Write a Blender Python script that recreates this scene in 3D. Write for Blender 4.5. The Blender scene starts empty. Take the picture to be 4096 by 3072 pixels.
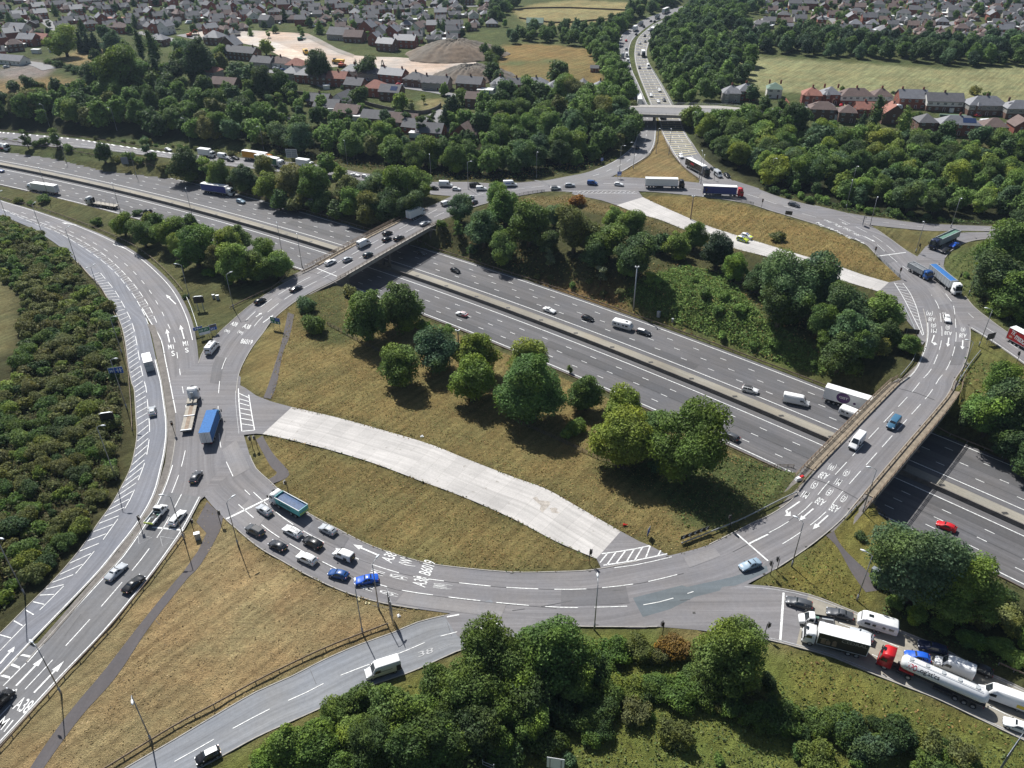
import bpy, math, random, numpy as np
from mathutils import Vector, Matrix
from mathutils.geometry import delaunay_2d_cdt
rnd = random.Random(7)
SC = bpy.context.scene
COL = SC.collection
# ------------------------------------------------------------------ camera, world, sun, exposure
PITCH, ROLL, CAMH, FPX = math.radians(33.35), math.radians(-0.2645), 112.4, 3117.0
FWD = Vector((0, math.cos(PITCH), -math.sin(PITCH)))
_u = Vector((1, 0, 0)).cross(FWD)
RGT = math.cos(ROLL)*Vector((1, 0, 0)) + math.sin(ROLL)*_u
UPV = -math.sin(ROLL)*Vector((1, 0, 0)) + math.cos(ROLL)*_u
cam = bpy.data.cameras.new('camera'); camo = bpy.data.objects.new('camera', cam); COL.objects.link(camo)
cam.sensor_width = 36; cam.lens = 36*FPX/4096; cam.clip_start = 1; cam.clip_end = 6000
M3 = Matrix((RGT, UPV, -FWD)).transposed().to_4x4(); M3.translation = Vector((0, 0, CAMH)); camo.matrix_world = M3
SC.camera = camo
SUN_EL, SUN_AZ = math.radians(50), math.radians(-29)          # the sun stands behind the scene, to the left
world = bpy.data.worlds.new('World'); SC.world = world; world.use_nodes = True
wn = world.node_tree.nodes; wl = world.node_tree.links
sky = wn.new('ShaderNodeTexSky'); sky.sky_type = 'NISHITA'; sky.sun_disc = False
sky.sun_elevation = SUN_EL; sky.sun_rotation = SUN_AZ; sky.altitude = 200; sky.dust_density = 1.5
bg = wn['Background']; bg.inputs[1].default_value = 0.060; wl.new(sky.outputs[0], bg.inputs[0])
sl = bpy.data.lights.new('sun', 'SUN'); sl.energy = 5.0; sl.angle = math.radians(0.53); sl.color = (1.0, 0.985, 0.955)
so = bpy.data.objects.new('sun', sl); COL.objects.link(so)
sdir = Vector((math.sin(SUN_AZ)*math.cos(SUN_EL), math.cos(SUN_AZ)*math.cos(SUN_EL), math.sin(SUN_EL)))
so.rotation_euler = sdir.to_track_quat('Z', 'Y').to_euler()
SC.view_settings.view_transform = 'Standard'; SC.view_settings.look = 'None'
SC.view_settings.exposure = 0.40; SC.view_settings.gamma = 1.0
SC.cycles.max_bounces = 5; SC.cycles.diffuse_bounces = 2; SC.cycles.glossy_bounces = 2
SC.cycles.transmission_bounces = 2; SC.cycles.transparent_max_bounces = 4
SC.cycles.caustics_reflective = False; SC.cycles.caustics_refractive = False
# ------------------------------------------------------------------ survey: from the photograph's points to the ground
K = 4096/2212                                                    # survey units: the photograph at 2212 wide
def ray(x, y):
    x, y = float(x), float(y)
    return FWD + (x*K-2048)/FPX*RGT - (y*K-1536)/FPX*UPV
def at(x, y, z=0.0):
    d = ray(x, y); t = (z-CAMH)/d.z
    return np.array((d.x*t, d.y*t, z))
def tl(c, r, x, y): return (553*c + x/4, 414.75*r + y/4)      # quarter tiles of the survey
def ats(c, r, x, y, z=0.0): return at(*tl(c, r, x, y), z)
def nums(s): return [float(v) for v in s.replace(';', ',').split(',')]
def pts(s): v = nums(s); return list(zip(v[0::2], v[1::2]))
def tpts(c, r, s): return [tl(c, r, *p) for p in pts(s)]
def cr(P, step=2.0, n_min=2):
    """Catmull-Rom through the rows of P, about one row every `step` metres"""
    P = np.array(P, float); n = len(P)
    out = []
    for i in range(n-1):
        p0, p1, p2, p3 = P[max(i-1, 0)], P[i], P[i+1], P[min(i+2, n-1)]
        k = max(n_min, int(np.linalg.norm((p2-p1)[:2])/step))
        for j in range(k):
            t = j/k
            out.append(0.5*((2*p1)+(-p0+p2)*t+(2*p0-5*p1+4*p2-p3)*t*t+(-p0+3*p1-3*p2+p3)*t**3))
    out.append(P[-1]); return np.array(out)
ZM = -7.75                                                       # the motorway runs below the roundabout
MO, MD = np.array((0, 224.0)), np.array((math.cos(math.atan(-.8755)), math.sin(math.atan(-.8755))))
MN = np.array((-MD[1], MD[0]))
def mw(s, o=0.0, z=ZM):
    """a point of the motorway: s along, o across (0 at the concrete barrier)"""
    c = 1.6 - 4.1e-4*(s-60)**2; sl_ = -8.2e-4*(s-60)
    d = (MD + MN*sl_)/math.hypot(1, sl_); nn = np.array((-d[1], d[0]))
    p = MO + MD*s + MN*c + nn*o
    return np.array((p[0], p[1], z))
def mtan(s):
    d = mw(s+1)-mw(s-1); return d/np.linalg.norm(d)
def far_off(s): return 21.4 + 3.2*min(1, max(0, (-80-s)/120))
RING = [s for s in [nums(q) for q in """1518,425,1511,395;1440,417,1440,388;1376,413,1376,384;1296,413,1310,381;1240,414,1246,378;1176,414,1176,390;1106,426,1090,397;1060,437,1030,399;1015,450,985,420;975,466,930,446;943,481,905,460;845,536,803,511;739,597,683,577;690,622,640,598;640,650,590,626;590,690,540,660;568,720,500,694;545,750,470,722;525,785,440,757;515,812,429,785;510,850,420,850;512,900,415,930;517,940,420,1010;540,984,430,1050;553,1012,442.5,1073;580,1037,482,1117;620,1074,553,1178;670,1111,610,1212;728,1142,665,1243;803,1179.5,745,1279;903,1212,828,1303;978,1224.5,903,1315.5;1106,1236,1050,1335;1206,1235,1200,1352;1281,1231,1300,1354;1380,1212,1420,1354;1455,1198,1520,1320;1531,1177,1600,1270;1581,1152,1674,1230;1631,1127,1720,1200;1662,1113,1759,1172;1709,1081,1815,1125;1751,1029,1856,1077;1851,924.5,1950,967;1937,836,2044,857;1951,823,2059,825;1975,801,2079,795;1995,757,2092,758;2002,727,2096,727;2001.5,697,2095,708;1994,667,2090,655;1980,640,2072,632;1965,622,2045,590;1945,602,2020,570;1917,575,1981.5,555;1894,552,1956,540;1870,528,1921.5,515;1839,515,1884,490;1784,492,1825,460;1709,468.5,1735,439;1659,453.5,1680,424;1620,441,1640,409;1570,432,1586,392;1518,425,1511,395""".split(';')]]
# every other road: left edge x,y, right edge x,y, height
ROADS = {
 'filter_lane': """-150,1520,-150,1625,0;-80,1442,-80,1550,0;0,1369,0,1461,0;60,1309,57,1399,0;120,1249,207,1244,0;175,1184.5,250,1192,0;212.5,1129.5,300,1129.5,0;240,1092,335,1067,0;265,1047,350,1010,0;282.5,1009.5,357,975,0;292.5,967,361,942,0;296,937,361,920,0;294,904.5,360,899.5,0;290,842,350,829.5,0;285,829,347,815,0;277.5,790,337.5,777,-.1;270,735,325,722,-.3;260,697,317.5,692,-.5;240,655,305,667,-.8;217.5,622,287.5,632,-1.2;190,590,250,585,-1.7;165,565,200,545,-2.1;125,530,150,515,-2.7;75,497,100,492,-3.2;37.5,480,37.5,465,-3.6;0,465,0,450,-4;-60,440,-60,428,-4.6;-160,402,-160,392,-5.5""",
 'motorway_slip_road': """-160,392,-160,372,-5.5;-60,428,-60,405,-4.6;0,450,0,431,-4;37.5,465,60,449,-3.6;100,492,125,470,-3.1;150,515,180,490,-2.6;200,545,240,515,-2.1;250,585,300,549,-1.6;287,632,350,590,-1.1;305,667,385,630,-.6;322,695,412,685,-.3;345,732,424,735,0;355,777,430,785,0;365,825,438,850,0;378,892,445,900,0""",
 'main_road_approach': """-150,1620,-190,1800,0;-40,1530,-60,1672,0;7,1482,70,1532,0;57,1430,137,1459,0;150,1325,235,1357,0;225,1244,327,1244,0;262,1204,360,1198,0;312,1132,398,1143,0;350,1062,435,1074,0;370,1004,455,1040,0;380,942,480,1000,0;377,892,490,930,0""",
 'exit_road': """1060,1295,1130,1376,0;1000,1317,1060,1390,0;959,1330,1015,1399,0;903,1344,985,1408,0;848,1367,930,1433,0;778,1392,873,1457,0;703,1424,765,1494,0;628,1462,688,1532,0;553,1495,628,1559,0;462.5,1547,553,1593,0;375,1599,478,1634,0;275,1657,395,1678,0;180,1715,300,1730,0;60,1790,180,1800,0""",
 'motorway_exit_approach': """1560,1268,1500,1360,0;1610,1264,1561,1367,0;1659,1267,1659,1382,0;1746,1284,1719,1397,0;1834,1317,1800,1420,0;1944,1362,1894,1459,0;2034,1399,1971.5,1489,0;2109,1442,2034,1514,0;2159,1464,2134,1562,0;2212,1489,2212,1599,0;2330,1545,2330,1655,0;2500,1620,2500,1740,0""",
 'slip_to_the_north': """2060,660,2085,640,0;2078,690,2105,664,0;2096,709,2134,687,0;2131.5,730,2171.5,714.75,0;2212,784.75,2225,750,-.4;2280,835,2300,800,-1;2400,915,2420,880,-2""",
 'branch_road_entry': """1981.5,555,2038,575,0;2001.5,532,2041.5,557,0;2025,518,2054,542,0;2050,508,2084,525,0;2080,502.5,2121.5,517,0;2125,501.5,2171.5,515,0;2181,501,2230,514,0;2300,500,2320,513,0;2420,500,2420,513,0""",
 'branch_road_exit': """1760,443.5,1790,478,0;1834,461,1839,480,0;1870,467,1871,485,0;1909,472,1934,492,0;1984,482,2009,498.5,0;2084,487,2071.5,498.5,0;2189,490,2181,500,0;2300,489,2300,499,0;2420,488,2420,499,0""",
 'main_road_departure': """1150,388,1190,404,0;1181,390,1260,400,0;1246,377.5,1316,383,0;1281,368,1345,370,0;1318,352.5,1376,352.5,0;1343.5,336,1401,335,0;1366,315,1413.5,312.5,-.2;1377,287,1417,287,-.6;1379,262,1418,262,-1;1377,245,1413,245,-1.2;1371,222,1397,222,-1.2;1361,180,1378.5,180,-.6;1346,150,1366,152,.2;1338,125,1360,127,1;1336.5,105,1359,107,2;1342,77.5,1367,85,3;1366,59,1385,67.5,4;1393.5,41,1411,49,5;1428.5,27.5,1441,36,5.6;1468,15,1473,24,6;1510,6,1515,13,6.4""",
 'main_road_arrival': """1500,404,1600,409,0;1511,390,1580,388,0;1493.5,375,1545,364,0;1466,350,1517,341,0;1443.5,312.5,1496,310,-.2;1430,287,1481,287.5,-.6;1422,255,1468.5,255,-1;1407,229,1453.5,229,-1.2;1395,200,1438.5,200,-.9;1381,165,1418.5,165,-.4;1373.5,140,1403.5,140,.5;1370.5,115,1397,117.5,1.5;1374,92,1400,97.5,2.4;1381,78,1408.5,75,3.2;1393,66,1423.5,57.5,4.2;1413.5,51,1441,45,5;1441,39,1473,29,5.6;1475,27,1490,19,6.1;1520,14,1530,8,6.4""",
 'motorway_off_slip': """-120,275,-120,292,-5.5;0,284,0,304,-4.6;150,297.5,175,320,-3.9;250,312,325,338,-3.2;362,328,420,350,-2.5;480,337,500,360,-1.8;553,342,600,372,-1.2;620,348,680,383,-.7;683,354,740,392,-.4;798,375,830,404,0;925,392,935,420,0;1010,398,1010,425,0""",
}
ROADS = {k: [nums(q) for q in v.split(';')] for k, v in ROADS.items()}
def stations(st):
    out = []
    for s in st:
        z = s[4] if len(s) > 4 else 0.0
        a, b = at(s[0], s[1], z), at(s[2], s[3], z)
        out.append(np.concatenate((a, b)))
    return np.array(out)
ST = {k: stations(v) for k, v in ROADS.items()}
ST['ring'] = stations(RING)
# ------------------------------------------------------------------ height of the land
def axis(segs):
    out = []
    for a, b, s in segs: out += list(np.arange(a, b, s))
    out.append(segs[-1][1]); return np.array(out)
GX = axis([(-2600, -640, 70), (-640, -300, 7), (-300, 300, 2.5), (300, 640, 7), (640, 2600, 70)])
GY = axis([(-200, 40, 20), (40, 470, 2.5), (470, 1010, 6), (1010, 3400, 80)])
XX, YY = np.meshgrid(GX, GY)
def sstep(t): t = np.clip(t, 0, 1); return t*t*(3-2*t)
BW = 13.0
def base_h(x, y):
    y0 = 352 + np.maximum(0, -70-x)*.5
    y0 = np.where(x > 150, 352 - (x-150)*.35, y0)
    z = 6.0*sstep((y-y0)/70) + np.maximum(0, y-480)*.012
    z += -2.5*sstep((95-y)/40)*sstep((x+40)/60)                       # the land falls away at the foot of the picture
    z += 1.2*np.exp(-(((x-20)/60)**2+((y-60)/30)**2))
    z += .5*np.sin(x*.021+1)*np.sin(y*.017)*sstep((y-430)/200)
    return z
def corridor(P, hw):
    P = np.array(P); D = np.full(XX.shape, 1e9); Z = np.zeros(XX.shape)
    h = np.broadcast_to(hw, (len(P),))
    for i in range(len(P)-1):
        a, b = P[i], P[i+1]; d = (b-a)[:2]; L = d@d
        if L < 1e-6: continue
        m = (XX > min(a[0], b[0])-45) & (XX < max(a[0], b[0])+45) & (YY > min(a[1], b[1])-45) & (YY < max(a[1], b[1])+45)
        if not m.any(): continue
        t = np.clip(((XX[m]-a[0])*d[0]+(YY[m]-a[1])*d[1])/L, 0, 1)
        dist = np.hypot(XX[m]-a[0]-t*d[0], YY[m]-a[1]-t*d[1]) - (h[i]+(h[i+1]-h[i])*t)
        q = D[m]; u = dist < q; q[u] = dist[u]; D[m] = q
        zz = Z[m]; zz[u] = (a[2]+(b[2]-a[2])*t)[u]; Z[m] = zz
    return D, Z
def build_land():
    cs = []
    S = np.arange(-420, 321, 10.0)
    cs.append(corridor([mw(s, (far_off(s)-17.3)/2) for s in S], [(far_off(s)+17.3)/2+2.2 for s in S]))
    for k, st in ST.items():
        mid = (st[:, :3]+st[:, 3:])/2; hw = np.linalg.norm(st[:, :2]-st[:, 3:5], axis=1)/2+1.5
        if k == 'ring':
            cs.append(corridor(mid[14:43], hw[14:43])); cs.append(corridor(np.concatenate((mid[45:], mid[:11])), np.concatenate((hw[45:], hw[:11]))))
        else: cs.append(corridor(mid, hw))
    dm = np.full(XX.shape, 1e9); ws = np.zeros(XX.shape); zs = np.zeros(XX.shape)
    for D, Z in cs:
        dm = np.minimum(dm, D); w = (1/(np.maximum(D, 0)+.35))**2*(D < BW*2.2); ws += w; zs += w*Z
    zc = np.where(ws > 0, zs/np.maximum(ws, 1e-9), 0)
    wb = sstep(dm/BW); b = base_h(XX, YY)
    return zc*(1-wb)+b*wb
HF = build_land()
def hf(x, y):
    x = np.asarray(x, float); y = np.asarray(y, float)
    i = np.clip(np.searchsorted(GX, x)-1, 0, len(GX)-2); j = np.clip(np.searchsorted(GY, y)-1, 0, len(GY)-2)
    u = np.clip((x-GX[i])/(GX[i+1]-GX[i]), 0, 1); v = np.clip((y-GY[j])/(GY[j+1]-GY[j]), 0, 1)
    return (HF[j, i]*(1-u)+HF[j, i+1]*u)*(1-v)+(HF[j+1, i]*(1-u)+HF[j+1, i+1]*u)*v
def hit(x, y, up=0.0):
    """where the line of sight through survey point x,y meets the land (raised by `up`)"""
    d = ray(x, y); t0, t1 = (30+up-CAMH)/d.z, (-13-CAMH)/d.z
    t = np.linspace(t0, t1, 90)
    dz = CAMH+d.z*t - hf(d.x*t, d.y*t) - up
    k = np.argmax(dz < 0)
    if k == 0: k = len(t)-1
    a, b = dz[k-1], dz[k]; tt = t[k-1]+(t[k]-t[k-1])*a/(a-b)
    return np.array((d.x*tt, d.y*tt, CAMH+d.z*tt-up))
def inside(poly, X, Y):
    poly = np.array(poly)[:, :2]; r = np.zeros(X.shape, bool); n = len(poly)
    mm = (X >= poly[:, 0].min()) & (X <= poly[:, 0].max()) & (Y >= poly[:, 1].min()) & (Y <= poly[:, 1].max())
    x, y = X[mm], Y[mm]; q = np.zeros(x.shape, bool)
    for i in range(n):
        x1, y1 = poly[i]; x2, y2 = poly[(i+1) % n]
        if y1 == y2: continue
        c = (y1 > y) != (y2 > y); q ^= c & (x < (x2-x1)*(y-y1)/(y2-y1)+x1)
    r[mm] = q; return r
# ------------------------------------------------------------------ materials
MATS = {}
def nodemat(name):
    m = bpy.data.materials.new(name); m.use_nodes = True; MATS[name] = m
    return m, m.node_tree.nodes, m.node_tree.links, m.node_tree.nodes['Principled BSDF']
def mixc(n, l, fac, a, b, mode='MIX'):
    x = n.new('ShaderNodeMix'); x.data_type = 'RGBA'; x.blend_type = mode
    for s, v in ((x.inputs[0], fac), (x.inputs[6], a), (x.inputs[7], b)):
        if hasattr(v, 'is_linked'): l.new(v, s)
        else: s.default_value = v if not isinstance(v, (tuple, list)) else (*v[:3], 1)
    return x.outputs[2]
def noise(n, l, vec, scale, detail=4, rough=.6, lo=.3, hi=.7):
    t = n.new('ShaderNodeTexNoise'); t.inputs['Scale'].default_value = scale; t.inputs['Detail'].default_value = detail; t.inputs['Roughness'].default_value = rough
    if vec is not None: l.new(vec, t.inputs['Vector'])
    r = n.new('ShaderNodeMapRange'); r.inputs[1].default_value = lo; r.inputs[2].default_value = hi
    l.new(t.outputs[0], r.inputs[0]); return r.outputs[0]
def gain(n, l, col, facs):
    """multiply a colour by 1 +- amount for each (factor 0..1, amount)"""
    out = col
    for f, a in facs:
        r = n.new('ShaderNodeMapRange'); r.inputs[3].default_value = 1-a; r.inputs[4].default_value = 1+a; l.new(f, r.inputs[0])
        v = n.new('ShaderNodeVectorMath'); v.operation = 'SCALE'
        if hasattr(out, 'is_linked'): l.new(out, v.inputs[0])
        else: v.inputs[0].default_value = out
        l.new(r.outputs[0], v.inputs[3]); out = v.outputs[0]
    return out
def bump(n, l, h, b, s=.4, d=.1):
    k = n.new('ShaderNodeBump'); k.inputs['Strength'].default_value = s; k.inputs['Distance'].default_value = d
    l.new(h, k.inputs['Height']); l.new(k.outputs[0], b.inputs['Normal'])
def asphalt(name, col, streak=.16, rough=.85, patch=.10):
    m, n, l, b = nodemat(name); tc = n.new('ShaderNodeTexCoord'); mp = n.new('ShaderNodeMapping')
    mp.inputs['Scale'].default_value = (.75, .012, 1); l.new(tc.outputs['UV'], mp.inputs[0])
    mp2 = n.new('ShaderNodeMapping'); mp2.inputs['Scale'].default_value = (2.6, .05, 1); l.new(tc.outputs['UV'], mp2.inputs[0])
    s1 = noise(n, l, mp.outputs[0], 1, 3, .55); s2 = noise(n, l, mp2.outputs[0], 1, 3, .6)
    o = tc.outputs['Object']
    c = gain(n, l, col, [(s1, streak), (s2, streak*.6), (noise(n, l, o, .05, 3), patch), (noise(n, l, o, 1.3, 5, .7), .09), (noise(n, l, o, 9, 2), .06)])
    tint = mixc(n, l, noise(n, l, o, .11, 4), c, (1.05, 1.0, .93), 'MULTIPLY')
    l.new(tint, b.inputs['Base Color']); b.inputs['Roughness'].default_value = rough; b.inputs['Specular IOR Level'].default_value = .25
    bump(n, l, noise(n, l, o, 14, 2), b, .25, .02)
    return m
def plain(name, col, rough=.6, metal=0.0, spec=.5, var=.06, scale=1.5, coat=0.0):
    m, n, l, b = nodemat(name)
    tc = n.new('ShaderNodeTexCoord')
    l.new(gain(n, l, col, [(noise(n, l, tc.outputs['Object'], scale, 4), var), (noise(n, l, tc.outputs['Object'], scale*7, 2), var*.6)]), b.inputs['Base Color'])
    b.inputs['Roughness'].default_value = rough; b.inputs['Metallic'].default_value = metal; b.inputs['Specular IOR Level'].default_value = spec
    if coat: b.inputs['Coat Weight'].default_value = coat; b.inputs['Coat Roughness'].default_value = .06
    return m
asphalt('asphalt_worn', (.172, .169, .178), .17); asphalt('asphalt_exit', (.200, .212, .232), .19); asphalt('asphalt_blue', (.170, .178, .203), .19)
asphalt('asphalt_dark', (.150, .152, .160), .15); asphalt('asphalt_motorway', (.110, .109, .115), .17, .8)
asphalt('asphalt_far', (.19, .19, .197), .13); asphalt('asphalt_patch', (.115, .135, .15), .1)
asphalt('repair_dark', (.135, .134, .142), .1); asphalt('repair_light', (.205, .20, .205), .1); asphalt('repair_motorway', (.088, .088, .093), .1, .8); plain('tar', (.06, .06, .062), .7)
asphalt('asphalt_path', (.092, .085, .088), .08); asphalt('asphalt_town', (.21, .21, .215), .08)
asphalt('concrete_slip', (.25, .235, .20), .14, .85, .2)
plain('paint_white', (.64, .64, .62), .6, var=.36, scale=2.2); plain('paint_yellow', (.62, .55, .30), .6, var=.2)
plain('paint_worn', (.36, .36, .36), .7, var=.35, scale=3)
plain('kerb_stone', (.33, .31, .28), .9, var=.2); plain('concrete', (.30, .28, .25), .9, var=.18, scale=.4)
plain('concrete_dark', (.15, .135, .12), .9, var=.25, scale=.5); plain('verge_dirt', (.22, .18, .13), .95, var=.3, scale=.8)
plain('steel', (.30, .30, .31), .5, .5); plain('steel_rust', (.21, .155, .11), .75, .2, var=.3); plain('galvanised', (.42, .44, .45), .5, .4)
plain('pole_dark', (.05, .048, .045), .6, .2); plain('black', (.012, .012, .013), .5); plain('lamp_white', (.75, .77, .78), .3)
plain('rubber', (.012, .012, .012), .85); plain('wood', (.13, .10, .07), .9, var=.3); plain('sign_grey', (.20, .22, .24), .6)
plain('sign_blue', (.02, .10, .42), .5); plain('sign_green', (.01, .16, .07), .5); plain('sign_white', (.8, .8, .8), .5)
plain('red', (.55, .02, .02), .4); plain('amber', (.7, .25, .02), .4)
def concrete_slab():
    m, n, l, b = nodemat('concrete_pale'); tc = n.new('ShaderNodeTexCoord')
    mp = n.new('ShaderNodeMapping'); l.new(tc.outputs['UV'], mp.inputs[0])
    br = n.new('ShaderNodeTexBrick'); br.offset = 0; br.inputs['Scale'].default_value = 1
    br.inputs['Brick Width'].default_value = 6.5; br.inputs['Row Height'].default_value = 3.6; br.inputs['Mortar Size'].default_value = .035
    br.inputs['Color1'].default_value = (.46, .437, .412, 1); br.inputs['Color2'].default_value = (.41, .39, .368, 1); br.inputs['Mortar'].default_value = (.33, .31, .29, 1)
    l.new(mp.outputs[0], br.inputs['Vector']); o = tc.outputs['Object']
    mp3 = n.new('ShaderNodeMapping'); mp3.inputs['Scale'].default_value = (1.2, .04, 1); l.new(tc.outputs['UV'], mp3.inputs[0])
    c = gain(n, l, br.outputs[0], [(noise(n, l, o, .08, 4), .14), (noise(n, l, o, 2.2, 5), .08), (noise(n, l, mp3.outputs[0], 1, 3), .14)])
    st = noise(n, l, o, .4, 5, .7, .63, .70)
    l.new(mixc(n, l, st, c, (.27, .25, .22)), b.inputs['Base Color']); b.inputs['Roughness'].default_value = .9
concrete_slab()
def land_mat():
    m, n, l, b = nodemat('land'); at_ = n.new('ShaderNodeAttribute'); at_.attribute_name = 'cover'
    tc = n.new('ShaderNodeTexCoord'); o = tc.outputs['Object']
    mq = n.new('ShaderNodeMapping'); mq.inputs['Rotation'].default_value = (0, 0, -.90); l.new(o, mq.inputs[0]); mp = n.new('ShaderNodeMapping'); mp.inputs['Scale'].default_value = (.06, .9, 1); l.new(mq.outputs[0], mp.inputs[0])
    big, mid, sm, ti = noise(n, l, o, .035, 5, .65), noise(n, l, o, .16, 5, .7), noise(n, l, o, .9, 5, .7), noise(n, l, o, 4.5, 4, .7)
    mow = noise(n, l, mp.outputs[0], .8, 3, .55, .36, .64)
    dry = mixc(n, l, noise(n, l, o, .09, 6, .7, .38, .62), (1.22, .95, .68), (.80, 1.06, .88))
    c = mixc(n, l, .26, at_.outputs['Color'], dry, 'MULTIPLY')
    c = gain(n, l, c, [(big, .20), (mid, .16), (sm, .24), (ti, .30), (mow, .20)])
    l.new(c, b.inputs['Base Color']); b.inputs['Roughness'].default_value = .95; b.inputs['Specular IOR Level'].default_value = .1
    ad = n.new('ShaderNodeMath'); ad.operation = 'ADD'; l.new(sm, ad.inputs[0]); l.new(ti, ad.inputs[1])
    bump(n, l, ad.outputs[0], b, .9, .35)
land_mat()
def dirt_mat():
    m, n, l, b = nodemat('bare_earth'); tc = n.new('ShaderNodeTexCoord'); o = tc.outputs['Object']
    at_ = n.new('ShaderNodeAttribute'); at_.attribute_name = 'cover'
    mp = n.new('ShaderNodeMapping'); mp.inputs['Rotation'].default_value = (0, 0, -.35); mp.inputs['Scale'].default_value = (.25, 1.6, 1); l.new(o, mp.inputs[0])
    c = gain(n, l, at_.outputs['Color'], [(noise(n, l, o, .03, 5), .22), (noise(n, l, mp.outputs[0], .25, 5, .7), .22), (noise(n, l, o, .5, 5), .15)])
    c = mixc(n, l, noise(n, l, o, .02, 4, .6, .42, .62), c, (1.08, .9, .76), 'MULTIPLY')
    l.new(c, b.inputs['Base Color']); b.inputs['Roughness'].default_value = .95
dirt_mat()
def foliage_mat(name):
    m, n, l, b = nodemat(name); oi = n.new('ShaderNodeObjectInfo'); ge = n.new('ShaderNodeNewGeometry'); tc = n.new('ShaderNodeTexCoord')
    c = gain(n, l, oi.outputs['Color'], [(ge.outputs['Random Per Island'], .38), (noise(n, l, tc.outputs['Object'], 1.6, 3), .28)])
    c = mixc(n, l, noise(n, l, tc.outputs['Object'], 1.1, 2, .5, .45, .62), c, (1.25, 1.12, .62), 'MULTIPLY')
    l.new(c, b.inputs['Base Color']); b.inputs['Roughness'].default_value = .6; b.inputs['Specular IOR Level'].default_value = .22
    tr = n.new('ShaderNodeBsdfTranslucent'); l.new(c, tr.inputs[0]); mx = n.new('ShaderNodeMixShader'); mx.inputs[0].default_value = .32
    l.new(b.outputs[0], mx.inputs[1]); l.new(tr.outputs[0], mx.inputs[2]); l.new(mx.outputs[0], n['Material Output'].inputs[0])
foliage_mat('foliage'); plain('bark', (.09, .07, .05), .9, var=.25, scale=3)
# ------------------------------------------------------------------ mesh building
class MB:
    def __init__(s): s.v = []; s.f = []; s.m = []; s.mats = []; s.uv = None
    def mi(s, m):
        if m not in s.mats: s.mats.append(m)
        return s.mats.index(m)
    def face(s, P, m):
        k = len(s.v); s.v += [tuple(map(float, p)) for p in P]; s.f.append(tuple(range(k, k+len(P)))); s.m.append(s.mi(m)); return s
    def faces(s, P, F, m):
        k = len(s.v); s.v += [tuple(map(float, p)) for p in P]; i = s.mi(m)
        for f in F: s.f.append(tuple(a+k for a in f)); s.m.append(i)
        return s
    def box(s, c, d, m, rz=0.0, taper=1.0):
        x, y, z = d[0]/2, d[1]/2, d[2]/2; ca, sa = math.cos(rz), math.sin(rz); P = []
        for zz, t in ((-z, 1), (z, taper)):
            for a, b in ((-x, -y), (x, -y), (x, y), (-x, y)):
                a *= t; b *= t; P.append((c[0]+a*ca-b*sa, c[1]+a*sa+b*ca, c[2]+zz))
        return s.faces(P, [(3, 2, 1, 0), (4, 5, 6, 7), (0, 1, 5, 4), (1, 2, 6, 5), (2, 3, 7, 6), (3, 0, 4, 7)], m)
    def tube(s, P, r, m, n=6, cap=True):
        P = [Vector(p) for p in P]; R = r if isinstance(r, (list, tuple)) else [r]*len(P); rings = []
        for i, p in enumerate(P):
            d = (P[min(i+1, len(P)-1)]-P[max(i-1, 0)]).normalized(); a = d.cross(Vector((0, 0, 1)))
            if a.length < 1e-3: a = Vector((1, 0, 0))
            a.normalize(); b = d.cross(a)
            rings.append([p+(a*math.cos(2*math.pi*k/n)+b*math.sin(2*math.pi*k/n))*R[i] for k in range(n)])
        return s.loft(rings, m, cap)
    def loft(s, rings, m, cap=True):
        n = len(rings[0]); V = [p for q in rings for p in q]; F = []
        for i in range(len(rings)-1):
            for k in range(n): F.append((i*n+k, i*n+(k+1) % n, (i+1)*n+(k+1) % n, (i+1)*n+k))
        if cap: F += [tuple(range(n-1, -1, -1)), tuple(range((len(rings)-1)*n, len(rings)*n))]
        return s.faces(V, F, m)
    def sweep(s, P, prof, m, closed=True):
        """carry the profile (across, up) along the line P"""
        P = np.array(P, float); rings = []
        for i in range(len(P)):
            d = P[min(i+1, len(P)-1)]-P[max(i-1, 0)]; d = d[:2]/(np.linalg.norm(d[:2])+1e-9); nn = (-d[1], d[0])
            rings.append([(P[i][0]+nn[0]*a, P[i][1]+nn[1]*a, P[i][2]+u) for a, u in prof])
        return s.loft(rings, m, closed) if closed else s.strip(rings, m)
    def strip(s, rings, m):
        n = len(rings[0]); V = [p for q in rings for p in q]; F = []
        for i in range(len(rings)-1):
            for k in range(n-1): F.append((i*n+k, i*n+k+1, (i+1)*n+k+1, (i+1)*n+k))
        return s.faces(V, F, m)
    def mesh(s, name, smooth=False):
        me = bpy.data.meshes.new(name); me.from_pydata(s.v, [], s.f)
        for m in s.mats: me.materials.append(MATS[m])
        me.polygons.foreach_set('material_index', s.m)
        if smooth: me.polygons.foreach_set('use_smooth', [True]*len(s.f))
        if s.uv is not None:
            u = me.uv_layers.new(name='UVMap'); lv = np.zeros(len(me.loops), int); me.loops.foreach_get('vertex_index', lv)
            u.data.foreach_set('uv', np.array(s.uv, float)[lv].ravel())
        me.update(); return me
    def build(s, name, parent=None, smooth=False, **k):
        return link(name, s.mesh(name, smooth), parent, **k)
def link(name, me, parent=None, **k):
    o = bpy.data.objects.new(name, me); COL.objects.link(o)
    if parent: o.parent = parent
    for a, b in k.items(): o[a] = b
    return o
def thing(name, label, cat, loc=(0, 0, 0), rz=0.0, group=None):
    o = bpy.data.objects.new(name, None); COL.objects.link(o); o.empty_display_size = .5
    o.location = loc; o.rotation_euler = (0, 0, rz); o['label'] = label; o['category'] = cat
    if group: o['group'] = group
    return o
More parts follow.
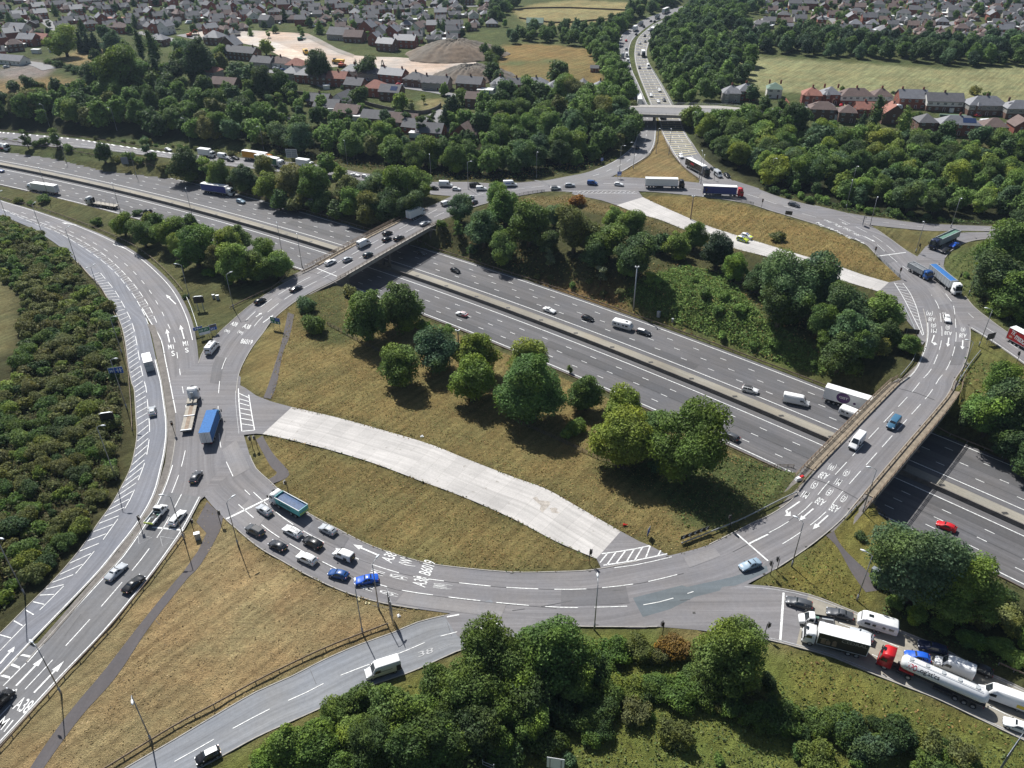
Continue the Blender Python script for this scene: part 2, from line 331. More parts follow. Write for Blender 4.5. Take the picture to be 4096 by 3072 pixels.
def dup(root, loc, rz, label, group=None, scale=None, only=None):
    r = root.copy(); COL.objects.link(r); r.location = loc; r.rotation_euler = (0, 0, rz); r['label'] = label
    if group: r['group'] = group
    if scale: r.scale = scale
    for ch in root.children:
        if only is not None and ch.name not in only: continue
        c = ch.copy(); COL.objects.link(c); c.parent = r
        for g in ch.children:
            d = g.copy(); COL.objects.link(d); d.parent = c
    return r
def sheet(name, poly, z, mat, uvdir=None, kind='structure', thick=0.0):
    """a flat paved sheet with the outline poly (world points)"""
    P = [Vector((p[0], p[1])) for p in poly]; n = len(P)
    v, e, f, *_ = delaunay_2d_cdt(P, [(i, (i+1) % n) for i in range(n)], [], 1, 1e-4)
    b = MB(); b.faces([(q.x, q.y, z) for q in v], [tuple(q) for q in f], mat)
    if thick:
        for i in range(n): b.face([(*P[i], z-thick), (*P[(i+1) % n], z-thick), (*P[(i+1) % n], z), (*P[i], z)], mat)
    d = uvdir or (1, 0)
    b.uv = [(-p[0]*d[1]+p[1]*d[0], p[0]*d[0]+p[1]*d[1]) for p in b.v]
    return b.build(name, kind=kind)
def ribbon(name, S, mat, dz, cols=5, conform=False, kind='structure', step=2.0):
    """a road between two edges; S rows are left xyz, right xyz"""
    Q = cr(S, step); b = MB(); V = []; UV = []; L = 0
    for i, q in enumerate(Q):
        a, c = q[:3], q[3:]
        if i: L += np.linalg.norm(((Q[i]-Q[i-1])[:3]+(Q[i]-Q[i-1])[3:])[:2])/2
        w = np.linalg.norm((a-c)[:2])
        for k in range(cols):
            t = k/(cols-1); p = a+(c-a)*t; z = float(hf(p[0], p[1])) if conform else p[2]
            V.append((p[0], p[1], z+dz)); UV.append((w*t, L))
    F = [(i*cols+k, (i+1)*cols+k, (i+1)*cols+k+1, i*cols+k+1) for i in range(len(Q)-1) for k in range(cols-1)]
    a, b_, c = (np.array(V[k]) for k in F[0][:3])
    if np.cross(b_-a, c-a)[2] < 0: F = [f[::-1] for f in F]
    b.faces(V, F, mat); b.uv = UV
    return b.build(name, kind=kind)
# ------------------------------------------------------------------ the land
def poly(s, up=0.0): return [hit(x, y) for x, y in pts(s)]
def tpoly(c, r, s): return [hit(*p) for p in tpts(c, r, s)]
COVER = np.zeros(XX.shape+(3,)); COVER[:] = (.115, .115, .050)
COVER[YY > 380] = (.095, .112, .045)
def paint(P, col): COVER[inside(P, XX, YY)] = col
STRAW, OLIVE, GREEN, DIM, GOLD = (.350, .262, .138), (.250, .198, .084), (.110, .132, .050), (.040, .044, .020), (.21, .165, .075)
paint(poly('-200,1850,-80,1640,0,1602,137,1459,327,1244,395,1147,440,1070,482,1117,553,1178,665,1244,778,1290,903,1315,962,1327,903,1346,703,1426,553,1497,375,1601,250,1680,100,1850'), STRAW)
paint(poly('-300,450,0,465,75,500,165,570,240,660,280,790,292,950,240,1090,130,1240,0,1365,-300,1600'), (.075, .072, .034))
paint(poly('-200,600,15,600,38,660,30,740,10,770,-200,770'), (.19, .175, .085))
paint(poly('590,690,640,650,713,612,750,640,900,690,1106,770,1311,860,1581,975,1690,1020,1650,1115,1531,1177,1455,1198,1440,1195,1341,1148,1181,1057,1003,989,828,929,630,879,585,867,520,830,515,790,553,735'), OLIVE)
paint(poly('1290,1000,1400,985,1590,985,1700,1015,1690,1060,1640,1110,1560,1150,1500,1140,1390,1060'), GREEN)
paint(poly('640,652,713,612,750,640,760,740,690,745,640,700'), (.11, .115, .045))
paint(poly('567,940,608,946,803,999,1003,1074,1206,1172,1290,1210,1300,1222,1106,1234,903,1210,766,1163,670,1110,590,1045,540,984,520,945'), OLIVE)
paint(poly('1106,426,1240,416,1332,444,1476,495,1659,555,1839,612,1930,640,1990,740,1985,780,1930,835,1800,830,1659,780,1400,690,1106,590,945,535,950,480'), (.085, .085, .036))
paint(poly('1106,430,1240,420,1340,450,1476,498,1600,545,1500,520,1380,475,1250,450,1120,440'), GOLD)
paint(poly('1335,645,1400,600,1480,575,1570,600,1650,690,1820,790,1810,815,1740,805,1600,752,1440,690'), (.15, .20, .058))
paint(poly('1160,600,1330,620,1400,680,1380,685,1250,650,1150,620'), (.20, .13, .06))
paint(poly('1388,426,1500,425,1659,455,1839,515,1960,605,1920,608,1859,590,1659,527,1521,484,1456,456'), (.27, .20, .08))
paint(poly('1316,383,1400,335,1416,290,1420,250,1428,285,1466,350,1511,393,1391,385'), (.27, .20, .095))
paint(poly('1839,481,1934,492,2071,500,2020,520,1981,554,1900,500'), (.17, .15, .065))
paint(poly('2041,560,2054,542,2121,517,2212,516,2212,720,2134,686,2050,600'), (.14, .16, .058))
paint(poly('2096,712,2212,786,2400,900,2400,1000,2050,870,2085,760'), (.18, .175, .06))
paint(poly('1640,1260,1720,1205,1770,1170,1860,1080,1920,1110,1960,1200,2000,1350,1834,1316,1700,1274'), (.22, .20, .06))
paint(poly('1900,1200,2400,1300,2400,1550,2212,1487,2034,1398,1944,1361,1890,1330'), (.085, .092, .038))
paint(poly('1000,1420,1130,1360,1300,1356,1450,1356,1561,1368,1659,1383,1894,1460,2134,1563,2400,1680,2600,2000,200,2000,428,1662,628,1562,873,1460'), (.175, .20, .052))
paint(poly('1000,1405,1130,1356,1300,1354,1561,1366,1659,1381,1894,1458,2034,1514,2134,1562,2134,1580,1894,1480,1659,1400,1400,1372,1130,1375,980,1430,765,1505,640,1570,428,1672,428,1659,553,1592,765,1494'), (.21, .165, .08))
paint(poly('1690,1395,1894,1460,2134,1563,2300,1640,2212,1640,2100,1590,1900,1560,1760,1520,1680,1450'), (.20, .20, .055))
# embankments and belts of trees
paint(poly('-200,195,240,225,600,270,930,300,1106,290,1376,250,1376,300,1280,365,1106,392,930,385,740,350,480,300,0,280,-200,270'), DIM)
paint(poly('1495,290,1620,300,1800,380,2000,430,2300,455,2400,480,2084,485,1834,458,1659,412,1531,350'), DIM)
# fields beyond
paint(poly('-100,184,110,165,210,185,195,205,0,215,-100,215'), (.27, .20, .10))
paint(poly('130,125,165,108,270,95,250,122,180,140,140,137'), (.30, .23, .12))
paint(poly('0,150,60,125,120,145,100,165,0,172,-60,160'), (.27, .235, .22))
paint(poly('1080,100,1140,93,1270,105,1300,150,1300,190,1240,205,1100,190,1060,180'), (.26, .185, .08))
paint(poly('1095,140,1160,132,1270,128,1290,180,1200,190,1120,190'), (.22, .175, .075))
paint(poly('1070,136,1200,128,1230,133,1080,141'), (.13, .16, .07))
paint(poly('1104,22,1160,8,1250,0,1390,8,1350,40,1310,58,1230,58,1130,46'), (.30, .255, .125))
paint(poly('1589,120,1700,127,1850,137,2050,150,2212,143,2330,143,2330,235,2130,222,1950,212,1620,196,1595,168'), (.275, .27, .14))
paint(poly('900,218,955,212,962,235,915,241'), (.26, .22, .11))
def build_land_sheet():
    Z = HF.copy(); sunk = np.zeros(XX.shape, bool)
    for k, st in ST.items():
        q = cr(st, 3.0); sunk |= inside(np.concatenate((q[:, :3], q[::-1, 3:])), XX, YY)
    S = np.arange(-420, 321, 6.0)
    sunk |= inside([mw(s, far_off(s)+1.2) for s in S]+[mw(s, -18.5) for s in S[::-1]], XX, YY)
    sunk |= inside([at(x, y) for x, y in pts('520,835,585,867,828,929,1003,989,1181,1057,1341,1148,1441,1197,1300,1222,1206,1172,1003,1074,803,999,567,938,520,940')], XX, YY)
    sunk |= inside([at(x, y) for x, y in pts('1240,416,1376,413,1456,457,1659,529,1859,592,1950,607,1994,667,2001,720,1985,745,1898,630,1659,555,1426,475')], XX, YY)
    Z[sunk] -= .3
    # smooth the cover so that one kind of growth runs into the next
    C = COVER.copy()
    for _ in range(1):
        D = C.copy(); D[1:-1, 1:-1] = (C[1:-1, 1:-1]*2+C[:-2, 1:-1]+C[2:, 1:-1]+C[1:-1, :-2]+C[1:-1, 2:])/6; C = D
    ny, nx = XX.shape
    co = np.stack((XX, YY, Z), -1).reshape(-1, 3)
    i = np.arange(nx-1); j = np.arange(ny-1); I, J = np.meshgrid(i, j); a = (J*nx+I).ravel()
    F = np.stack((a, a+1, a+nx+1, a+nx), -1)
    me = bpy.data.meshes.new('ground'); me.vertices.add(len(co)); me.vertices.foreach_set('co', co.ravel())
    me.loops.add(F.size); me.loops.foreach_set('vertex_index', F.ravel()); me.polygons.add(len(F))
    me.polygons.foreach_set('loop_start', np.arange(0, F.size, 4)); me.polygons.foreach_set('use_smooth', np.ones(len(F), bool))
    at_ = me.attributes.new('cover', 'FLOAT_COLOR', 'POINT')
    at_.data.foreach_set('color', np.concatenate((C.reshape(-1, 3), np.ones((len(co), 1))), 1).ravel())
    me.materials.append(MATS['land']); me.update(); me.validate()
    link('ground', me, kind='structure')
build_land_sheet()
# ------------------------------------------------------------------ carriageways
ribbon('roundabout_road', ST['ring'], 'asphalt_worn', .020, 7)
RM = {'filter_lane': 'asphalt_blue', 'motorway_slip_road': 'asphalt_worn', 'main_road_approach': 'asphalt_dark', 'exit_road': 'asphalt_exit',
      'motorway_exit_approach': 'concrete_slip', 'slip_to_the_north': 'asphalt_worn', 'branch_road_entry': 'asphalt_worn', 'branch_road_exit': 'asphalt_worn',
      'main_road_departure': 'asphalt_far', 'main_road_arrival': 'asphalt_far', 'motorway_off_slip': 'asphalt_worn'}
for i, (k, m) in enumerate(RM.items()):
    st = ST[k]
    if k == 'motorway_exit_approach':
        ribbon('approach_apron', st[:4], 'asphalt_worn', .036, 5)
        ribbon(k, st[2:], m, .032, 5, True)
    elif k == 'main_road_approach':
        ribbon(k, st[:9], m, .044, 5); ribbon('approach_mouth', st[7:], 'asphalt_worn', .040, 5)
    else: ribbon(k, st, m, .024+.004*(i % 3), 5, k in ('motorway_slip_road', 'filter_lane', 'main_road_departure', 'main_road_arrival', 'motorway_off_slip', 'slip_to_the_north'))
SS = np.arange(-420, 321, 5.0)
ribbon('motorway', np.array([np.concatenate((mw(s, -18.6), mw(s, far_off(s)+1.3))) for s in SS]), 'asphalt_motorway', .02, 14, step=5)
ribbon('motorway_median', np.array([np.concatenate((mw(s, .35), mw(s, 4.6))) for s in SS]), 'concrete_slip', .028, 4, step=5)
sheet('road_repair_patch', [at(*tl(2, 3, *p)) for p in pts('1045,190,1470,80,1510,95,1900,10,2200,-90,2212,-40,1990,60,1500,250,1130,355')], .026, 'asphalt_patch')
sheet('asphalt_apron', [at(x, y) for x, y in pts('506,826,530,838,553,854.5,585,867,630.5,879.5,567,938,553,937,512,941')], .046, 'asphalt_worn')
sheet('asphalt_apron', [at(x, y) for x, y in pts('1341,1148,1381,1169.5,1406,1179.5,1445,1201,1375,1218,1298,1227,1288.5,1207')], .046, 'asphalt_worn')
sheet('asphalt_apron', [at(x, y) for x, y in pts('1376,409,1388.5,426,1332,443.5,1300,433,1261,425,1235,419,1240,410')], .046, 'asphalt_worn')
sheet('asphalt_apron', [at(x, y) for x, y in pts('1920,610,1950,604,1972,626,1998,667,2006,700,2002,735,1992,745,1975,712,1950,682,1925,655,1898,630')], .046, 'asphalt_worn')
def two(a, b):
    A, B = cr([at(*p) for p in pts(a)], .5), cr([at(*p) for p in pts(b)], .5); n = 45
    A = A[np.linspace(0, len(A)-1, n).astype(int)]; B = B[np.linspace(0, len(B)-1, n).astype(int)]
    return np.concatenate((A, B), 1)
X1 = two('630.5,879.5,728,902,828,929.5,928,959.5,1003,989.5,1106,1029.5,1181,1057,1256,1099.5,1341,1148', '567,938,608,946,703,969.5,803,999.5,903,1037,1003,1074.5,1106,1120,1206,1172,1288.5,1207')
X2 = two('1388.5,426,1418.5,440,1456,457,1521,485,1581,505,1659,529,1734,552,1789,567,1859,592,1920,610', '1332,443.5,1381,462,1426,475,1476,495,1526,512,1581,535,1659,555,1691.5,566,1799,600,1839,612,1898,630')
plain('old_stain', (.36, .325, .285), .95, var=.3, scale=1.2)
for s_ in ('175,985,215,975,235,1005,280,1010,325,1015,328,1045,300,1075,262,1115,240,1085,250,1050,205,1015', '325,1075,365,1068,395,1080,385,1100,415,1112,395,1120,345,1112'): sheet('old_stain', [at(*p) for p in tpts(2, 2, s_)], .056, 'old_stain')
ribbon('concrete_crossover_road', X1, 'concrete_pale', .05, 5); ribbon('concrete_crossover_road', X2, 'concrete_pale', .05, 5)
def edge_line(P, z=0.0): return cr([at(x, y, z) for x, y in P], 2)
KERB = [(-.09, -.1), (-.09, .11), (.09, .11), (.09, -.1)]
def kerb(P, mat='kerb_stone', name='kerb', prof=KERB):
    b = MB(); b.sweep(P, prof, mat); return b.build(name, kind='structure')
rq = cr(ST['ring'], 2.0)
def ring_part(i0, i1, side, off=0.0):
    q = cr(ST['ring'][i0:i1+1], 2.0); return q[:, :3] if side == 0 else q[:, 3:]
for i0, i1, sd in ((5, 20, 0), (23, 35, 0), (37, 50, 0), (53, 63, 0), (0, 3, 0), (8, 19, 1), (25, 31, 1), (33, 35, 1), (38, 49, 1), (54, 58, 1), (5, 7, 1)): kerb(ring_part(i0, i1, sd))
for k, sd in (('filter_lane', 0), ('filter_lane', 1), ('main_road_approach', 0), ('main_road_approach', 1), ('exit_road', 0), ('exit_road', 1), ('motorway_exit_approach', 0), ('motorway_exit_approach', 1),
              ('slip_to_the_north', 0), ('slip_to_the_north', 1), ('branch_road_entry', 1), ('branch_road_exit', 0), ('branch_road_exit', 1), ('main_road_departure', 1), ('main_road_arrival', 0), ('main_road_arrival', 1)):
    st = ST[k]
    lo, hi = {'filter_lane': (0, 16) if sd else (0, 22), 'main_road_approach': (3, 11) if sd == 0 else (0, 9), 'exit_road': (2, 14), 'motorway_exit_approach': (2, 11), 'slip_to_the_north': (2, 7) if sd == 0 else (0, 7), 'branch_road_entry': (1, 9), 'branch_road_exit': (1, 9),
              'main_road_departure': (3, 10), 'main_road_arrival': (2, 14)}[k]
    q = cr(st[lo:hi], 2); P = q[:, 3:] if sd else q[:, :3]; P = P.copy(); P[:, 2] = hf(P[:, 0], P[:, 1]); kerb(P)
# the narrow paved island between the filter lane and the approach
isl = [at(x, y) for x, y in pts('78,1394,208,1246,252,1193,302,1130,337,1067,357,1000,363,942,362,900,352,830,340,778,328,724,318,700,334,703,345,732,355,777,365,825,378,892,380,942,370,1004,350,1062,312,1132,262,1204,225,1244,110,1377,85,1402')]
sheet('paved_island', isl, .10, 'concrete_dark', thick=.12)
# worn dirt along the kerbs and foot ways
def path(name, a, b, mat='asphalt_path', z=.05):
    A, B = cr([at(*p) for p in pts(a)], .3), cr([at(*p) for p in pts(b)], .3); n = 30
    A = A[np.linspace(0, len(A)-1, n).astype(int)]; B = B[np.linspace(0, len(B)-1, n).astype(int)]
    Q = np.concatenate((A, B), 1); m = MB(); V = []; UV = []
    for q in Q:
        for p in (q[:3], q[3:]): V.append((p[0], p[1], float(hf(p[0], p[1]))+z)); UV.append((p[0], p[1]))
    m.faces(V, [(2*i, 2*i+1, 2*i+3, 2*i+2) for i in range(n-1)], mat); m.uv = UV
    return m.build(name, kind='structure')
path('footpath', '20,1740,75,1644,150,1539,225,1449,300,1352,383,1250,390,1244,428,1190', '45,1740,95,1659,175,1549,250,1464,325,1352,410,1244,427,1229,452,1190')
sheet('footpath_landing', [at(x, y) for x, y in pts('428,1190,446,1152,424,1128,447,1084,460,1096,482,1118,476,1145,452,1192')], .054, 'asphalt_path')
path('footpath', '622,675,608,740,593,790,580.5,829.5,569,859', '635.5,680,625.5,727,610.5,765,598,829.5,585,862')
path('footpath', '553,950,583,1005,598,1022,580,1036', '567,941,590,980,625,1024,590,1045')
path('footpath', '1784,1157,1811,1185,1844,1244,1870,1280', '1801,1147,1819,1179.5,1879,1240,1900,1275')
# ------------------------------------------------------------------ painted markings
MK = {}
def mb(m='paint_white'):
    if m not in MK: MK[m] = MB()
    return MK[m]
ZK = .066
def stroke(P, w=.15, m='paint_white', z=ZK, dash=None, conform=False, phase=0.0, step=2.0, smooth=True):
    """a painted line through world points P; dash = (mark, gap) in metres"""
    P = np.array(P, float)
    Q = cr(P, step) if smooth and len(P) > 2 else P
    L = np.concatenate(([0], np.cumsum(np.linalg.norm(np.diff(Q[:, :2], axis=0), axis=1))))
    def pos(t): return np.array([np.interp(t, L, Q[:, i]) for i in range(3)])
    segs = [(0, L[-1])]
    if dash:
        segs = []; t = -phase
        while t < L[-1]: segs.append((max(t, 0), min(t+dash[0], L[-1]))); t += dash[0]+dash[1]
    B = mb(m)
    for a, b in segs:
        if b-a < .25: continue
        n = max(1, int((b-a)/3)); R = []
        for k in range(n+1):
            t = a+(b-a)*k/n; p = pos(t); d = pos(min(t+.3, L[-1]))-pos(max(t-.3, 0)); d = d[:2]/(np.linalg.norm(d[:2])+1e-9)
            zz = (float(hf(p[0], p[1])) if conform else p[2])+z
            R.append([(p[0]-d[1]*w/2, p[1]+d[0]*w/2, zz), (p[0]+d[1]*w/2, p[1]-d[0]*w/2, zz)])
        B.strip([r[::-1] for r in R], m)
def lines(c, r, s, w=.15, **k):
    for q in s.split('|'): stroke([ats(c, r, *p) for p in pts(q)], w, **k)
def along(key, frac, i0=0, i1=None, **k):
    q = cr(ST[key][i0:i1], 2.0); stroke(q[:, :3]+(q[:, 3:]-q[:, :3])*frac, smooth=False, **k)
LANE = dict(dash=(6, 3), w=.17)
for i0, i1 in ((9, 17), (25, 37), (39, 52)):
    for f in (.345, .675): along('ring', f, i0, i1, **LANE)
along('ring', .35, 53, 60, **LANE); along('ring', .62, 55, 59, **LANE); along('ring', .5, 0, 4, **LANE); along('ring', .5, 5, 9, **LANE); along('ring', .5, 59, 64, **LANE)
along('ring', .42, 18, 26, dash=(6, 6), w=.15)
for a, b in ((45, 50),): along('ring', .025, a, b, w=.2)
ww = dict(w=.2, conform=True)
along('filter_lane', .955, 2, 16, **ww); along('filter_lane', .42, 2, 21, dash=(6, 3.2), conform=True, w=.16)
along('motorway_slip_road', .90, 0, 12, **ww); along('motorway_slip_road', .40, 3, 15, dash=(3.5, 6), conform=True, w=.15); along('motorway_slip_road', .03, 9, 15, dash=(8, .4), **ww)
along('main_road_approach', .035, 3, 10, **ww); along('main_road_approach', .95, 0, 9, **ww); along('main_road_approach', .50, 0, 9, dash=(6, 3), w=.17); along('main_road_approach', .25, 8, 11, dash=(6, 3), w=.15)
along('exit_road', .52, 2, 14, dash=(6, 3), w=.15, phase=3)
for f in (.33, .67): along('motorway_exit_approach', f, 3, 12, dash=(4, 2), w=.15, conform=True)
along('motorway_exit_approach', .04, 1, 12, conform=True, w=.15, m='paint_worn'); along('motorway_exit_approach', .965, 1, 12, conform=True, w=.15, m='paint_worn')
along('slip_to_the_north', .06, 2, 7, w=.22, conform=True); along('slip_to_the_north', .5, 1, 7, dash=(3, 6), w=.14, conform=True)
along('main_road_departure', .50, 2, 17, dash=(4, 5), **ww); along('main_road_departure', .95, 3, 17, **ww); along('main_road_departure', .05, 3, 17, **ww)
for f in (.36, .66): along('main_road_arrival', f, 2, 16, dash=(4, 5), **ww)
along('main_road_arrival', .05, 3, 17, **ww); along('main_road_arrival', .94, 4, 17, **ww)
along('motorway_off_slip', .55, 1, 11, dash=(4, 5), **ww); along('motorway_off_slip', .86, 1, 11, w=.18, conform=True); along('branch_road_exit', .5, 2, 9, dash=(2, 4), w=.12)
# hatching along the filter lane, the chevron strip and the far off-slip
q = cr(ST['filter_lane'][2:21], 2.0); d = np.concatenate(([0], np.cumsum(np.linalg.norm(np.diff((q[:, :2]+q[:, 3:5])/2, axis=0), axis=1))))
for t in np.arange(0, d[-1]-3, 2.75):
    f = lambda u, v: np.array([np.interp(u, d, q[:, i]) for i in range(3)])*(1-v)+np.array([np.interp(u, d, q[:, 3+i]) for i in range(3)])*v
    stroke([f(t, .03), f(t+2.4, .385)], .2, conform=True)
q = cr(ST['motorway_off_slip'][1:5], 2.0); d = np.linspace(0, len(q)-1, 26).astype(int)
for i in d: stroke([q[i, :3]+(q[i, 3:]-q[i, :3])*.03, q[i, :3]+(q[i, 3:]-q[i, :3])*.14], .9, conform=True)
cl = [hit(*p) for p in tpts(0, 1, '1285,1150,1235,1035,1165,910,1090,810,1000,700,850,570,680,455,500,350,330,285,140,205,20,150')]
cq = [hit(*p) for p in tpts(0, 1, '1355,1130,1300,1010,1225,890,1150,790,1080,710,1000,630,900,545,760,455,640,390,420,290,220,220,25,150')]
stroke(cl, .17, dash=(5, 2.2), conform=True); stroke(cq, .17, dash=(5, 2.2), conform=True)
A, B = cr(cl, 1), cr(cq, 1)
for t in np.linspace(.03, .93, 58):
    a, b = A[int(t*(len(A)-1))], B[int(t*(len(B)-1))]; tg = A[min(int(t*(len(A)-1))+2, len(A)-1)]-A[max(int(t*(len(A)-1))-2, 0)]; tg /= np.linalg.norm(tg)+1e-9
    m_ = (a+b)/2 - tg*1.3; stroke([a, m_, b], .16, conform=True, smooth=False)
# motorway lines: four lanes each way, marks 2 m in 9
ZS = np.arange(-420, 321, 4.0)
for off in ('far', 6.5, -2.5, -17.3):
    stroke([mw(s, far_off(s) if off == 'far' else off) for s in ZS], .28, smooth=False)
for j in (1, 2, 3):
    stroke([mw(s, 6.5+(far_off(s)-6.5)*j/4) for s in ZS], .20, dash=(2, 7), phase=3*j, smooth=False)
    stroke([mw(s, -2.5-14.8*j/4) for s in ZS], .20, dash=(2, 7), phase=2*j+1, smooth=False)
# stop lines
R3 = lambda s: [at((600+x*.30139)/K, (1900+y*.30139)/K) for x, y in pts(s)]
stroke(R3('1015,585,1620,290'), .45); stroke(R3('30,695,445,735'), .4)
lines(2, 2, '1945,1298,2212,1530|2050,1380,2212,1300', .35); lines(3, 3, '135,145,105,565', .4); lines(3, 1, '950,555,1190,523', .45); lines(1, 1, '525,660,700,730', .35); lines(2, 1, '1650,40,1680,0', .4)
# cross hatching on the closed mouths of the crossovers
lines(0, 2, '2060,40,2068,200,2090,410|2150,95,2175,260,2200,400|2090,410,2200,400|2062,128,2160,155|2066,165,2155,190|2070,210,2165,228|2075,252,2172,272|2080,298,2180,316|2084,345,2188,360|2062,80,2150,120', .22)
lines(0, 2, '2035,60,2040,200,2065,430', .12, m='paint_worn')
lines(2, 2, '775,1468,990,1440,1195,1398|790,1568,1100,1520,1340,1468|825,1465,760,1545|898,1455,822,1562|980,1443,900,1550|1055,1430,990,1535|1125,1415,1060,1525|1195,1400,1155,1505|1285,1440,1262,1482', .26)
lines(2, 2, '885,1590,1100,1560,1380,1495', .16)
lines(3, 1, '1090,785,1150,880,1215,1000,1260,1090,1335,1240|1165,790,1225,870,1280,990,1310,1100,1345,1230', .2)
for t in np.linspace(0, 1, 16):
    a, b = np.array(tl(3, 1, 1090+245*t, 790+450*t-30*math.sin(3.1*t))), np.array(tl(3, 1, 1165+180*t+35*math.sin(3.1*t), 800+430*t)); stroke([at(*a), at(*b)], .16)
R7 = lambda s: [at((2400+x*.42017)/K, (500+y*.42017)/K) for x, y in pts(s)]
stroke(R7('-330,640,0,622,355,630'), .18); stroke(R7('-250,662,0,653,355,653'), .18)
for i in range(13): stroke(R7(f'{-215+i*43},{650},{-185+i*43},{632}'), .16)
# loops cut in the road and arrows
def arrow(tail, head, w=.3, turn=None):
    a, b = np.array(tail), np.array(head); d = b-a; L = np.linalg.norm(d); d = d/L; n = np.array((-d[1], d[0], 0)); z = np.array((0, 0, ZK)); B = mb()
    e = a+d*L*.68
    if turn:
        e = a+d*L*.8; B.face([a+n*w/2+z, a-n*w/2+z, e-n*w/2+z, e+n*w/2+z], 'paint_white'); s = n*turn; t = e+s*1.1-d*.1
        q = [e-s*.15+z, e+s*.75+d*.55+z, e+s*.6-d*.25+z, e+s*1.55+d*.9+z, e+s*.75+d*2.0+z, e+s*.62+d*1.15+z, e-s*.15+d*.5+z]; B.face(q[::-1] if turn < 0 else q, 'paint_white')
    else:
        B.face([a+n*w/2+z, a-n*w/2+z, e-n*w/2+z, e+n*w/2+z], 'paint_white'); B.face([e+n*w*1.8+z, e-n*w*1.8+z, b+z], 'paint_white')
RX = lambda x0, y0, k: (lambda x, y: at((x0+x*k)/K, (y0+y*k)/K))
r5, r4, r6 = RX(3100, 1800, .36179), RX(1300, 2200, .24111), RX(3700, 1000, .5252)
T01, T03, T12, T13, T31, T11 = [(lambda c, r: (lambda x, y: hit(*tl(c, r, x, y))))(c, r) for c, r in ((0, 1), (0, 3), (1, 2), (1, 3), (3, 1), (1, 1))]
for f, a, b, t in ((r5, (275, 570), (100, 690), 1), (r5, (425, 650), (265, 785), None), (r5, (585, 725), (415, 880), None), (T12, (1050, 1478), (840, 1388), None), (r6, (70, 648), (48, 712), 1),
                   (r6, (182, 668), (172, 738), None), (r6, (288, 688), (283, 758), None), (T01, (1465, 1300), (1440, 1185), None), (T01, (1592, 1270), (1558, 1150), None), (T03, (140, 950), (385, 695), None),
                   (T03, (295, 1010), (555, 735), None), (T01, (1085, 490), (975, 450), None), (T01, (660, 288), (535, 265), None), (T01, (1520, 970), (1435, 888), None), (T03, (0, 760), (130, 610), None),
                   (T11, (60, 1130), (150, 1065), None), (T11, (0, 1080), (50, 1045), None), (T31, (752, 402), (838, 452), None), (T31, (835, 385), (925, 432), None)):
    arrow(f(*a), f(*b), .32, t)
_cv = bpy.data.curves.new('letters', 'FONT')
def word(txt, bl, br_, tp, m='paint_white', z=ZK):
    """road lettering: bottom left, bottom right and top left corners on the ground"""
    B = mb(m); letters(B, txt, np.array(bl), np.array(br_), np.array(tp), m, np.array((0, 0, z)))
def letters(B, txt, bl, br_, tp, m, off=np.zeros(3), bold=.006):
    _cv.body = txt; _cv.offset = bold; o = bpy.data.objects.new('letters', _cv); dg = bpy.context.evaluated_depsgraph_get()
    me = bpy.data.meshes.new_from_object(o, depsgraph=dg); V = np.array([v.co for v in me.vertices]); F = [tuple(p.vertices) for p in me.polygons]
    bpy.data.objects.remove(o)
    if len(V):
        lo, hi = V.min(0), V.max(0); u = (V[:, :2]-lo[:2])/np.maximum(hi[:2]-lo[:2], 1e-6)
        P = bl+np.outer(u[:, 0], br_-bl)+np.outer(u[:, 1], tp-bl)+off
        e = np.cross(br_-bl, tp-bl)
        B.faces(P, F, m)
    bpy.data.meshes.remove(me)
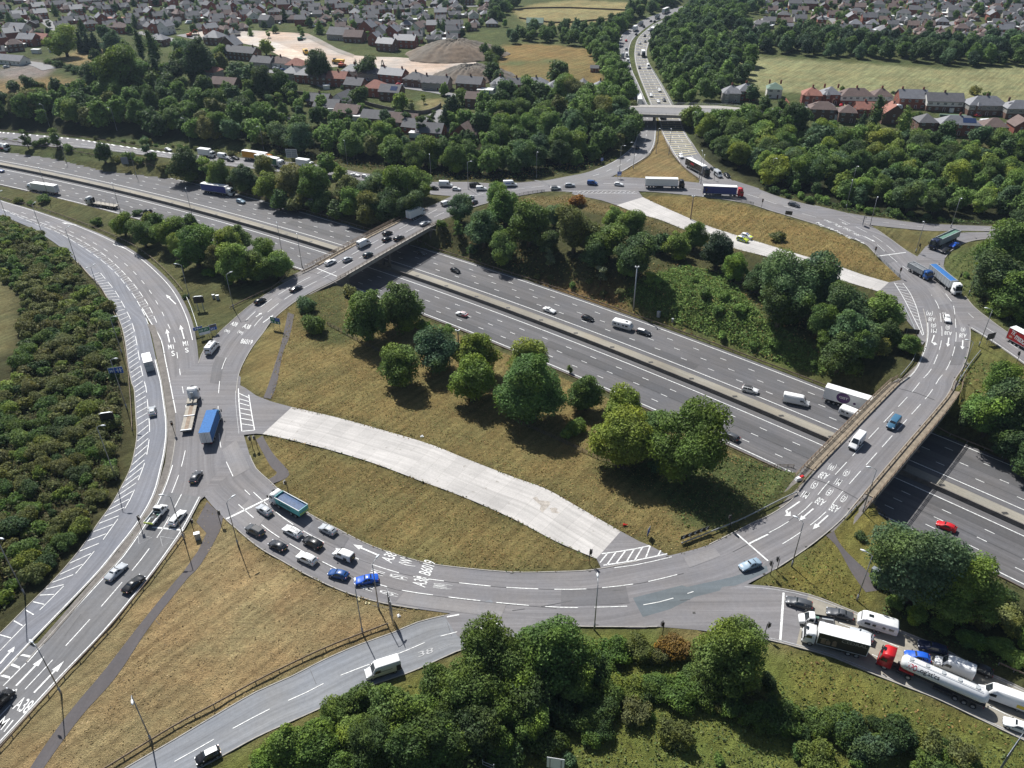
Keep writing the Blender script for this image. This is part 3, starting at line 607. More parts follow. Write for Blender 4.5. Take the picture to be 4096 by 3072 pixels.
for f, t, a, b, c in ((T12, 'A38', (1172, 1552), (1222, 1474), (1078, 1515)), (T12, '(W)', (1375, 1585), (1392, 1522), (1232, 1552)), (T12, 'B6019', (1506, 1662), (1556, 1545), (1405, 1632)),
        (r4, 'M1', (965, 440), (1000, 380), (740, 375)), (r4, '(S)', (1355, 520), (1384, 462), (1065, 445)), (T13, 'A38', (1462, 102), (1497, 25), (1345, 72)), (T13, '(W)', (1688, 120), (1700, 80), (1525, 103)),
        (r4, 'M1', (778, 695), (822, 625), (580, 625)), (r4, '(S)', (1197, 788), (1226, 735), (895, 712)),
        (r5, 'M1', (388, 478), (325, 452), (340, 543)), (r5, '(S)', (490, 357), (430, 343), (440, 437)), (r5, 'A38', (610, 268), (520, 240), (555, 332)), (r5, '(W)', (692, 165), (622, 142), (640, 238)),
        (r5, 'A38', (572, 565), (486, 522), (515, 628)), (r5, '(E)', (658, 440), (605, 418), (602, 517)), (r5, 'M1', (747, 337), (690, 313), (702, 402)), (r5, '(S)', (842, 234), (790, 210), (790, 302)),
        (r5, 'A38', (730, 632), (640, 595), (675, 702)), (r5, '(E)', (814, 512), (765, 487), (757, 587)),
        (r6, '(W)', (62, 467), (14, 462), (55, 505)), (r6, 'A38', (78, 517), (28, 513), (74, 547)), (r6, '(S)', (86, 560), (48, 556), (82, 594)), (r6, 'M1', (90, 603), (50, 600), (86, 634)),
        (r6, '(E)', (191, 574), (160, 570), (187, 610)), (r6, 'A38', (206, 624), (150, 618), (202, 652)), (r6, '(E)', (308, 592), (275, 588), (304, 624)), (r6, 'A38', (318, 639), (263, 636), (312, 670)), (r6, '(S)', (160, 476), (132, 474), (158, 490)),
        (T01, 'M1', (1458, 1362), (1505, 1358), (1450, 1322)), (T01, 'S', (1486, 1420), (1512, 1416), (1480, 1376)), (T01, 'M1', (1584, 1332), (1628, 1328), (1577, 1292)), (T01, 'S', (1605, 1390), (1632, 1386), (1598, 1350)),
        (T01, 'A38', (1990, 1150), (2040, 1165), (2012, 1118)), (T01, '(W)', (1932, 1212), (1975, 1228), (1950, 1184)), (T01, 'A38', (2092, 1172), (2150, 1188), (2118, 1138)), (T01, '(W)', (2047, 1222), (2090, 1240), (2064, 1194)), (T01, 'B6019', (2076, 1308), (2172, 1322), (2094, 1268)),
        (T03, 'A38', (105, 1150), (220, 1195), (190, 1040)), (T03, 'M1', (-40, 1310), (40, 1350), (40, 1210)), (T03, 'A38', (0, 1070), (100, 1060), (60, 985)),
        (T31, 'M1', (410, 268), (455, 300), (440, 262)), (T31, 'A38', (500, 305), (545, 330), (530, 300)), (T31, 'M1', (572, 335), (620, 365), (600, 332)), (T31, 'A38', (650, 375), (700, 405), (680, 372)),
        (T31, '(W)', (475, 245), (520, 268), (510, 243)), (T31, 'A38', (565, 280), (610, 305), (598, 278)), (T31, '(N)', (640, 315), (690, 340), (672, 312)), (T31, 'A38', (725, 355), (770, 380), (760, 352)), (T31, 'A38', (625, 258), (660, 280), (655, 262))):
    word(t, f(*a), f(*b), f(*c))
for t, a, b, c in (('38', (1395, 690), (1520, 660), (1400, 620)),): word(t, T13(1405, 705), T13(1535, 660), T13(1400, 660), 'paint_worn')
lines(1, 3, '1575,635,1590,660,1720,610,1710,580', .12, m='paint_worn'); lines(0, 2, '1195,1300,1315,1310,1275,1385,1155,1370,1195,1300|1385,1318,1525,1328,1490,1400,1345,1390,1385,1318', .09, m='paint_worn')
# yellow bar markings on the main road towards the roundabout
q = cr(ST['main_road_arrival'][2:15], 1.0); d = np.concatenate(([0], np.cumsum(np.linalg.norm(np.diff((q[:, :2]+q[:, 3:5])/2, axis=0), axis=1)))); t = 24.0; g = 3.0
while t < min(d[-1], 330):
    i = int(np.searchsorted(d, t)); a, b = q[i, :3], q[i, 3:]
    stroke([a+(b-a)*.06, a+(b-a)*.92], .55, 'paint_yellow', conform=True); t += g; g *= 1.025
for k_, m_ in enumerate(MK): MK[m_].build({'paint_white': 'road_markings', 'paint_worn': 'faded_road_markings', 'paint_yellow': 'yellow_bar_markings'}[m_], kind='structure')
# ------------------------------------------------------------------ fills where roads meet
MK.clear()
def fill(s, m, z): sheet('road_mouth', [at(x, y) for x, y in pts(s)], z, m)
fill('959,1329,1010,1316,1130,1330,1200,1352,1160,1361,1100,1369,1050,1385,1015,1398,985,1370', 'asphalt_worn', .030)
fill('1500,1290,1610,1262,1659,1266,1690,1272,1690,1389,1561,1368,1506,1361,1420,1354,1440,1320', 'asphalt_worn', .040)
fill('429,782,470,760,520,815,515,900,540,985,440,1074,433,1080,395,1040,380,940,376,892,365,825', 'asphalt_worn', .030)
fill('1246,377,1316,382,1391,386,1400,410,1250,412,1181,400,1181,390', 'asphalt_worn', .031)
fill('1511,392,1586,390,1640,407,1640,425,1560,420,1500,410', 'asphalt_worn', .032)
fill('1981,555,2000,532,2041,557,2038,575,2052,600,2020,610,1975,590', 'asphalt_worn', .033)
fill('2045,592,2069,627,2084,647,2134,687,2110,700,2096,709,2080,700,2050,650', 'asphalt_worn', .034)
fill('1759,443,1834,461,1839,480,1871,487,1840,500,1780,480', 'asphalt_worn', .035)
fill('880,473,930,446,985,419,1012,412,1030,398,1106,398,1106,420,1020,446,960,470,905,490', 'asphalt_worn', .034)
fill('925,393,1012,393,1090,398,1090,405,1030,410,1008,415,930,420', 'asphalt_worn', .037)
stroke([at(*p) for p in tpts(1, 3, '1650,355,1755,335')], .3)
fill('0,1455,57,1396,80,1390,90,1403,57,1434,7,1486,-60,1562,-150,1632,-160,1610,-80,1545', 'asphalt_dark', .042)
for s in ('188,683,195,730,270,700', '100,765,112,812,172,795', '15,860,25,900,88,880'): stroke([ats(0, 3, *p) for p in pts(s)], .5, smooth=False)
lines(0, 3, '225,755,30,950|150,708,0,865', .2)
mb().build('nose_markings', kind='structure')
# repairs, seams, joints and gullies in the roads
def ringpos(i, f): q = ST['ring']; k = int(i); t = i-k; a = q[k]+(q[k+1]-q[k])*t; return a[:3]+(a[3:]-a[:3])*f
for i0, i1, f0, f1, m in ((27.2, 28.4, .05, .30, 'repair_dark'), (30.3, 32.2, .70, .96, 'repair_light'), (33.1, 34.6, .36, .64, 'repair_dark'), (36.2, 37.1, .1, .3, 'repair_light'), (18.1, 19.6, .4, .66, 'repair_dark'), (22.1, 23.8, .1, .42, 'repair_light'), (46.2, 47.6, .7, .95, 'repair_dark'), (50.1, 51.5, .35, .6, 'repair_light'), (54.2, 55.6, .1, .4, 'repair_dark'), (59.3, 60.8, .5, .9, 'repair_light'), (3.2, 4.4, .1, .4, 'repair_dark'), (14.2, 15.1, .36, .64, 'repair_light'), (42.3, 42.7, .05, .33, 'repair_dark'), (25.1, 25.8, .5, .9, 'repair_light')):
    q = np.array([np.concatenate((ringpos(i, f0), ringpos(i, f1))) for i in np.linspace(i0, i1, 5)]); ribbon('road_repair', q, m, .058, 2)
for s0, s1, o0, o1 in ((-40, 62, 6.7, 10.1), (-120, -60, 10.3, 13.9), (90, 150, 13.9, 17.5), (20, 110, -9.7, -6.3), (-30, 15, -17.1, -13.6), (115, 170, -6.0, -2.7), (-200, -150, -13.4, -9.9)):
    ribbon('road_repair', np.array([np.concatenate((mw(s, o0), mw(s, o1))) for s in np.linspace(s0, s1, 12)]), 'repair_motorway', .04, 2)
for i0, i1, f in ((26, 36, .34), (26, 33, .68), (37.5, 41, .33), (46, 52, .66), (12, 17, .5), (55, 60, .34)):
    q = [ringpos(i, f+.012) for i in np.linspace(i0, i1, 40)]; stroke(q, .07, 'tar', .064, smooth=False)
lines(3, 2, '355,805,560,880,795,1005|1130,40,1290,80,1440,140', .16, m='tar', z=.07); lines(1, 1, '1270,255,1400,300,1560,330|430,690,560,720,700,790', .16, m='tar', z=.07)
for s in ('870,130,965,122', '0,300,110,285', '250,265,520,215', '1450,210,1540,205'): lines(2, 3, s, .1, m='tar', z=.064)
lines(1, 3, '470,815,520,935|1000,255,1300,300|1650,400,1690,520', .07, m='tar', z=.064); lines(0, 3, '1300,330,1380,420|700,330,560,520', .07, m='tar', z=.064)
for o_ in (6.5+14.9/4*1+.1, -2.5-14.8/2+.1): stroke([mw(s, o_) for s in np.arange(-260, 241, 6.0)], .07, 'tar', .062, smooth=False)
mb('tar').build('tar_seams', kind='structure')
g_ = MB(); g_.box((0, 0, 0), (.5, .4, .03), 'pole_dark'); gm = g_.mesh('gully_grate')
for k_, i in enumerate(np.arange(26.3, 50, 1.9)):
    for f in (.02, .98):
        o = link('gully_grate', gm, None, label='small iron gully grate at the kerb of the roundabout', category='drain', group='gully grates at the roundabout kerb'); o.location = ringpos(i, f)+np.array((0, 0, .072))
# ------------------------------------------------------------------ bridges
def moff(p):
    r = np.array(p[:2])-MO; s = r@MD; return r@MN-(1.6-4.1e-4*(s-60)**2)
def bridge(name, i0, i1, label, walks, lo=-23.5, hi=None):
    q = cr(ST['ring'][i0:i1], 1.0); o = np.array([moff((a[:3]+a[3:])/2) for a in q])
    hi = hi or 29
    root = thing(name, label, 'bridge', tuple((q[len(q)//2, :3]+q[len(q)//2, 3:])/2))
    L = np.array(root.location)
    # straight deck edges, square to the run of the road
    k = (o > lo-16) & (o < hi+16); Q = q[k]; ok = o[k]
    dirn = Q[-1]-Q[0]; E = []
    for a in Q:
        w = a[:3]-a[3:]; w = w/np.linalg.norm(w); E.append((a[:3]+w*walks[0], a[3:]-w*walks[1], w, a[:3], a[3:]))
    mid = [i for i in range(len(E)) if lo < ok[i] < hi]
    d = MB(); rg = []
    for i in mid:
        l, r = E[i][0]-L, E[i][1]-L
        rg.append([(l[0], l[1], -.02), (l[0], l[1], -1.25), (r[0], r[1], -1.25), (r[0], r[1], -.02)])
    d.loft(rg, 'concrete'); d.build('deck', root)
    for side, wk in ((0, walks[0]), (1, walks[1])):
        e = MB(); rg = []
        for i in mid:
            inner, outer = E[i][3+side]-L, E[i][side]-L
            rg.append([(inner[0], inner[1], -.01), (inner[0], inner[1], .14), (outer[0], outer[1], .14), (outer[0], outer[1], -.3)])
        e.loft(rg, 'verge_dirt' if wk > 1.2 else 'concrete'); e.build('walkway', root)
        line = np.array([E[i][side]-L+np.array((0, 0, .14)) for i in range(len(E)) if lo-5 < ok[i] < hi+5])
        par = MB()
        for z in (.45, .78, 1.1): par.sweep(line+np.array((0, 0, z)), [(-.04, -.05), (-.04, .05), (.04, .05), (.04, -.05)], 'steel_rust')
        for p in line[::2]: par.box(p+np.array((0, 0, .55)), (.11, .11, 1.1), 'steel_rust')
        par.build('parapet', root)
        if wk > 1.2:
            gr = MB(); gl = np.array([E[i][3+side]+(E[i][2] if side == 0 else -E[i][2])*.35-L+np.array((0, 0, .14)) for i in range(len(E)) if lo-8 < ok[i] < hi+8])
            gr.sweep(gl+np.array((0, 0, .6)), [(-.05, -.17), (-.05, .17), (.05, .17), (.05, -.17)], 'steel_rust')
            for p in gl[::3]: gr.box(p+np.array((0, 0, .3)), (.12, .12, .6), 'steel_rust')
            gr.build('guard_rail', root)
    for end in (0, 1):
        ids = [i for i in range(len(E)) if (ok[i] < lo+2.2 if end == 0 else ok[i] > hi-2.2)]
        ids.sort(key=lambda i: abs(ok[i]-(lo if end == 0 else hi)))
        a = MB(); ii = sorted(ids); rg = []
        for i in ii:
            l, r = E[i][0]-L, E[i][1]-L; rg.append([(l[0], l[1], -.06), (l[0], l[1], -9), (r[0], r[1], -9), (r[0], r[1], -.06)])
        if len(rg) > 1: a.loft(rg, 'concrete_dark'); a.build('abutment', root)
    for pt in ((2.6,),):
        i = min(range(len(E)), key=lambda i: abs(ok[i]-pt[0])); l, r = E[i][0], E[i][1]
        for t in (.1, .37, .63, .9):
            c = l+(r-l)*t-L; p = MB(); p.tube([(c[0], c[1], -8), (c[0], c[1], -1.9)], .5, 'concrete_dark', 12); p.build('pier', root, True)
        cb = MB(); cb.loft([[(x[0]-L[0]+dx*MD[0], x[1]-L[1]+dx*MD[1], z) for dx, z in ((-.6, -1.95), (.6, -1.95), (.6, -1.2), (-.6, -1.2))] for x in (l, r)], 'concrete_dark'); cb.build('crosshead', root)
    return root
bridge('motorway_bridge', 8, 18, 'road bridge over the motorway with rusty rails, farther of the two roundabout bridges', (.9, 2.3))
bridge('motorway_bridge', 38, 49, 'road bridge over the motorway with rusty rails, nearer of the two roundabout bridges', (2.4, 2.4))
# the local road bridge over the main road beyond the roundabout
def local_bridge():
    z = 6.3; A = [at(x, y, z) for x, y in pts('1280,227,1371,226,1551,228,1606,233')]; B = [at(x, y, z) for x, y in pts('1280,240,1369,246,1493,250,1600,249')]
    root = thing('road_bridge', 'grey concrete road bridge crossing high over the main road beyond the roundabout', 'bridge', tuple((A[1]+B[2])/2-np.array((0, 0, z)))); L = np.array(root.location)
    d = MB(); d.loft([[(p[0], p[1], p[2]) for p in (a-L, a-L-(0, 0, 1.5), b-L-(0, 0, 1.5), b-L)] for a, b in zip(A, B)], 'concrete'); d.build('deck', root)
    s = MB(); m = lambda a, b, t: a+(b-a)*t
    s.strip([[m(a, b, .30)-L+(0, 0, .03), m(a, b, .93)-L+(0, 0, .03)] for a, b in zip(A, B)], 'asphalt_town'); s.uv = [(p[1], p[0]) for p in s.v]; s.build('road_surface', root)
    s = MB(); s.loft([[m(a, b, .04)-L+(0, 0, .0), m(a, b, .04)-L+(0, 0, .15), m(a, b, .30)-L+(0, 0, .15), m(a, b, .30)-L] for a, b in zip(A, B)], 'kerb_stone'); s.build('pavement', root)
    for e in (A, B):
        P = cr(np.array(e)-L, 2); g = MB()
        for h in (.5, 1.1): g.sweep(P+np.array((0, 0, h)), [(-.05, -.05), (-.05, .05), (.05, .05), (.05, -.05)], 'galvanised')
        for p in P[::2]: g.box(p+np.array((0, 0, .55)), (.1, .1, 1.1), 'galvanised')
        g.build('parapet', root)
    for x0, x1 in ((1371, 1369), (1551, 1496)):
        a, b = at(x0, 227, z)-L, at(x1, 249, z)-L; g = MB(); dx = -9 if x0 < 1400 else 9
        g.loft([[(p[0], p[1], -3.5), (p[0], p[1], 4.8), (p[0]+dx, p[1], 4.8), (p[0]+dx, p[1], -3.5)] for p in (a, b)], 'concrete_dark'); g.build('abutment', root)
    c = (at(1413, 227, z)+at(1418, 247, z))/2-L
    for t in (-4, 0, 4): g = MB(); g.tube([(c[0]+.1*t, c[1]+t, -3), (c[0]+.1*t, c[1]+t, 4.9)], .5, 'concrete', 10); g.build('pier', root)
local_bridge()
# ------------------------------------------------------------------ crash barriers, fences
def barrier(P, label, mat='steel_rust', h=.62, conf=True, postmat='steel', name='crash_barrier', every=2):
    P = cr(P, 1.6); root = thing(name, label, 'crash barrier', tuple(P[len(P)//2])); L = np.array(root.location)
    P = P.copy()
    if conf: P[:, 2] = hf(P[:, 0], P[:, 1])
    P -= L; b = MB(); prof = [(-.04, -.17), (-.07, -.09), (-.03, 0), (-.07, .09), (-.04, .17), (.04, .17), (.04, -.17)]
    b.sweep(P+np.array((0, 0, h)), prof, mat); b.build('beam', root)
    p = MB()
    for q in P[::every]: p.box(q+np.array((0, 0, h/2-.05)), (.12, .12, h+.1), postmat)
    p.build('post', root, kind='stuff'); return root
SB = lambda o, s0, s1: [mw(s, far_off(s)+1.9 if o == 'f' else o, ZM) for s in np.arange(s0, s1+1, 6.0)]
barrier(SB('f', -420, 320), 'long steel barrier along the far edge of the motorway')
barrier(SB(-19.3, -420, 320), 'long steel barrier along the near edge of the motorway')
def median():
    S = np.arange(-420, 321, 5.0); root = thing('concrete_barrier', 'long low concrete wall dividing the two directions of the motorway', 'barrier wall', tuple(mw(0, 0))); L = np.array(root.location)
    b = MB(); b.sweep(np.array([mw(s, 0)-L for s in S]), [(-.42, -.05), (-.3, .35), (-.16, 1.15), (.16, 1.15), (.3, .35), (.42, -.05)], 'concrete_dark'); b.build('wall', root)
    for i, s in enumerate(np.arange(-260, 240, 13.5)):
        link('drain_cover', MB().box((0, 0, .02), (1.3, .8, .04), 'pole_dark').mesh('drain_cover'), None, label='dark iron drain cover set in the pale strip beside the motorway wall', category='drain', group='drain covers in the motorway median').location = mw(s, 2.4, ZM+.03)
median()
for P, lb in ((tpts(0, 1, '-300,-25,0,55,400,165,800,310,1100,440,1300,570,1480,740,1580,860'), 'steel barrier curving along the outer edge of the motorway slip road'),
              (tpts(0, 1, '1610,910,1660,1030,1712,1190'), 'short pale barrier ending near the blue direction signs'),
              (tpts(0, 1, '680,620,770,730,870,830,1000,1080,1060,1250,1110,1550,1120,1659,1135,1850,1146,2078'), 'steel barrier between the filter lane and the bushy bank'),
              (tpts(0, 2, '1595,1305,1330,1659,980,2090,560,2545,0,3175'), 'steel barrier beside the two lane approach road and the footpath'),
              (tpts(1, 3, '1140,430,900,520,600,640,300,780,0,930,-362,1130,-712,1320,-1232,1640,-1500,1800'), 'long steel barrier along the straw grass above the exit road'),
              (tpts(1, 1, '410,682,200,790,0,900,-222,1010'), 'rusty barrier on the outside of the bend below the farther bridge'),
              (tpts(2, 2, '2460,950,2330,1010,2212,1070,1960,1195,1700,1300,1460,1395'), 'pale barrier behind the black and white chevron board'),
              (tpts(3, 1, '1270,1410,1240,1480,1140,1600'), 'pale barrier on the inside of the bend above the nearer bridge'),
              (tpts(3, 1, '1175,1010,1230,1120,1275,1230'), 'short pale barrier beside the hatched end of the upper crossover road'),
              (tpts(3, 1, '1830,1385,1740,1500,1640,1659'), 'pale barrier curving down to the outer rail of the nearer bridge'),
              (tpts(2, 0, '1290,1130,1360,1300,1480,1450,1620,1560'), 'barrier along the right side of the straw island under the local bridge'),
              (tpts(2, 0, '1262,1130,1250,1240,1150,1370,1000,1465'), 'barrier along the left side of the straw island under the local bridge'),
              (tpts(0, 0, '-200,1110,0,1130,700,1190,1450,1310'), 'barrier above the off slip at the foot of the tree belt'),
              (tpts(3, 2, '760,1065,720,1110,660,1165'), 'short pale barrier end by the footpath at the nearer bridge'),
              (tpts(2, 0, '1185,560,1260,680,1340,815,1395,915'), 'pale barrier along the main road above the local bridge'),
              (tpts(3, 3, '1990,770,2120,830,2260,890'), 'short steel barrier beside the queue of cars and the hedge')):
    barrier([hit(*p) for p in P], lb, 'galvanised' if 'pale' in lb else 'steel_rust')
def railing(P, label, mat, posts=1.8, h=1.05, rails=(.25, .6, 1.0), name='post_and_rail_fence', cat='fence', bars=0):
    P = cr([hit(*p) for p in P], posts); root = thing(name, label, cat, tuple(P[0])); P = P-P[0]; b = MB()
    for z in rails: b.sweep(P+np.array((0, 0, z)), [(-.03, -.05), (-.03, .05), (.03, .05), (.03, -.05)], mat)
    b.build('rail', root); b = MB()
    for p in P: b.box(p+np.array((0, 0, h/2)), (.11, .11, h), mat)
    b.build('post', root, kind='stuff')
    if bars:
        b = MB()
        for i in range(len(P)-1):
            for k in range(bars): b.box(P[i]+(P[i+1]-P[i])*(k+.5)/bars+np.array((0, 0, h*.55)), (.03, .03, h*.85), mat)
        b.build('infill', root, kind='stuff')
railing(tpts(1, 1, '620,1150,790,1240,960,1330,1100,1400'), 'old timber post fence running behind the large round trees on the island', 'wood')
railing(tpts(2, 2, '30,330,220,410,530,550,680,620,1010,760'), 'dark timber post fence crossing the dry grass below the big double tree', 'wood')
railing(tpts(3, 1, '935,555,1000,610,1060,670,1140,745'), 'pale blue pedestrian railing at the crossing by the upper crossover road', 'sign_grey', bars=7, name='pedestrian_railing')
railing(tpts(2, 1, '-60,55,0,45,140,15,280,-2'), 'grey pedestrian railing left of the upper crossover mouth', 'steel', bars=7, name='pedestrian_railing')
railing(tpts(2, 1, '1690,38,1850,55,1980,82,2085,110'), 'grey pedestrian railing below the blue curtain sided lorry', 'steel', bars=7, name='pedestrian_railing')
railing(tpts(3, 2, '-40,730,100,722,220,725'), 'timber fence stub at the corner of the nearer bridge', 'wood')
railing(tpts(3, 2, '860,1040,930,1090,1000,1150,1060,1230'), 'timber fence falling down the bank beside the nearer bridge', 'wood')
# ------------------------------------------------------------------ street lamps
def make_lamp(h=11.5, arm=1.6, double=False):
    t = thing('street_lamp', 'lamp', 'street lamp')
    b = MB(); b.tube([(0, 0, -.3), (0, 0, 1.6)], .17, 'steel', 8); b.tube([(0, 0, 1.6), (0, 0, h)], [.11, .075], 'steel', 8); b.build('pole', t, True)
    for sgn in ((1, -1) if double else (1,)):
        a = MB(); a.tube([(0, 0, h-.1), (sgn*arm*.35, 0, h+.25), (sgn*arm, 0, h+.42)], .05, 'galvanised', 6); a.build('arm', t, True)
        l = MB(); x = sgn*(arm+.35); l.loft([[(x-.5, -.13, h+.36), (x-.5, .13, h+.36), (x-.5, .1, h+.5), (x-.5, -.1, h+.5)], [(x, -.2, h+.38), (x, .2, h+.38), (x, .15, h+.58), (x, -.15, h+.58)], [(x+.5, -.1, h+.42), (x+.5, .1, h+.42), (x+.5, .08, h+.52), (x+.5, -.08, h+.52)]], 'lamp_white'); l.build('lantern', t, True)
    return t
LAMP = {k: make_lamp(*a) for k, a in {'s': (11.5, 1.3), 't': (14.5, 1.1), 'm': (12, .9), 'd': (11.5, 1.0, True)}.items()}
used = {}
def lamp(kind, base, toward, label, up=True):
    p = hit(*base); q = hit(*toward); a = math.atan2(q[1]-p[1], q[0]-p[0]); o = LAMP[kind]; lb = ('tall ' if kind == 't' else 'twin headed ' if kind == 'd' else 'slim grey ')+'lamp post '+label
    if not used.get(kind): used[kind] = 1; o.location = p; o.rotation_euler = (0, 0, a); o['label'] = lb; o['group'] = 'lamp posts round the junction'
    else: o = dup(o, p, a, lb, 'lamp posts round the junction')
sp = lambda x, y: (x/K, y/K)
for kd, bx, by, tx, ty, lb in (('s', 245, 2775, -40, -40, 'between the approach road barrier and the dark footpath'), ('s', 606, 2965, 20, 90, 'at the barrier above the exit road, lowest in the view'),
    ('t', 465, 1919, 90, 0, 'on the bushy bank opposite the black matrix sign'), ('t', 100, 2380, 90, 30, 'at the foot of the bushy bank, lower left'), ('t', 508, 1637, 90, 0, 'behind the blue motorway sign on the bushy bank'),
    ('s', 488, 1416, 60, 0, 'beside the filter lane barrier above the blue motorway sign'), ('d', 407, 1203, 60, -30, 'between bank and hatched filter lane, upper part'), ('s', 303, 1040, 60, -30, 'in the bushes beside the chevron strip'),
    ('s', 169, 935, 60, -30, 'in the bushes by the upper chevrons'), ('s', 32, 884, 60, -20, 'at the left end of the slip road'),
    ('s', 759, 1194, -60, 0, 'on dry grass left of the two grey cabinets'), ('s', 935, 1236, 60, -20, 'on dry grass below the maples by the bridge bend'),
    ('s', 737, 2159, -70, 0, 'beside the two lane stop line and grey cabinet'), ('s', 953, 2183, 60, -40, 'at the tip of the straw triangle beside the queue'),
    ('s', 1515, 2436, 50, -60, 'in front of the bright blue car'), ('s', 1451, 2536, 0, -80, 'left of the green sign on the straw triangle'), ('s', 2377, 2517, -5, -80, 'at the kerb behind the large rounded tree, foot of the view'),
    ('s', 3166, 2266, -80, -40, 'on the small grass triangle near the silver saloon'), ('s', 3451, 2048, -70, -10, 'at the corner of the nearer bridge by the path'), ('s', 3427, 2402, -50, -20, 'beside the path above two queueing grey saloons'),
    ('s', 3875, 1179, -60, 0, 'on the green bank beside the bulk tipper lorry'), ('s', 3915, 1386, -70, -10, 'behind the barrier opposite the red lorry'), ('s', 3838, 1520, -70, -10, 'on the verge above the outer rail of the nearer bridge'),
    ('s', 3479, 905, 0, 60, 'below the branch road exit near the blue sign'), ('s', 3803, 911, 20, 40, 'on the grass beyond the grey bulk lorry'), ('s', 3662, 1011, -40, 30, 'on the island tip in front of the grey bulk lorry'), ('s', 3384, 833, -30, 60, 'against the woods above the roundabout'),
    ('s', 2533, 676, -60, 0, 'on the straw island, left of the parked barriers'), ('s', 2624, 613, 30, 20, 'at the narrow top of the straw island'), ('s', 2797, 716, -20, -40, 'right of the black lorry with red lettering'), ('s', 2675, 621, -10, -30, 'among the yellow bars of the main road'),
    ('s', 2478, 688, 60, 10, 'at the mouth of the main road departure beside the woods'), ('s', 2146, 713, 30, 40, 'at the wood edge above the queue of vans'), ('s', 2803, 735, 10, -50, 'close behind the black lorry cab'), ('s', 2784, 546, -50, 0, 'below the right end of the local bridge'),
    ('s', 1873, 757, 60, 0, 'beside the white panel van on the far side'), ('s', 1725, 722, 0, 60, 'at the wood edge beside the two white vans'), ('s', 1056, 602, -40, 20, 'beside the green artic on the off slip'), ('s', 1390, 662, -10, 30, 'in the trees above the off slip'),
    ('s', 199, 507, -40, 0, 'leftmost of three at the edge of the tree belt'), ('s', 468, 523, -40, 0, 'middle of three at the edge of the tree belt'), ('s', 759, 569, -40, 0, 'rightmost of three at the edge of the tree belt'),
    ('m', 482, 849, -5, -30, 'at the motorway edge behind the empty flatbed'), ('m', 196, 790, -5, -30, 'at the motorway edge behind the white artic'), ('m', 265, 647, -30, -10, 'on the far motorway verge, leftmost'), ('m', 546, 706, -30, -10, 'on the far motorway verge beside the grey sign'),
    ('m', 771, 873, -5, -30, 'in the trees between slip road and motorway'), ('m', 1130, 1020, -5, -30, 'beside the motorway left of the farther bridge'), ('m', 1209, 1069, -5, -30, 'at the near corner of the farther bridge'), ('m', 1489, 902, -5, -30, 'at the far corner of the farther bridge, in the trees'),
    ('m', 1145, 814, -10, -30, 'on the far motorway verge above the blue artic'), ('m', 1637, 833, -10, -30, 'beside the box lorry on the farther bridge'), ('s', 3077, 741, 20, 10, 'at the wood edge, far right of the black lorry'), ('s', 3400, 775, 10, 10, 'in the wood above the branch road')):
    lamp(kd, (bx/K, by/K), ((bx+tx)/K, (by+ty)/K), lb)
def mast(px, py, h, mat, label):
    t = thing('camera_mast', label, 'camera mast', tuple(hit(px, py)))
    b = MB(); b.tube([(0, 0, -.5), (0, 0, h)], [.26, .17], mat, 10); b.build('pole', t, True)
    b = MB(); b.box((0, 0, h+.15), (.7, .25, .25), 'galvanised'); b.build('bracket', t)
    for x in (-.5, .4): c = MB(); c.box((x, -.1, h+.45), (.3, .55, .32), 'lamp_white', .3, .8); c.build('camera', t)
mast(2533/K, 1240/K, 15, 'galvanised', 'tall grey camera mast beside the motorway near the caravan'); mast(1838/K, 1467/K, 11, 'steel_rust', 'brown camera mast standing behind the bright green trees'); mast(2762/K, 878/K, 9, 'steel_rust', 'brown camera mast behind a tree by the upper crossover road')
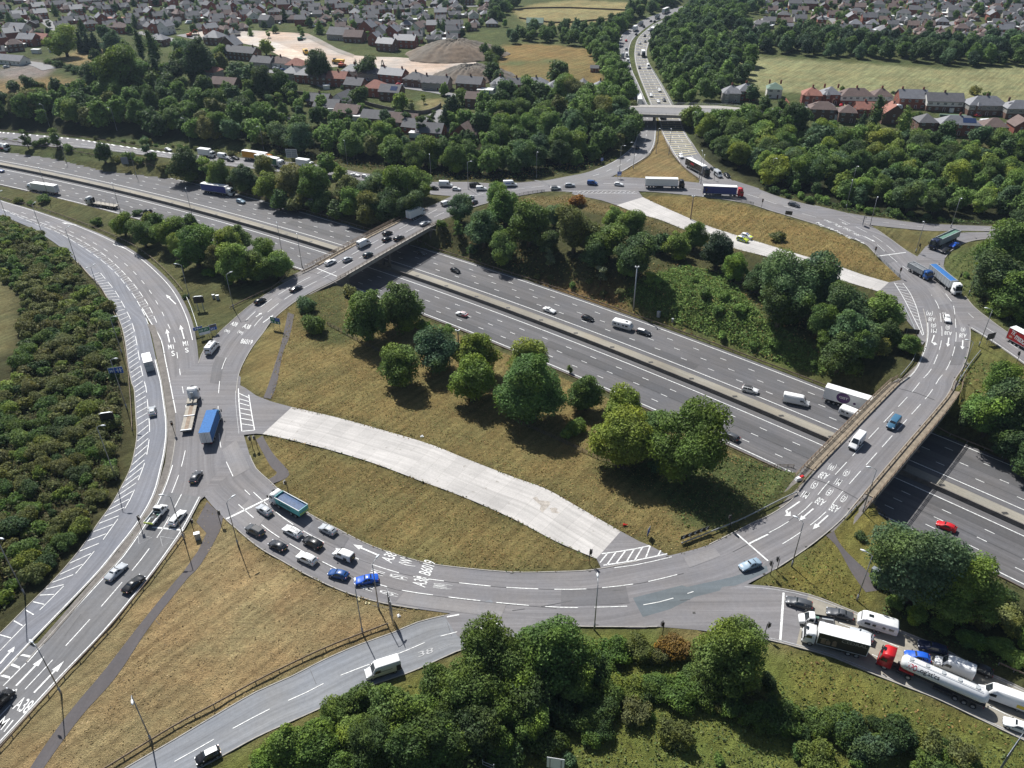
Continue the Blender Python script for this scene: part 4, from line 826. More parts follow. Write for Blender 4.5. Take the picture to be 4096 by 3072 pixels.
# ------------------------------------------------------------------ traffic signals
def make_signal():
    t = thing('traffic_light', 'signal', 'traffic light'); b = MB(); b.tube([(0, 0, -.1), (0, 0, 3.3)], .075, 'pole_dark', 8); b.build('pole', t, True)
    h = MB(); h.box((.0, .2, 3.0), (.55, .06, 1.35), 'black'); h.box((0, .33, 3.0), (.32, .26, 1.05), 'black'); h.build('signal_head', t)
    for i, m in enumerate(('sign_green', 'amber', 'red')):
        l = MB(); l.tube([(0, .40, 2.67+.33*i), (0, .48, 2.67+.33*i)], .11, m, 10); l.build('lens', t)
        v = MB(); v.box((0, .54, 2.79+.33*i), (.28, .22, .03), 'black'); v.build('visor', t)
    return t
SIG = make_signal(); first = True
for x, y, a, lb in ((776, 2125, 240, 'beside the grey cabinet at the two lane stop line'), (883, 2096, 320, 'at the tip of the straw triangle by the path'), (698, 1731, 200, 'on the narrow paved island beside the flatbed lorry'), (566, 2114, 240, 'on the narrow paved island beside the dropside pickup'),
    (1154, 1971, 120, 'behind the teal tipper cab on the island'), (1012, 1795, 90, 'left of a pair at the left crossover mouth'), (1030, 1792, 95, 'right of a pair at the left crossover mouth'), (2356, 2254, 300, 'at the right crossover mouth beside the hatching'),
    (3107, 2284, 60, 'nearest the lamp on the small grass triangle'), (3081, 2300, 70, 'at the kerb of the small grass triangle'), (2918, 2115, 60, 'beside the chevron board'), (2650, 2540, 100, 'at the bottom kerb between tree and orange bush'),
    (3057, 2545, 260, 'at the bottom kerb beside the queue stop line'), (3496, 1025, 150, 'at the upper end of the pale blue railing'), (3595, 1110, 150, 'at the lower end of the pale blue railing'), (3674, 1013, 45, 'on the branch road island beside the bulk lorry'),
    (3831, 1134, 190, 'on the green bank beside the bulk tipper'), (3792, 1032, 45, 'beside the black car leaving the branch road'), (4065, 1453, 30, 'standing on the verge under the red lorry'), (3046, 830, 170, 'at the end of the railing below the blue lorry'),
    (2856, 722, 20, 'in front of the grey minibus'), (1897, 762, 270, 'beside the black van on the far side'), (2822, 786, 170, 'at the tail of the blue curtain sided lorry')):
    p, lb = tuple(hit(x/K, y/K)), 'black three lamp traffic light '+lb
    if first: SIG.location = p; SIG.rotation_euler = (0, 0, math.radians(a)); SIG['label'] = lb; SIG['group'] = 'traffic lights round the junction'; first = False
    else: dup(SIG, p, math.radians(a), lb, 'traffic lights round the junction')
# ------------------------------------------------------------------ signs, cabinets, small things
def sign(px, py, w, h, z0, face, label, front='sign_blue', back='sign_grey', rows=(), legs=2, name='road_sign', shape=None, border='sign_white'):
    """a board on posts; `face` is the compass angle its front looks towards (degrees, world)"""
    t = thing(name, label, 'road sign', tuple(hit(px, py)), math.radians(face+90))   # local -y is the front
    for i in range(legs):
        x = 0 if legs == 1 else -w*.32+w*.64*i/(legs-1); b = MB(); b.tube([(x, .08, -.3), (x, .08, z0+h*.9)], .06, 'steel', 6); b.build('post', t)
    b = MB(); b.box((0, 0, z0+h/2), (w, .05, h), back)
    if border: b.box((0, -.03, z0+h/2), (w*.99, .012, h*.98), border)
    b.box((0, -.04, z0+h/2), (w*.95, .014, h*.93), front); b.build('panel', t)
    for txt, u0, v0, u1, v1, m in rows:
        c = MB(); x = lambda u: -w/2+w*u
        if txt == '#': c.box(((x(u0)+x(u1))/2, -.05, z0+h*(v0+v1)/2), (w*(u1-u0), .012, h*(v1-v0)), m)
        else: letters(c, txt, np.array((x(u0), -.056, z0+h*v0)), np.array((x(u1), -.056, z0+h*v0)), np.array((x(u0), -.056, z0+h*v1)), m)
        c.build('lettering' if txt != '#' else 'patch', t)
    return t
def tp(c, r, x, y): return tl(c, r, x, y)
W_ = 'sign_white'
sign(*tp(0, 1, 1028, 1625), 3.6, 2.0, 2.0, -75, 'blue motorway sign with white symbols on the bushy bank', rows=[('M1', .1, .3, .38, .7, W_), ('#', .6, .15, .66, .8, W_), ('#', .78, .15, .84, .8, W_), ('#', .52, .5, .92, .57, W_)])
def matrix_sign(px, py, face, label):
    t = thing('matrix_sign', label, 'matrix sign', tuple(hit(px, py)), math.radians(face+90))
    for x in (-.8, .8): b = MB(); b.box((x, .1, 1.3), (.22, .22, 2.8), 'galvanised'); b.build('post', t)
    b = MB(); b.box((0, 0, 3.6), (3.0, .5, 2.1), 'black'); b.build('panel', t); b = MB(); b.box((0, 0, 4.72), (2.2, .3, .12), 'galvanised'); b.build('hood', t)
matrix_sign(*tp(0, 1, 1738, 1020), -80, 'black matrix sign on dry grass beside two grey cabinets'); matrix_sign(*tp(0, 2, 960, 385), -75, 'black matrix sign among the bushes by the filter lane')
sign(*tp(0, 1, 1722, 1235), 2.6, 1.1, 1.6, -60, 'small blue sign left of the green and white direction sign', rows=[('M1', .2, .25, .7, .75, W_)])
sign(*tp(0, 1, 1780, 1262), 3.2, 2.3, 1.2, -60, 'green and white direction sign pointing right at the slip road nose', front='sign_green', rows=[('#', .04, .04, .96, .4, W_), ('A38', .1, .52, .4, .8, W_), ('(E)', .5, .52, .8, .8, W_)])
sign(*tp(0, 1, 1852, 1225), 2.2, 1.9, 1.2, -60, 'blue and brown direction sign right of the green one', rows=[('#', .06, .55, .94, .94, 'concrete_dark'), ('M1', .2, .12, .7, .42, W_)])
sign(*tp(1, 1, 180, 1185), 3.4, 2.1, 1.8, -110, 'green and blue direction sign at the top of the thin footpath', front='sign_green', rows=[('#', .5, .45, .96, .95, 'sign_blue'), ('A38', .08, .6, .42, .85, W_), ('M1', .58, .6, .88, .85, W_), ('#', .1, .1, .2, .35, W_), ('#', .42, .1, .52, .35, W_), ('#', .75, .1, .85, .35, W_)])
sign(1396+1130/4.147-0-0, 2480/K, 3.6, 4.2, 2.2, 55, 'tall green direction sign seen edge on at the tip of the straw triangle', front='sign_green', back='sign_grey', legs=3, rows=[('A38', .1, .6, .5, .75, W_), ('M1', .55, .25, .85, .4, W_)]) if False else sign((1300+1110*.24111)/K, (2200+1150*.24111)/K, 3.6, 4.2, 2.2, 20, 'tall green direction sign seen edge on at the tip of the straw triangle', front='sign_green', back='sign_grey', legs=3, rows=[('A38', .1, .6, .5, .75, W_), ('M1', .55, .25, .85, .4, W_)])
# chevron board
a, b = hit(*tp(2, 2, 1452, 1372)), hit(*tp(2, 2, 1700, 1278)); t = thing('chevron_board', 'long black board with white chevrons on the outside of the bend', 'road sign', tuple((a+b)/2), math.atan2(*(b-a)[1::-1])); wd = float(np.linalg.norm(b-a))
c = MB(); c.box((0, 0, 1.25), (wd, .06, 1.0), 'black'); c.build('panel', t)
for i in range(5):
    x = -wd/2+wd*(i+.45)/5; c = MB(); c.face([(x+.55, -.04, 1.7), (x+.25, -.04, 1.7), (x-.3, -.04, 1.25), (x, -.04, 1.25)], W_); c.face([(x, -.04, 1.25), (x-.3, -.04, 1.25), (x+.25, -.04, .8), (x+.55, -.04, .8)], W_); c.build('chevron', t)
for i in range(4): c = MB(); c.box((-wd*.4+wd*.8*i/3, .1, .6), (.1, .1, 1.3), 'steel'); c.build('post', t)
sign(*tp(2, 2, 1175, 1320), 1.5, 1.7, .7, -30, 'small blue sign by a green sapling near the right crossover mouth', legs=1)
sign(*tp(3, 3, 1990, 1700), 5.5, 4.2, 3.0, 130, 'large direction sign seen from behind beside the queue, lower right corner', back='sign_grey', legs=4, rows=())
sign(*tp(2, 3, 372, 1720), 2.6, 2.6, 1.8, 80, 'square pale blue sign back at the bottom edge of the view', front='sign_white', back='sign_white', border=None)
t = thing('sign_frame', 'bare metal sign frame standing at the bottom edge of the view', 'sign frame', tuple(hit(*tp(1, 3, 2010, 1740))), -.4)
for x in (-.9, .9): c = MB(); c.tube([(x, 0, 0), (x, 0, 4.0)], .07, 'galvanised', 8); c.build('post', t)
for z in (2.2, 2.9, 3.6): c = MB(); c.box((0, 0, z), (1.9, .06, .08), 'galvanised'); c.build('rail', t)
sign(*tp(3, 1, 1225, 1260), 4.0, 1.5, 1.4, 75, 'dark direction sign seen from behind inside the bend, by the big trees', front='sign_blue', back='pole_dark')
sign(*tp(3, 1, 1905, 1310), 3.0, 2.0, 1.4, 110, 'grey sign back beside the slip road under the red lorry', back='pole_dark')
sign(*tp(3, 1, 815, 290), 1.7, 3.0, 1.0, 150, 'upright blue and white sign at the branch road fork', rows=[('#', .1, .5, .9, .9, W_)])
sign(*tp(2, 0, 925, 1545), 1.9, 2.0, 1.3, -80, 'blue sign with white patches at the left tip of the straw island', rows=[('#', .1, .1, .9, .35, W_), ('M1', .25, .55, .75, .8, W_)])
sign(*tp(2, 0, 776, 1420), 1.2, 1.4, 1.6, -85, 'small blue parking sign at the edge of the woods', legs=1, rows=[('P', .25, .15, .75, .85, W_)])
sign(*tp(1, 0, 318, 1400), 5.4, 4.0, 2.0, -95, 'large blue grey direction sign on two posts above the off slip', front='sign_grey', back='sign_grey', rows=[('#', .1, .7, .9, .74, 'galvanised'), ('#', .1, .45, .9, .49, 'galvanised'), ('#', .1, .2, .9, .24, 'galvanised'), ('#', .48, .1, .52, .9, 'galvanised')])
sign(*tp(3, 1, 172, 222), 2.6, 1.5, 1.2, 70, 'dark direction sign seen from behind on the dry grass below a grey car', back='pole_dark', front='sign_green')
sign(*tp(0, 1, 1252, 478), 1.6, 1.6, 1.0, -80, 'small blue sign below the maples on the slip road verge', legs=1)
sign(*tp(0, 0, 1090, 1440), 3.2, 3.4, 1.2, 100, 'grey triangle backed sign on the verge of the far carriageway', back='sign_grey')
sign(*tp(1, 1, 485, 130), 2.2, 2.6, 1.2, 100, 'pale sign back among the trees at the far corner of the bridge', back='sign_grey')
def cabinet(px, py, w, d, h, rz, label, m='galvanised'):
    t = thing('roadside_cabinet', label, 'cabinet', tuple(hit(px, py)), math.radians(rz)); b = MB(); b.box((0, 0, h/2), (w, d, h), m); b.build('body', t)
    b = MB(); b.box((0, 0, h+.04), (w+.08, d+.08, .08), m); b.build('lid', t); b = MB(); b.box((0, -d/2-.012, h*.52), (w*.86, .02, h*.84), m); b.build('door', t)
cabinet((600+640*.30139)/K, (1900+850*.30139)/K, 1.0, .7, 1.6, 20, 'pale grey cabinet beside the path at the two lane stop line')
cabinet(*tp(0, 1, 1848, 920), .7, .5, 1.3, 10, 'smaller left cabinet of two on the dry grass'); cabinet(*tp(0, 1, 1884, 930), .9, .6, 1.5, 10, 'larger right cabinet of two on the dry grass')
cabinet((3100+1098*.3618)/K, (1800+1395*.3618)/K, 1.5, .9, 1.8, -50, 'large green grey cabinet beside the path near the bridge', 'sign_grey'); cabinet((3100+1200*.3618)/K, (1800+1455*.3618)/K, .7, .5, 1.4, -50, 'small cabinet between the green grey one and the white one')
cabinet((3100+1283*.3618)/K, (1800+1570*.3618)/K, 1.1, .8, 1.5, -50, 'white cabinet at the foot of the great round tree'); cabinet(*tp(3, 3, 1120, 160), .7, .6, 1.1, -50, 'lowest white cabinet at the hedge by the queue')
cabinet(*tp(2, 1, 1265, 1080), 1.0, .8, 1.9, -40, 'taller grey cabinet on the motorway verge'); cabinet(*tp(2, 1, 1386, 1125), .6, .5, 1.2, -40, 'shorter grey cabinet on the motorway verge')
def litter(px, py, c, label, m='sign_white'):
    b = MB(); r = random.Random(px)
    for i in range(4): b.box((r.uniform(-.35, .35), r.uniform(-.3, .3), .12), (r.uniform(.3, .6), r.uniform(.2, .5), .22), m, r.uniform(0, 3), .6)
    o = b.build('litter', label=label, category='litter'); o.location = hit(px, py)
litter(*tp(1, 2, 1440, 455), 1, 'white litter lying on dry grass above the concrete road'); litter(*tp(1, 3, 1238, 340), 1, 'white rubbish lying on straw right of the green sign'); litter(*tp(1, 3, 885, 205), 1, 'yellow bag lying at the lamp post on the straw', 'paint_yellow'); litter(*tp(1, 3, 963, 237), 1, 'yellow bag lying alone on the straw', 'paint_yellow')
b = MB(); b.loft([[(x, r_*math.cos(k*math.pi/4), .3+r_*math.sin(k*math.pi/4)) for k in range(8)] for x, r_ in ((-.5, .28), (-.45, .28), (.5, .05))], 'red'); o = b.build('traffic_cone', label='orange traffic cone fallen in the dry grass', category='cone'); o.location = hit(*tp(2, 2, 980, 1225))
b = MB(); b.box((0, 0, .4), (1.6, .8, .8), 'sign_white', .3, .8); b.box((.7, .2, .9), (1.0, .7, .3), 'red', .5, .7); o = b.build('road_debris', label='red and white debris on the verge at the bridge corner', category='debris'); o.location = hit(*tp(3, 2, 262, 830))
# ------------------------------------------------------------------ trees, bushes, undergrowth
def leaf_cloud(seed, n, leaf, shape, core=True):
    """a crown of radius 1: `n` leaf clumps spread over the lobes of a shape; returns vertices and quads"""
    r = np.random.default_rng(seed); lobes = []
    if shape == 'round':
        for k in range(19):
            a = r.uniform(0, 6.28); t = r.uniform(0, 1); rr = math.sin(.75+2.1*t)*r.uniform(.34, .80)
            lobes.append((rr*math.cos(a), rr*math.sin(a), .34+t*r.uniform(1.15, 1.5), r.uniform(.18, .42)))
        lobes += [(r.uniform(-.12, .12), r.uniform(-.12, .12), 1.0, .55), (0, 0, .55, .52)]
    elif shape == 'loose':
        for k in range(13):
            a = r.uniform(0, 6.28); zz = r.uniform(.35, 2.1); rr = r.uniform(.15, .62)*(1-.25*abs(zz-1.2))
            lobes.append((rr*math.cos(a), rr*math.sin(a), zz, r.uniform(.22, .36)))
    elif shape == 'bush':
        for k in range(11):
            a = r.uniform(0, 6.28); rr = r.uniform(.2, .68); lobes.append((rr*math.cos(a), rr*math.sin(a), r.uniform(.22, .85)*(1-.4*rr), r.uniform(.26, .42)))
        lobes.append((0, 0, .45, .55))
    elif shape == 'conifer':
        for k in range(9):
            t = k/8; lobes.append((r.uniform(-.06, .06), r.uniform(-.06, .06), .4+2.9*t, .92*(1-t)+.10))
    elif shape == 'poplar':
        for k in range(10):
            t = k/9; lobes.append((r.uniform(-.2, .2), r.uniform(-.2, .2), .5+4.3*t, .75*math.sin(.5+2.3*t)+.12))
    L = np.array(lobes); w = L[:, 3]**2; idx = r.choice(len(L), int(n*1.9), p=w/w.sum())
    d = r.normal(size=(len(idx), 3)); d[:, 2] = np.where(d[:, 2] < -.3*np.abs(d[:, 0]), -d[:, 2]*.7, d[:, 2]); d /= np.linalg.norm(d, axis=1)[:, None]
    if shape == 'conifer': d[:, 2] *= .55
    P = L[idx, :3]+d*L[idx, 3][:, None]*r.uniform(.76, 1.22, len(idx))[:, None]
    deep = np.zeros(len(P), bool)
    for l in L: deep |= np.linalg.norm(P-l[:3], axis=1) < l[3]*.72
    k = (~deep) & (P[:, 2] > .02); P, d = P[k][:n], d[k][:n]; m = len(P)
    nn = d*.75+r.normal(size=(m, 3))*.5+np.array((0, 0, .28)); nn /= np.linalg.norm(nn, axis=1)[:, None]
    t = np.cross(nn, r.normal(size=(m, 3))); t /= np.linalg.norm(t, axis=1)[:, None]; b = np.cross(nn, t)
    s = leaf*r.uniform(.55, 1.35, m)[:, None]; e = r.uniform(.55, .95, m)[:, None]
    V = np.stack((P-t*s*.5, P-b*s*e*.42+nn*s*.1, P+t*s*.5, P+b*s*e*.42+nn*s*.1), 1).reshape(-1, 3)
    F = np.arange(len(V)).reshape(-1, 4); F = [tuple(f) for f in F]; V = [tuple(v) for v in V]
    if core:
        for l in L:                                              # solid core added inside each lobe to block light through the crown
            k0 = len(V); q = l[3]*.74
            for u, z in ((.0, -1), (.9, -.42), (.9, .42), (0, 1)):
                for j in range(5): V.append((l[0]+q*u*math.cos(j*1.2566+z), l[1]+q*u*math.sin(j*1.2566+z), max(.03, l[2]+q*z)))
            for i in range(3):
                for j in range(5): F.append((k0+i*5+j, k0+i*5+(j+1) % 5, k0+i*5+5+(j+1) % 5, k0+i*5+5+j))
    return V, F
def crown_mesh(name, *a):
    V, F = leaf_cloud(*a); b = MB(); b.faces(V, F, 'foliage'); return b.mesh(name)
def trunk_mesh(h, r_, limbs=True):
    b = MB(); b.tube([(0, 0, -.15), (.02, 0, h*.5), (0, .03, h)], [r_*1.25, r_, r_*.55], 'bark', 7)
    if limbs:
        for k in range(5):
            a = k*1.2566+.3; b.tube([(0, 0, h*.55), (.28*math.cos(a), .28*math.sin(a), h*.85), (.5*math.cos(a), .5*math.sin(a), h*1.15)], [r_*.5, r_*.35, r_*.15], 'bark', 5)
    return b.mesh('trunk', True)
PROTO = {}
def proto(shape, lod, v):
    k = (shape, lod, v)
    if k not in PROTO:
        n, lf = {'round': ((900, .20), (5200, .088), (11000, .06)), 'loose': ((700, .17), (3200, .085), (6500, .06)), 'bush': ((420, .24), (2000, .12), (4200, .08)), 'conifer': ((700, .2), (2600, .11), (2600, .11)), 'poplar': ((800, .2), (2600, .11), (2600, .11))}[shape][lod]
        PROTO[k] = (crown_mesh('crown', 31*v+len(shape), n, lf, shape), trunk_mesh({'round': .9, 'loose': 1.3, 'bush': .4, 'conifer': 2.0, 'poplar': 2.6}[shape], {'bush': .05, 'loose': .05}.get(shape, .085), shape in ('round', 'loose')))
    return PROTO[k]
TINT = {'g': (0.089, 0.146, 0.035), 'd': (0.054, 0.092, 0.030), 'y': (0.150, 0.196, 0.040), 'b': (0.078, 0.130, 0.059), 'o': (0.257, 0.128, 0.032), 'l': (0.127, 0.200, 0.046), 's': (0.155, 0.192, 0.111), 'n': (0.125, 0.138, 0.046), 'k': (0.030, 0.057, 0.027), 'm': (.20, .125, .035)}
WORD = {'g': 'mid green', 'd': 'dark green', 'y': 'yellowish green', 'b': 'bluish green', 'o': 'orange brown', 'm': 'rusty brown', 'l': 'bright green', 's': 'silvery', 'n': 'olive brown', 'k': 'blackish green'}
CZ = {'round': .98, 'loose': 1.15, 'bush': .5, 'conifer': 1.7, 'poplar': 2.5}
PLANTS = []                                                        # every plant: survey x, y, position, radius, shape, tint, place
def tree(x, y, r, shape='round', tint='g', where='', must=True):
    p = hit(x, y+r*.5); dep = float((Vector(p)-Vector((0, 0, CAMH))).dot(FWD)); rm = r*dep*K/FPX
    rm *= {'round': 1.17, 'bush': 1.1}.get(shape, 1.08); p = hit(x, y, rm*CZ[shape])
    PLANTS.append((x, y, p, rm, shape, tint, where, r, must))
def trees(where, s, shape='round'):
    for q in s.split(';'):
        v = q.split(','); tree(float(v[0]), float(v[1]), float(v[2]), {'r': 'round', 'l': 'loose', 'b': 'bush', 'c': 'conifer', 'p': 'poplar'}[v[4].strip()] if len(v) > 4 else shape, v[3].strip(), where)
trees('on the lower central island', '660,657,28,b,b;677,702,31,g,b;795,680,51,g;858,657,49,g;756,628,20,n,b;868,787,47,g;935,750,47,b;963,716,24,g,l;913,704,18,l,b;1028,760,44,y;1020,817,51,l;1147,777,46,y;1152,838,70,g;1231,796,9,g,l;1267,846,41,g;1346,880,44,y;1343,946,68,y;1410,930,44,g;1496,952,80,g;1416,1006,18,b,b;1243,922,26,g,b;1225,935,18,l,b')
trees('on the upper central island', '994,449,26,b;954,482,13,g,b;990,494,16,g,l;1045,488,41,b;1090,447,38,g;1072,425,26,l;1085,535,33,g;1022,538,15,d,b;1143,480,45,g;1241,493,47,n;1200,462,24,b;1316,513,41,g;1368,482,36,g;1325,467,24,l;1378,548,43,d;1431,525,22,d;1461,524,29,y;1502,509,29,g;1551,543,35,k;1588,578,27,l;1188,557,19,s,l;1298,592,19,s,l;1404,603,15,l,l;1419,615,15,l,l;1352,572,26,g;1695,612,60,b;1768,600,54,b;1688,660,44,d;1786,633,23,l;1828,662,48,b;1903,664,44,l;1771,695,33,g;1834,705,46,b;1820,752,50,d;1868,725,36,b;1859,742,34,g;1966,739,24,g;1919,718,28,d;1906,752,19,n;1789,734,28,g;1681,511,16,n,b;1246,432,20,o,b;1185,520,30,d;1290,545,30,d;1640,600,30,d;1720,650,30,d')
trees('between slip road and motorway', '265,484,24,l;307,503,29,g;297,459,11,b,b;337,482,22,g;370,500,33,g;320,474,17,y;410,482,20,d;382,530,25,y;420,535,39,g;391,564,22,g,l;490,518,29,y;512,510,31,g;467,558,30,n;510,566,41,l;540,570,34,g;568,549,29,g;600,573,28,l;558,578,29,g;452,588,15,l,b;40,432,12,n,b;67,438,8,g,b;95,428,14,g,b;207,479,14,g,b;440,505,22,g;400,640,8,d,b;520,600,12,g,b;495,610,9,g,b')
trees('between the off slip and the motorway', '55,299,17,d,l;117,297,20,g,l;95,304,12,g,b;146,319,14,g,b;222,329,20,d;315,319,17,b,l;328,337,13,g,b;277,337,15,g,b;400,353,34,d;250,344,12,n,b;442,362,20,l,l;475,375,27,g;525,378,29,d;568,360,25,n;578,398,29,y;628,393,31,n;678,395,37,g;703,355,22,g;735,375,20,y;753,403,34,n;803,398,29,b;828,386,25,g;865,396,40,g;898,392,31,g;693,433,24,d;728,449,21,d;640,433,21,n;765,437,31,l;803,455,33,n;840,443,34,d;890,433,29,d;865,459,24,d;603,430,22,d;78,310,11,g,b;300,345,12,g,b;350,360,12,n,b')
trees('around the houses on the left', '257,149,45,g;212,163,29,d;300,158,29,g;232,183,25,g;335,146,22,k,c;301,96,11,d,p;270,109,24,g;245,89,27,b;135,84,29,y;170,86,13,k,c;186,84,14,k,c;202,86,13,k,c;60,179,16,d;26,184,17,d,b;88,184,14,n,b;117,182,18,d;152,187,13,d,b;125,137,12,d,b;150,145,11,d,b;166,150,13,d,b;182,156,12,d,b;105,132,9,g,b;400,109,27,b;430,124,37,d;390,122,21,g;475,109,14,g;475,134,18,n;510,152,22,b;542,157,23,b;376,152,19,d;356,150,17,g;415,168,10,d,b;356,177,21,d;390,182,19,d;330,175,20,g;440,190,22,d;500,200,22,d;540,195,20,g;205,120,14,d;225,70,16,d;330,110,14,d,p')
trees('around the houses beyond the tree belt', '685,144,29,d;793,142,22,d;768,141,9,k,c;573,102,14,y;603,177,27,d;568,177,29,d;778,203,23,d;865,217,20,l;888,228,13,s,l;914,213,8,y,l;978,229,21,k;1008,255,23,g;998,207,16,g;960,192,12,l;1065,152,18,d;1060,127,16,g;1076,167,16,d;1047,107,14,g;1075,108,14,d;700,205,12,g,b;745,190,10,d,b;960,248,14,k,c;628,195,18,d')
trees('beside the fields on the right', '1208,157,23,d;1143,172,7,l,l;1300,190,10,g;1721,255,30,d;1896,243,14,d,p;1954,268,14,g,p;1981,252,16,g,b;1864,262,14,k,c;1690,225,14,d;1700,250,16,d;1654,222,16,d;1624,200,16,d;2065,224,5,d,b;2108,196,15,n,b;2132,204,9,g,b;1820,192,8,g,b;1930,200,5,d,b')
trees('at the foot of the view', '1193,1402,88,g;1053,1424,76,g;1003,1498,66,g;943,1486,50,g;778,1516,50,g;728,1544,40,g;628,1611,55,l;678,1622,56,g;840,1535,56,g;903,1548,58,g;803,1610,60,d;878,1624,58,d;953,1586,58,d;578,1648,38,l;1028,1575,58,d;1456,1402,38,m,b;1381,1396,36,n,b;1331,1402,38,g,b;1593,1418,74,l;1368,1486,36,y,b;1331,1486,30,y,b;1481,1500,42,g,b;1531,1494,38,g,b;1581,1521,34,g,b;1631,1541,34,g,b;1306,1536,34,d,b;1256,1561,34,d,b;1461,1586,38,n,b;1771,1634,40,y,b;1697,1548,42,g,b;1771,1558,38,g,b;1834,1573,38,d,b;1934,1581,46,d,b;1884,1621,42,b,b;2009,1600,40,n,b;1140,1500,55,d;1130,1580,50,d,b;1200,1520,50,d,b;1280,1440,40,d,b;1230,1480,45,d,b;1020,1640,50,d,b;1420,1420,26,n,b;1100,1640,45,d,b;1180,1600,40,d,b;1120,1470,52,g;1090,1530,48,g;1150,1555,44,l;985,1540,50,g;930,1600,50,g;1240,1470,44,g;1265,1500,36,g,b;1000,1610,44,g;850,1585,44,l;760,1580,40,l;690,1590,40,g;1080,1600,40,g;1270,1420,34,g,b;1310,1450,30,g,b;740,1660,50,g;1660,1470,24,d,b;2080,1630,36,n,b')
trees('at the lower right', '1992,1222,100,b;2082,1268,72,g;1934,1297,24,l,b;1984,1327,27,l,b;2034,1347,27,g,b;2096,1380,29,g,b;2159,1397,31,g,b;2184,1335,38,n,b;2159,1292,38,d,b;2196,1421,29,l,b;1861,1157,13,d,b;2120,1330,36,n,b;1900,1255,22,g,b;2230,1380,36,g,b;2146,884,56,g;2184,860,52,d;2159,826,43,g;2215,915,50,d;2100,905,30,d,b;2190,960,40,d;2230,1000,40,d')
trees('on the bank at the right edge', '2159,594,56,d;2184,545,56,g;2196,630,48,g;2134,624,33,d,b;2171,663,36,g,b;2200,499,38,d;2114,602,12,g,b;2088,594,9,g,b;2121,569,13,y,b;2225,680,36,g,b;2150,540,30,d,b')
def wood(where, P, gap, rm, tints, shape='round', seed=1, must=False, jit=.25):
    P = [hit(x, y) for x, y in pts(P)]; A = np.array(P)[:, :2]; r = random.Random(seed); got = []
    n = int((np.ptp(A[:, 0])*np.ptp(A[:, 1]))/(gap*gap)*6)
    X = np.array([(r.uniform(A[:, 0].min(), A[:, 0].max()), r.uniform(A[:, 1].min(), A[:, 1].max())) for _ in range(n)]); ok = inside(P, X[:, 0], X[:, 1])
    for p in X[ok]:
        if all((p[0]-q[0])**2+(p[1]-q[1])**2 > gap*gap for q in got):
            got.append(p); z = float(hf(*p)); R_ = rm*r.uniform(1-jit, 1+jit); v = Vector((p[0], p[1], z+R_*CZ[shape if isinstance(shape, str) else 'round']))-Vector((0, 0, CAMH)); w = v.dot(FWD)
            x, y = (2048+FPX*v.dot(RGT)/w)/K, (1536-FPX*v.dot(UPV)/w)/K; sh = shape if isinstance(shape, str) else r.choice(shape)
            if -60 < x < 2270 and -40 < y < 1750: PLANTS.append((x, y, np.array((p[0], p[1], z)), R_, sh, r.choice(tints), where, R_*FPX/K/w, must))
wood('in the belt beyond the off slip', '-60,242,60,236,190,226,330,205,430,228,560,262,620,290,700,305,800,318,870,328,1000,328,1030,290,1045,240,1106,224,1200,220,1300,226,1366,250,1372,300,1335,334,1270,358,1100,380,930,380,740,338,640,330,480,312,300,290,0,262,-60,262', 6.4, 5.5, 'gglddblggn', seed=3, jit=.45)
wood('in gardens behind the wood', '430,210,560,232,620,262,700,285,800,300,870,312,1000,316,1040,272,1000,264,880,264,760,240,640,216,560,196', 8, 3.4, 'gdlbg', seed=41, shape=('round', 'round', 'loose'), jit=.4)
wood('in the wood right of the main road', '1490,280,1510,266,1560,276,1659,286,1760,298,1890,314,1970,322,2110,318,2260,322,2260,470,2180,474,2000,466,1850,444,1700,415,1640,388,1560,350,1520,310', 5.8, 4.9, 'gglddblgyg', seed=5, jit=.45)
wood('in the belt left of the main road', '1362,218,1310,200,1300,165,1292,140,1264,104,1300,88,1312,62,1340,42,1380,16,1420,-5,1475,-5,1426,22,1388,38,1356,57,1332,78,1324,105,1328,128,1338,155,1350,180', 7.6, 5.2, 'gglldg', seed=7)
wood('in the belt right of the main road', '1462,222,1440,180,1412,132,1406,105,1422,78,1450,52,1486,26,1530,2,1600,0,1645,15,1600,50,1565,70,1592,90,1602,110,1625,150,1626,176,1592,186,1560,200,1556,218,1500,226', 7.4, 5.2, 'gdglgdb', seed=9)
wood('in the row above the right field', '1590,82,1660,78,1740,78,1900,94,2080,104,2260,96,2260,140,2100,145,2000,138,1850,128,1700,118,1604,110', 8.0, 5.6, 'dgdbk', seed=11)
wood('in the hedge between the two left fields', '1100,84,1143,70,1206,70,1281,62,1336,66,1326,84,1266,100,1231,100,1163,92,1106,97', 8, 4.6, 'gdgb', seed=13)
wood('among the far houses', '0,5,300,0,700,0,1106,0,1100,60,900,100,640,85,430,80,230,75,0,95', 17, 3.4, 'dgbgld', seed=15, shape=('round', 'round', 'conifer', 'loose'))
wood('among the far houses on the right', '1640,0,2260,0,2260,90,2060,98,1900,90,1700,72,1640,40', 16, 3.4, 'dgbgl', seed=17)
wood('at the top edge', '1100,-5,1130,18,1100,30,1060,60,1060,20,1060,-5', 9, 5, 'dg', seed=18)
wood('on the bushy left bank', '-60,475,10,480,75,508,165,578,230,662,252,740,250,830,262,930,236,1040,180,1150,90,1238,0,1325,-60,1370,-60,880,28,830,58,760,45,650,0,590,-60,570', 2.7, 2.2, 'nngnyngnndg', 'bush', 19, jit=.6)
wood('in the brambles beside the motorway', '1410,665,1480,600,1560,640,1640,720,1760,790,1720,790,1600,745,1460,700', 5.5, 1.8, 'lggl', 'bush', 21, jit=.5)
wood('in the scrub above the motorway verge', '1106,560,1180,585,1240,600,1330,622,1400,655,1380,665,1260,630,1120,590', 5.0, 1.6, 'ngn', 'bush', 23, jit=.4)
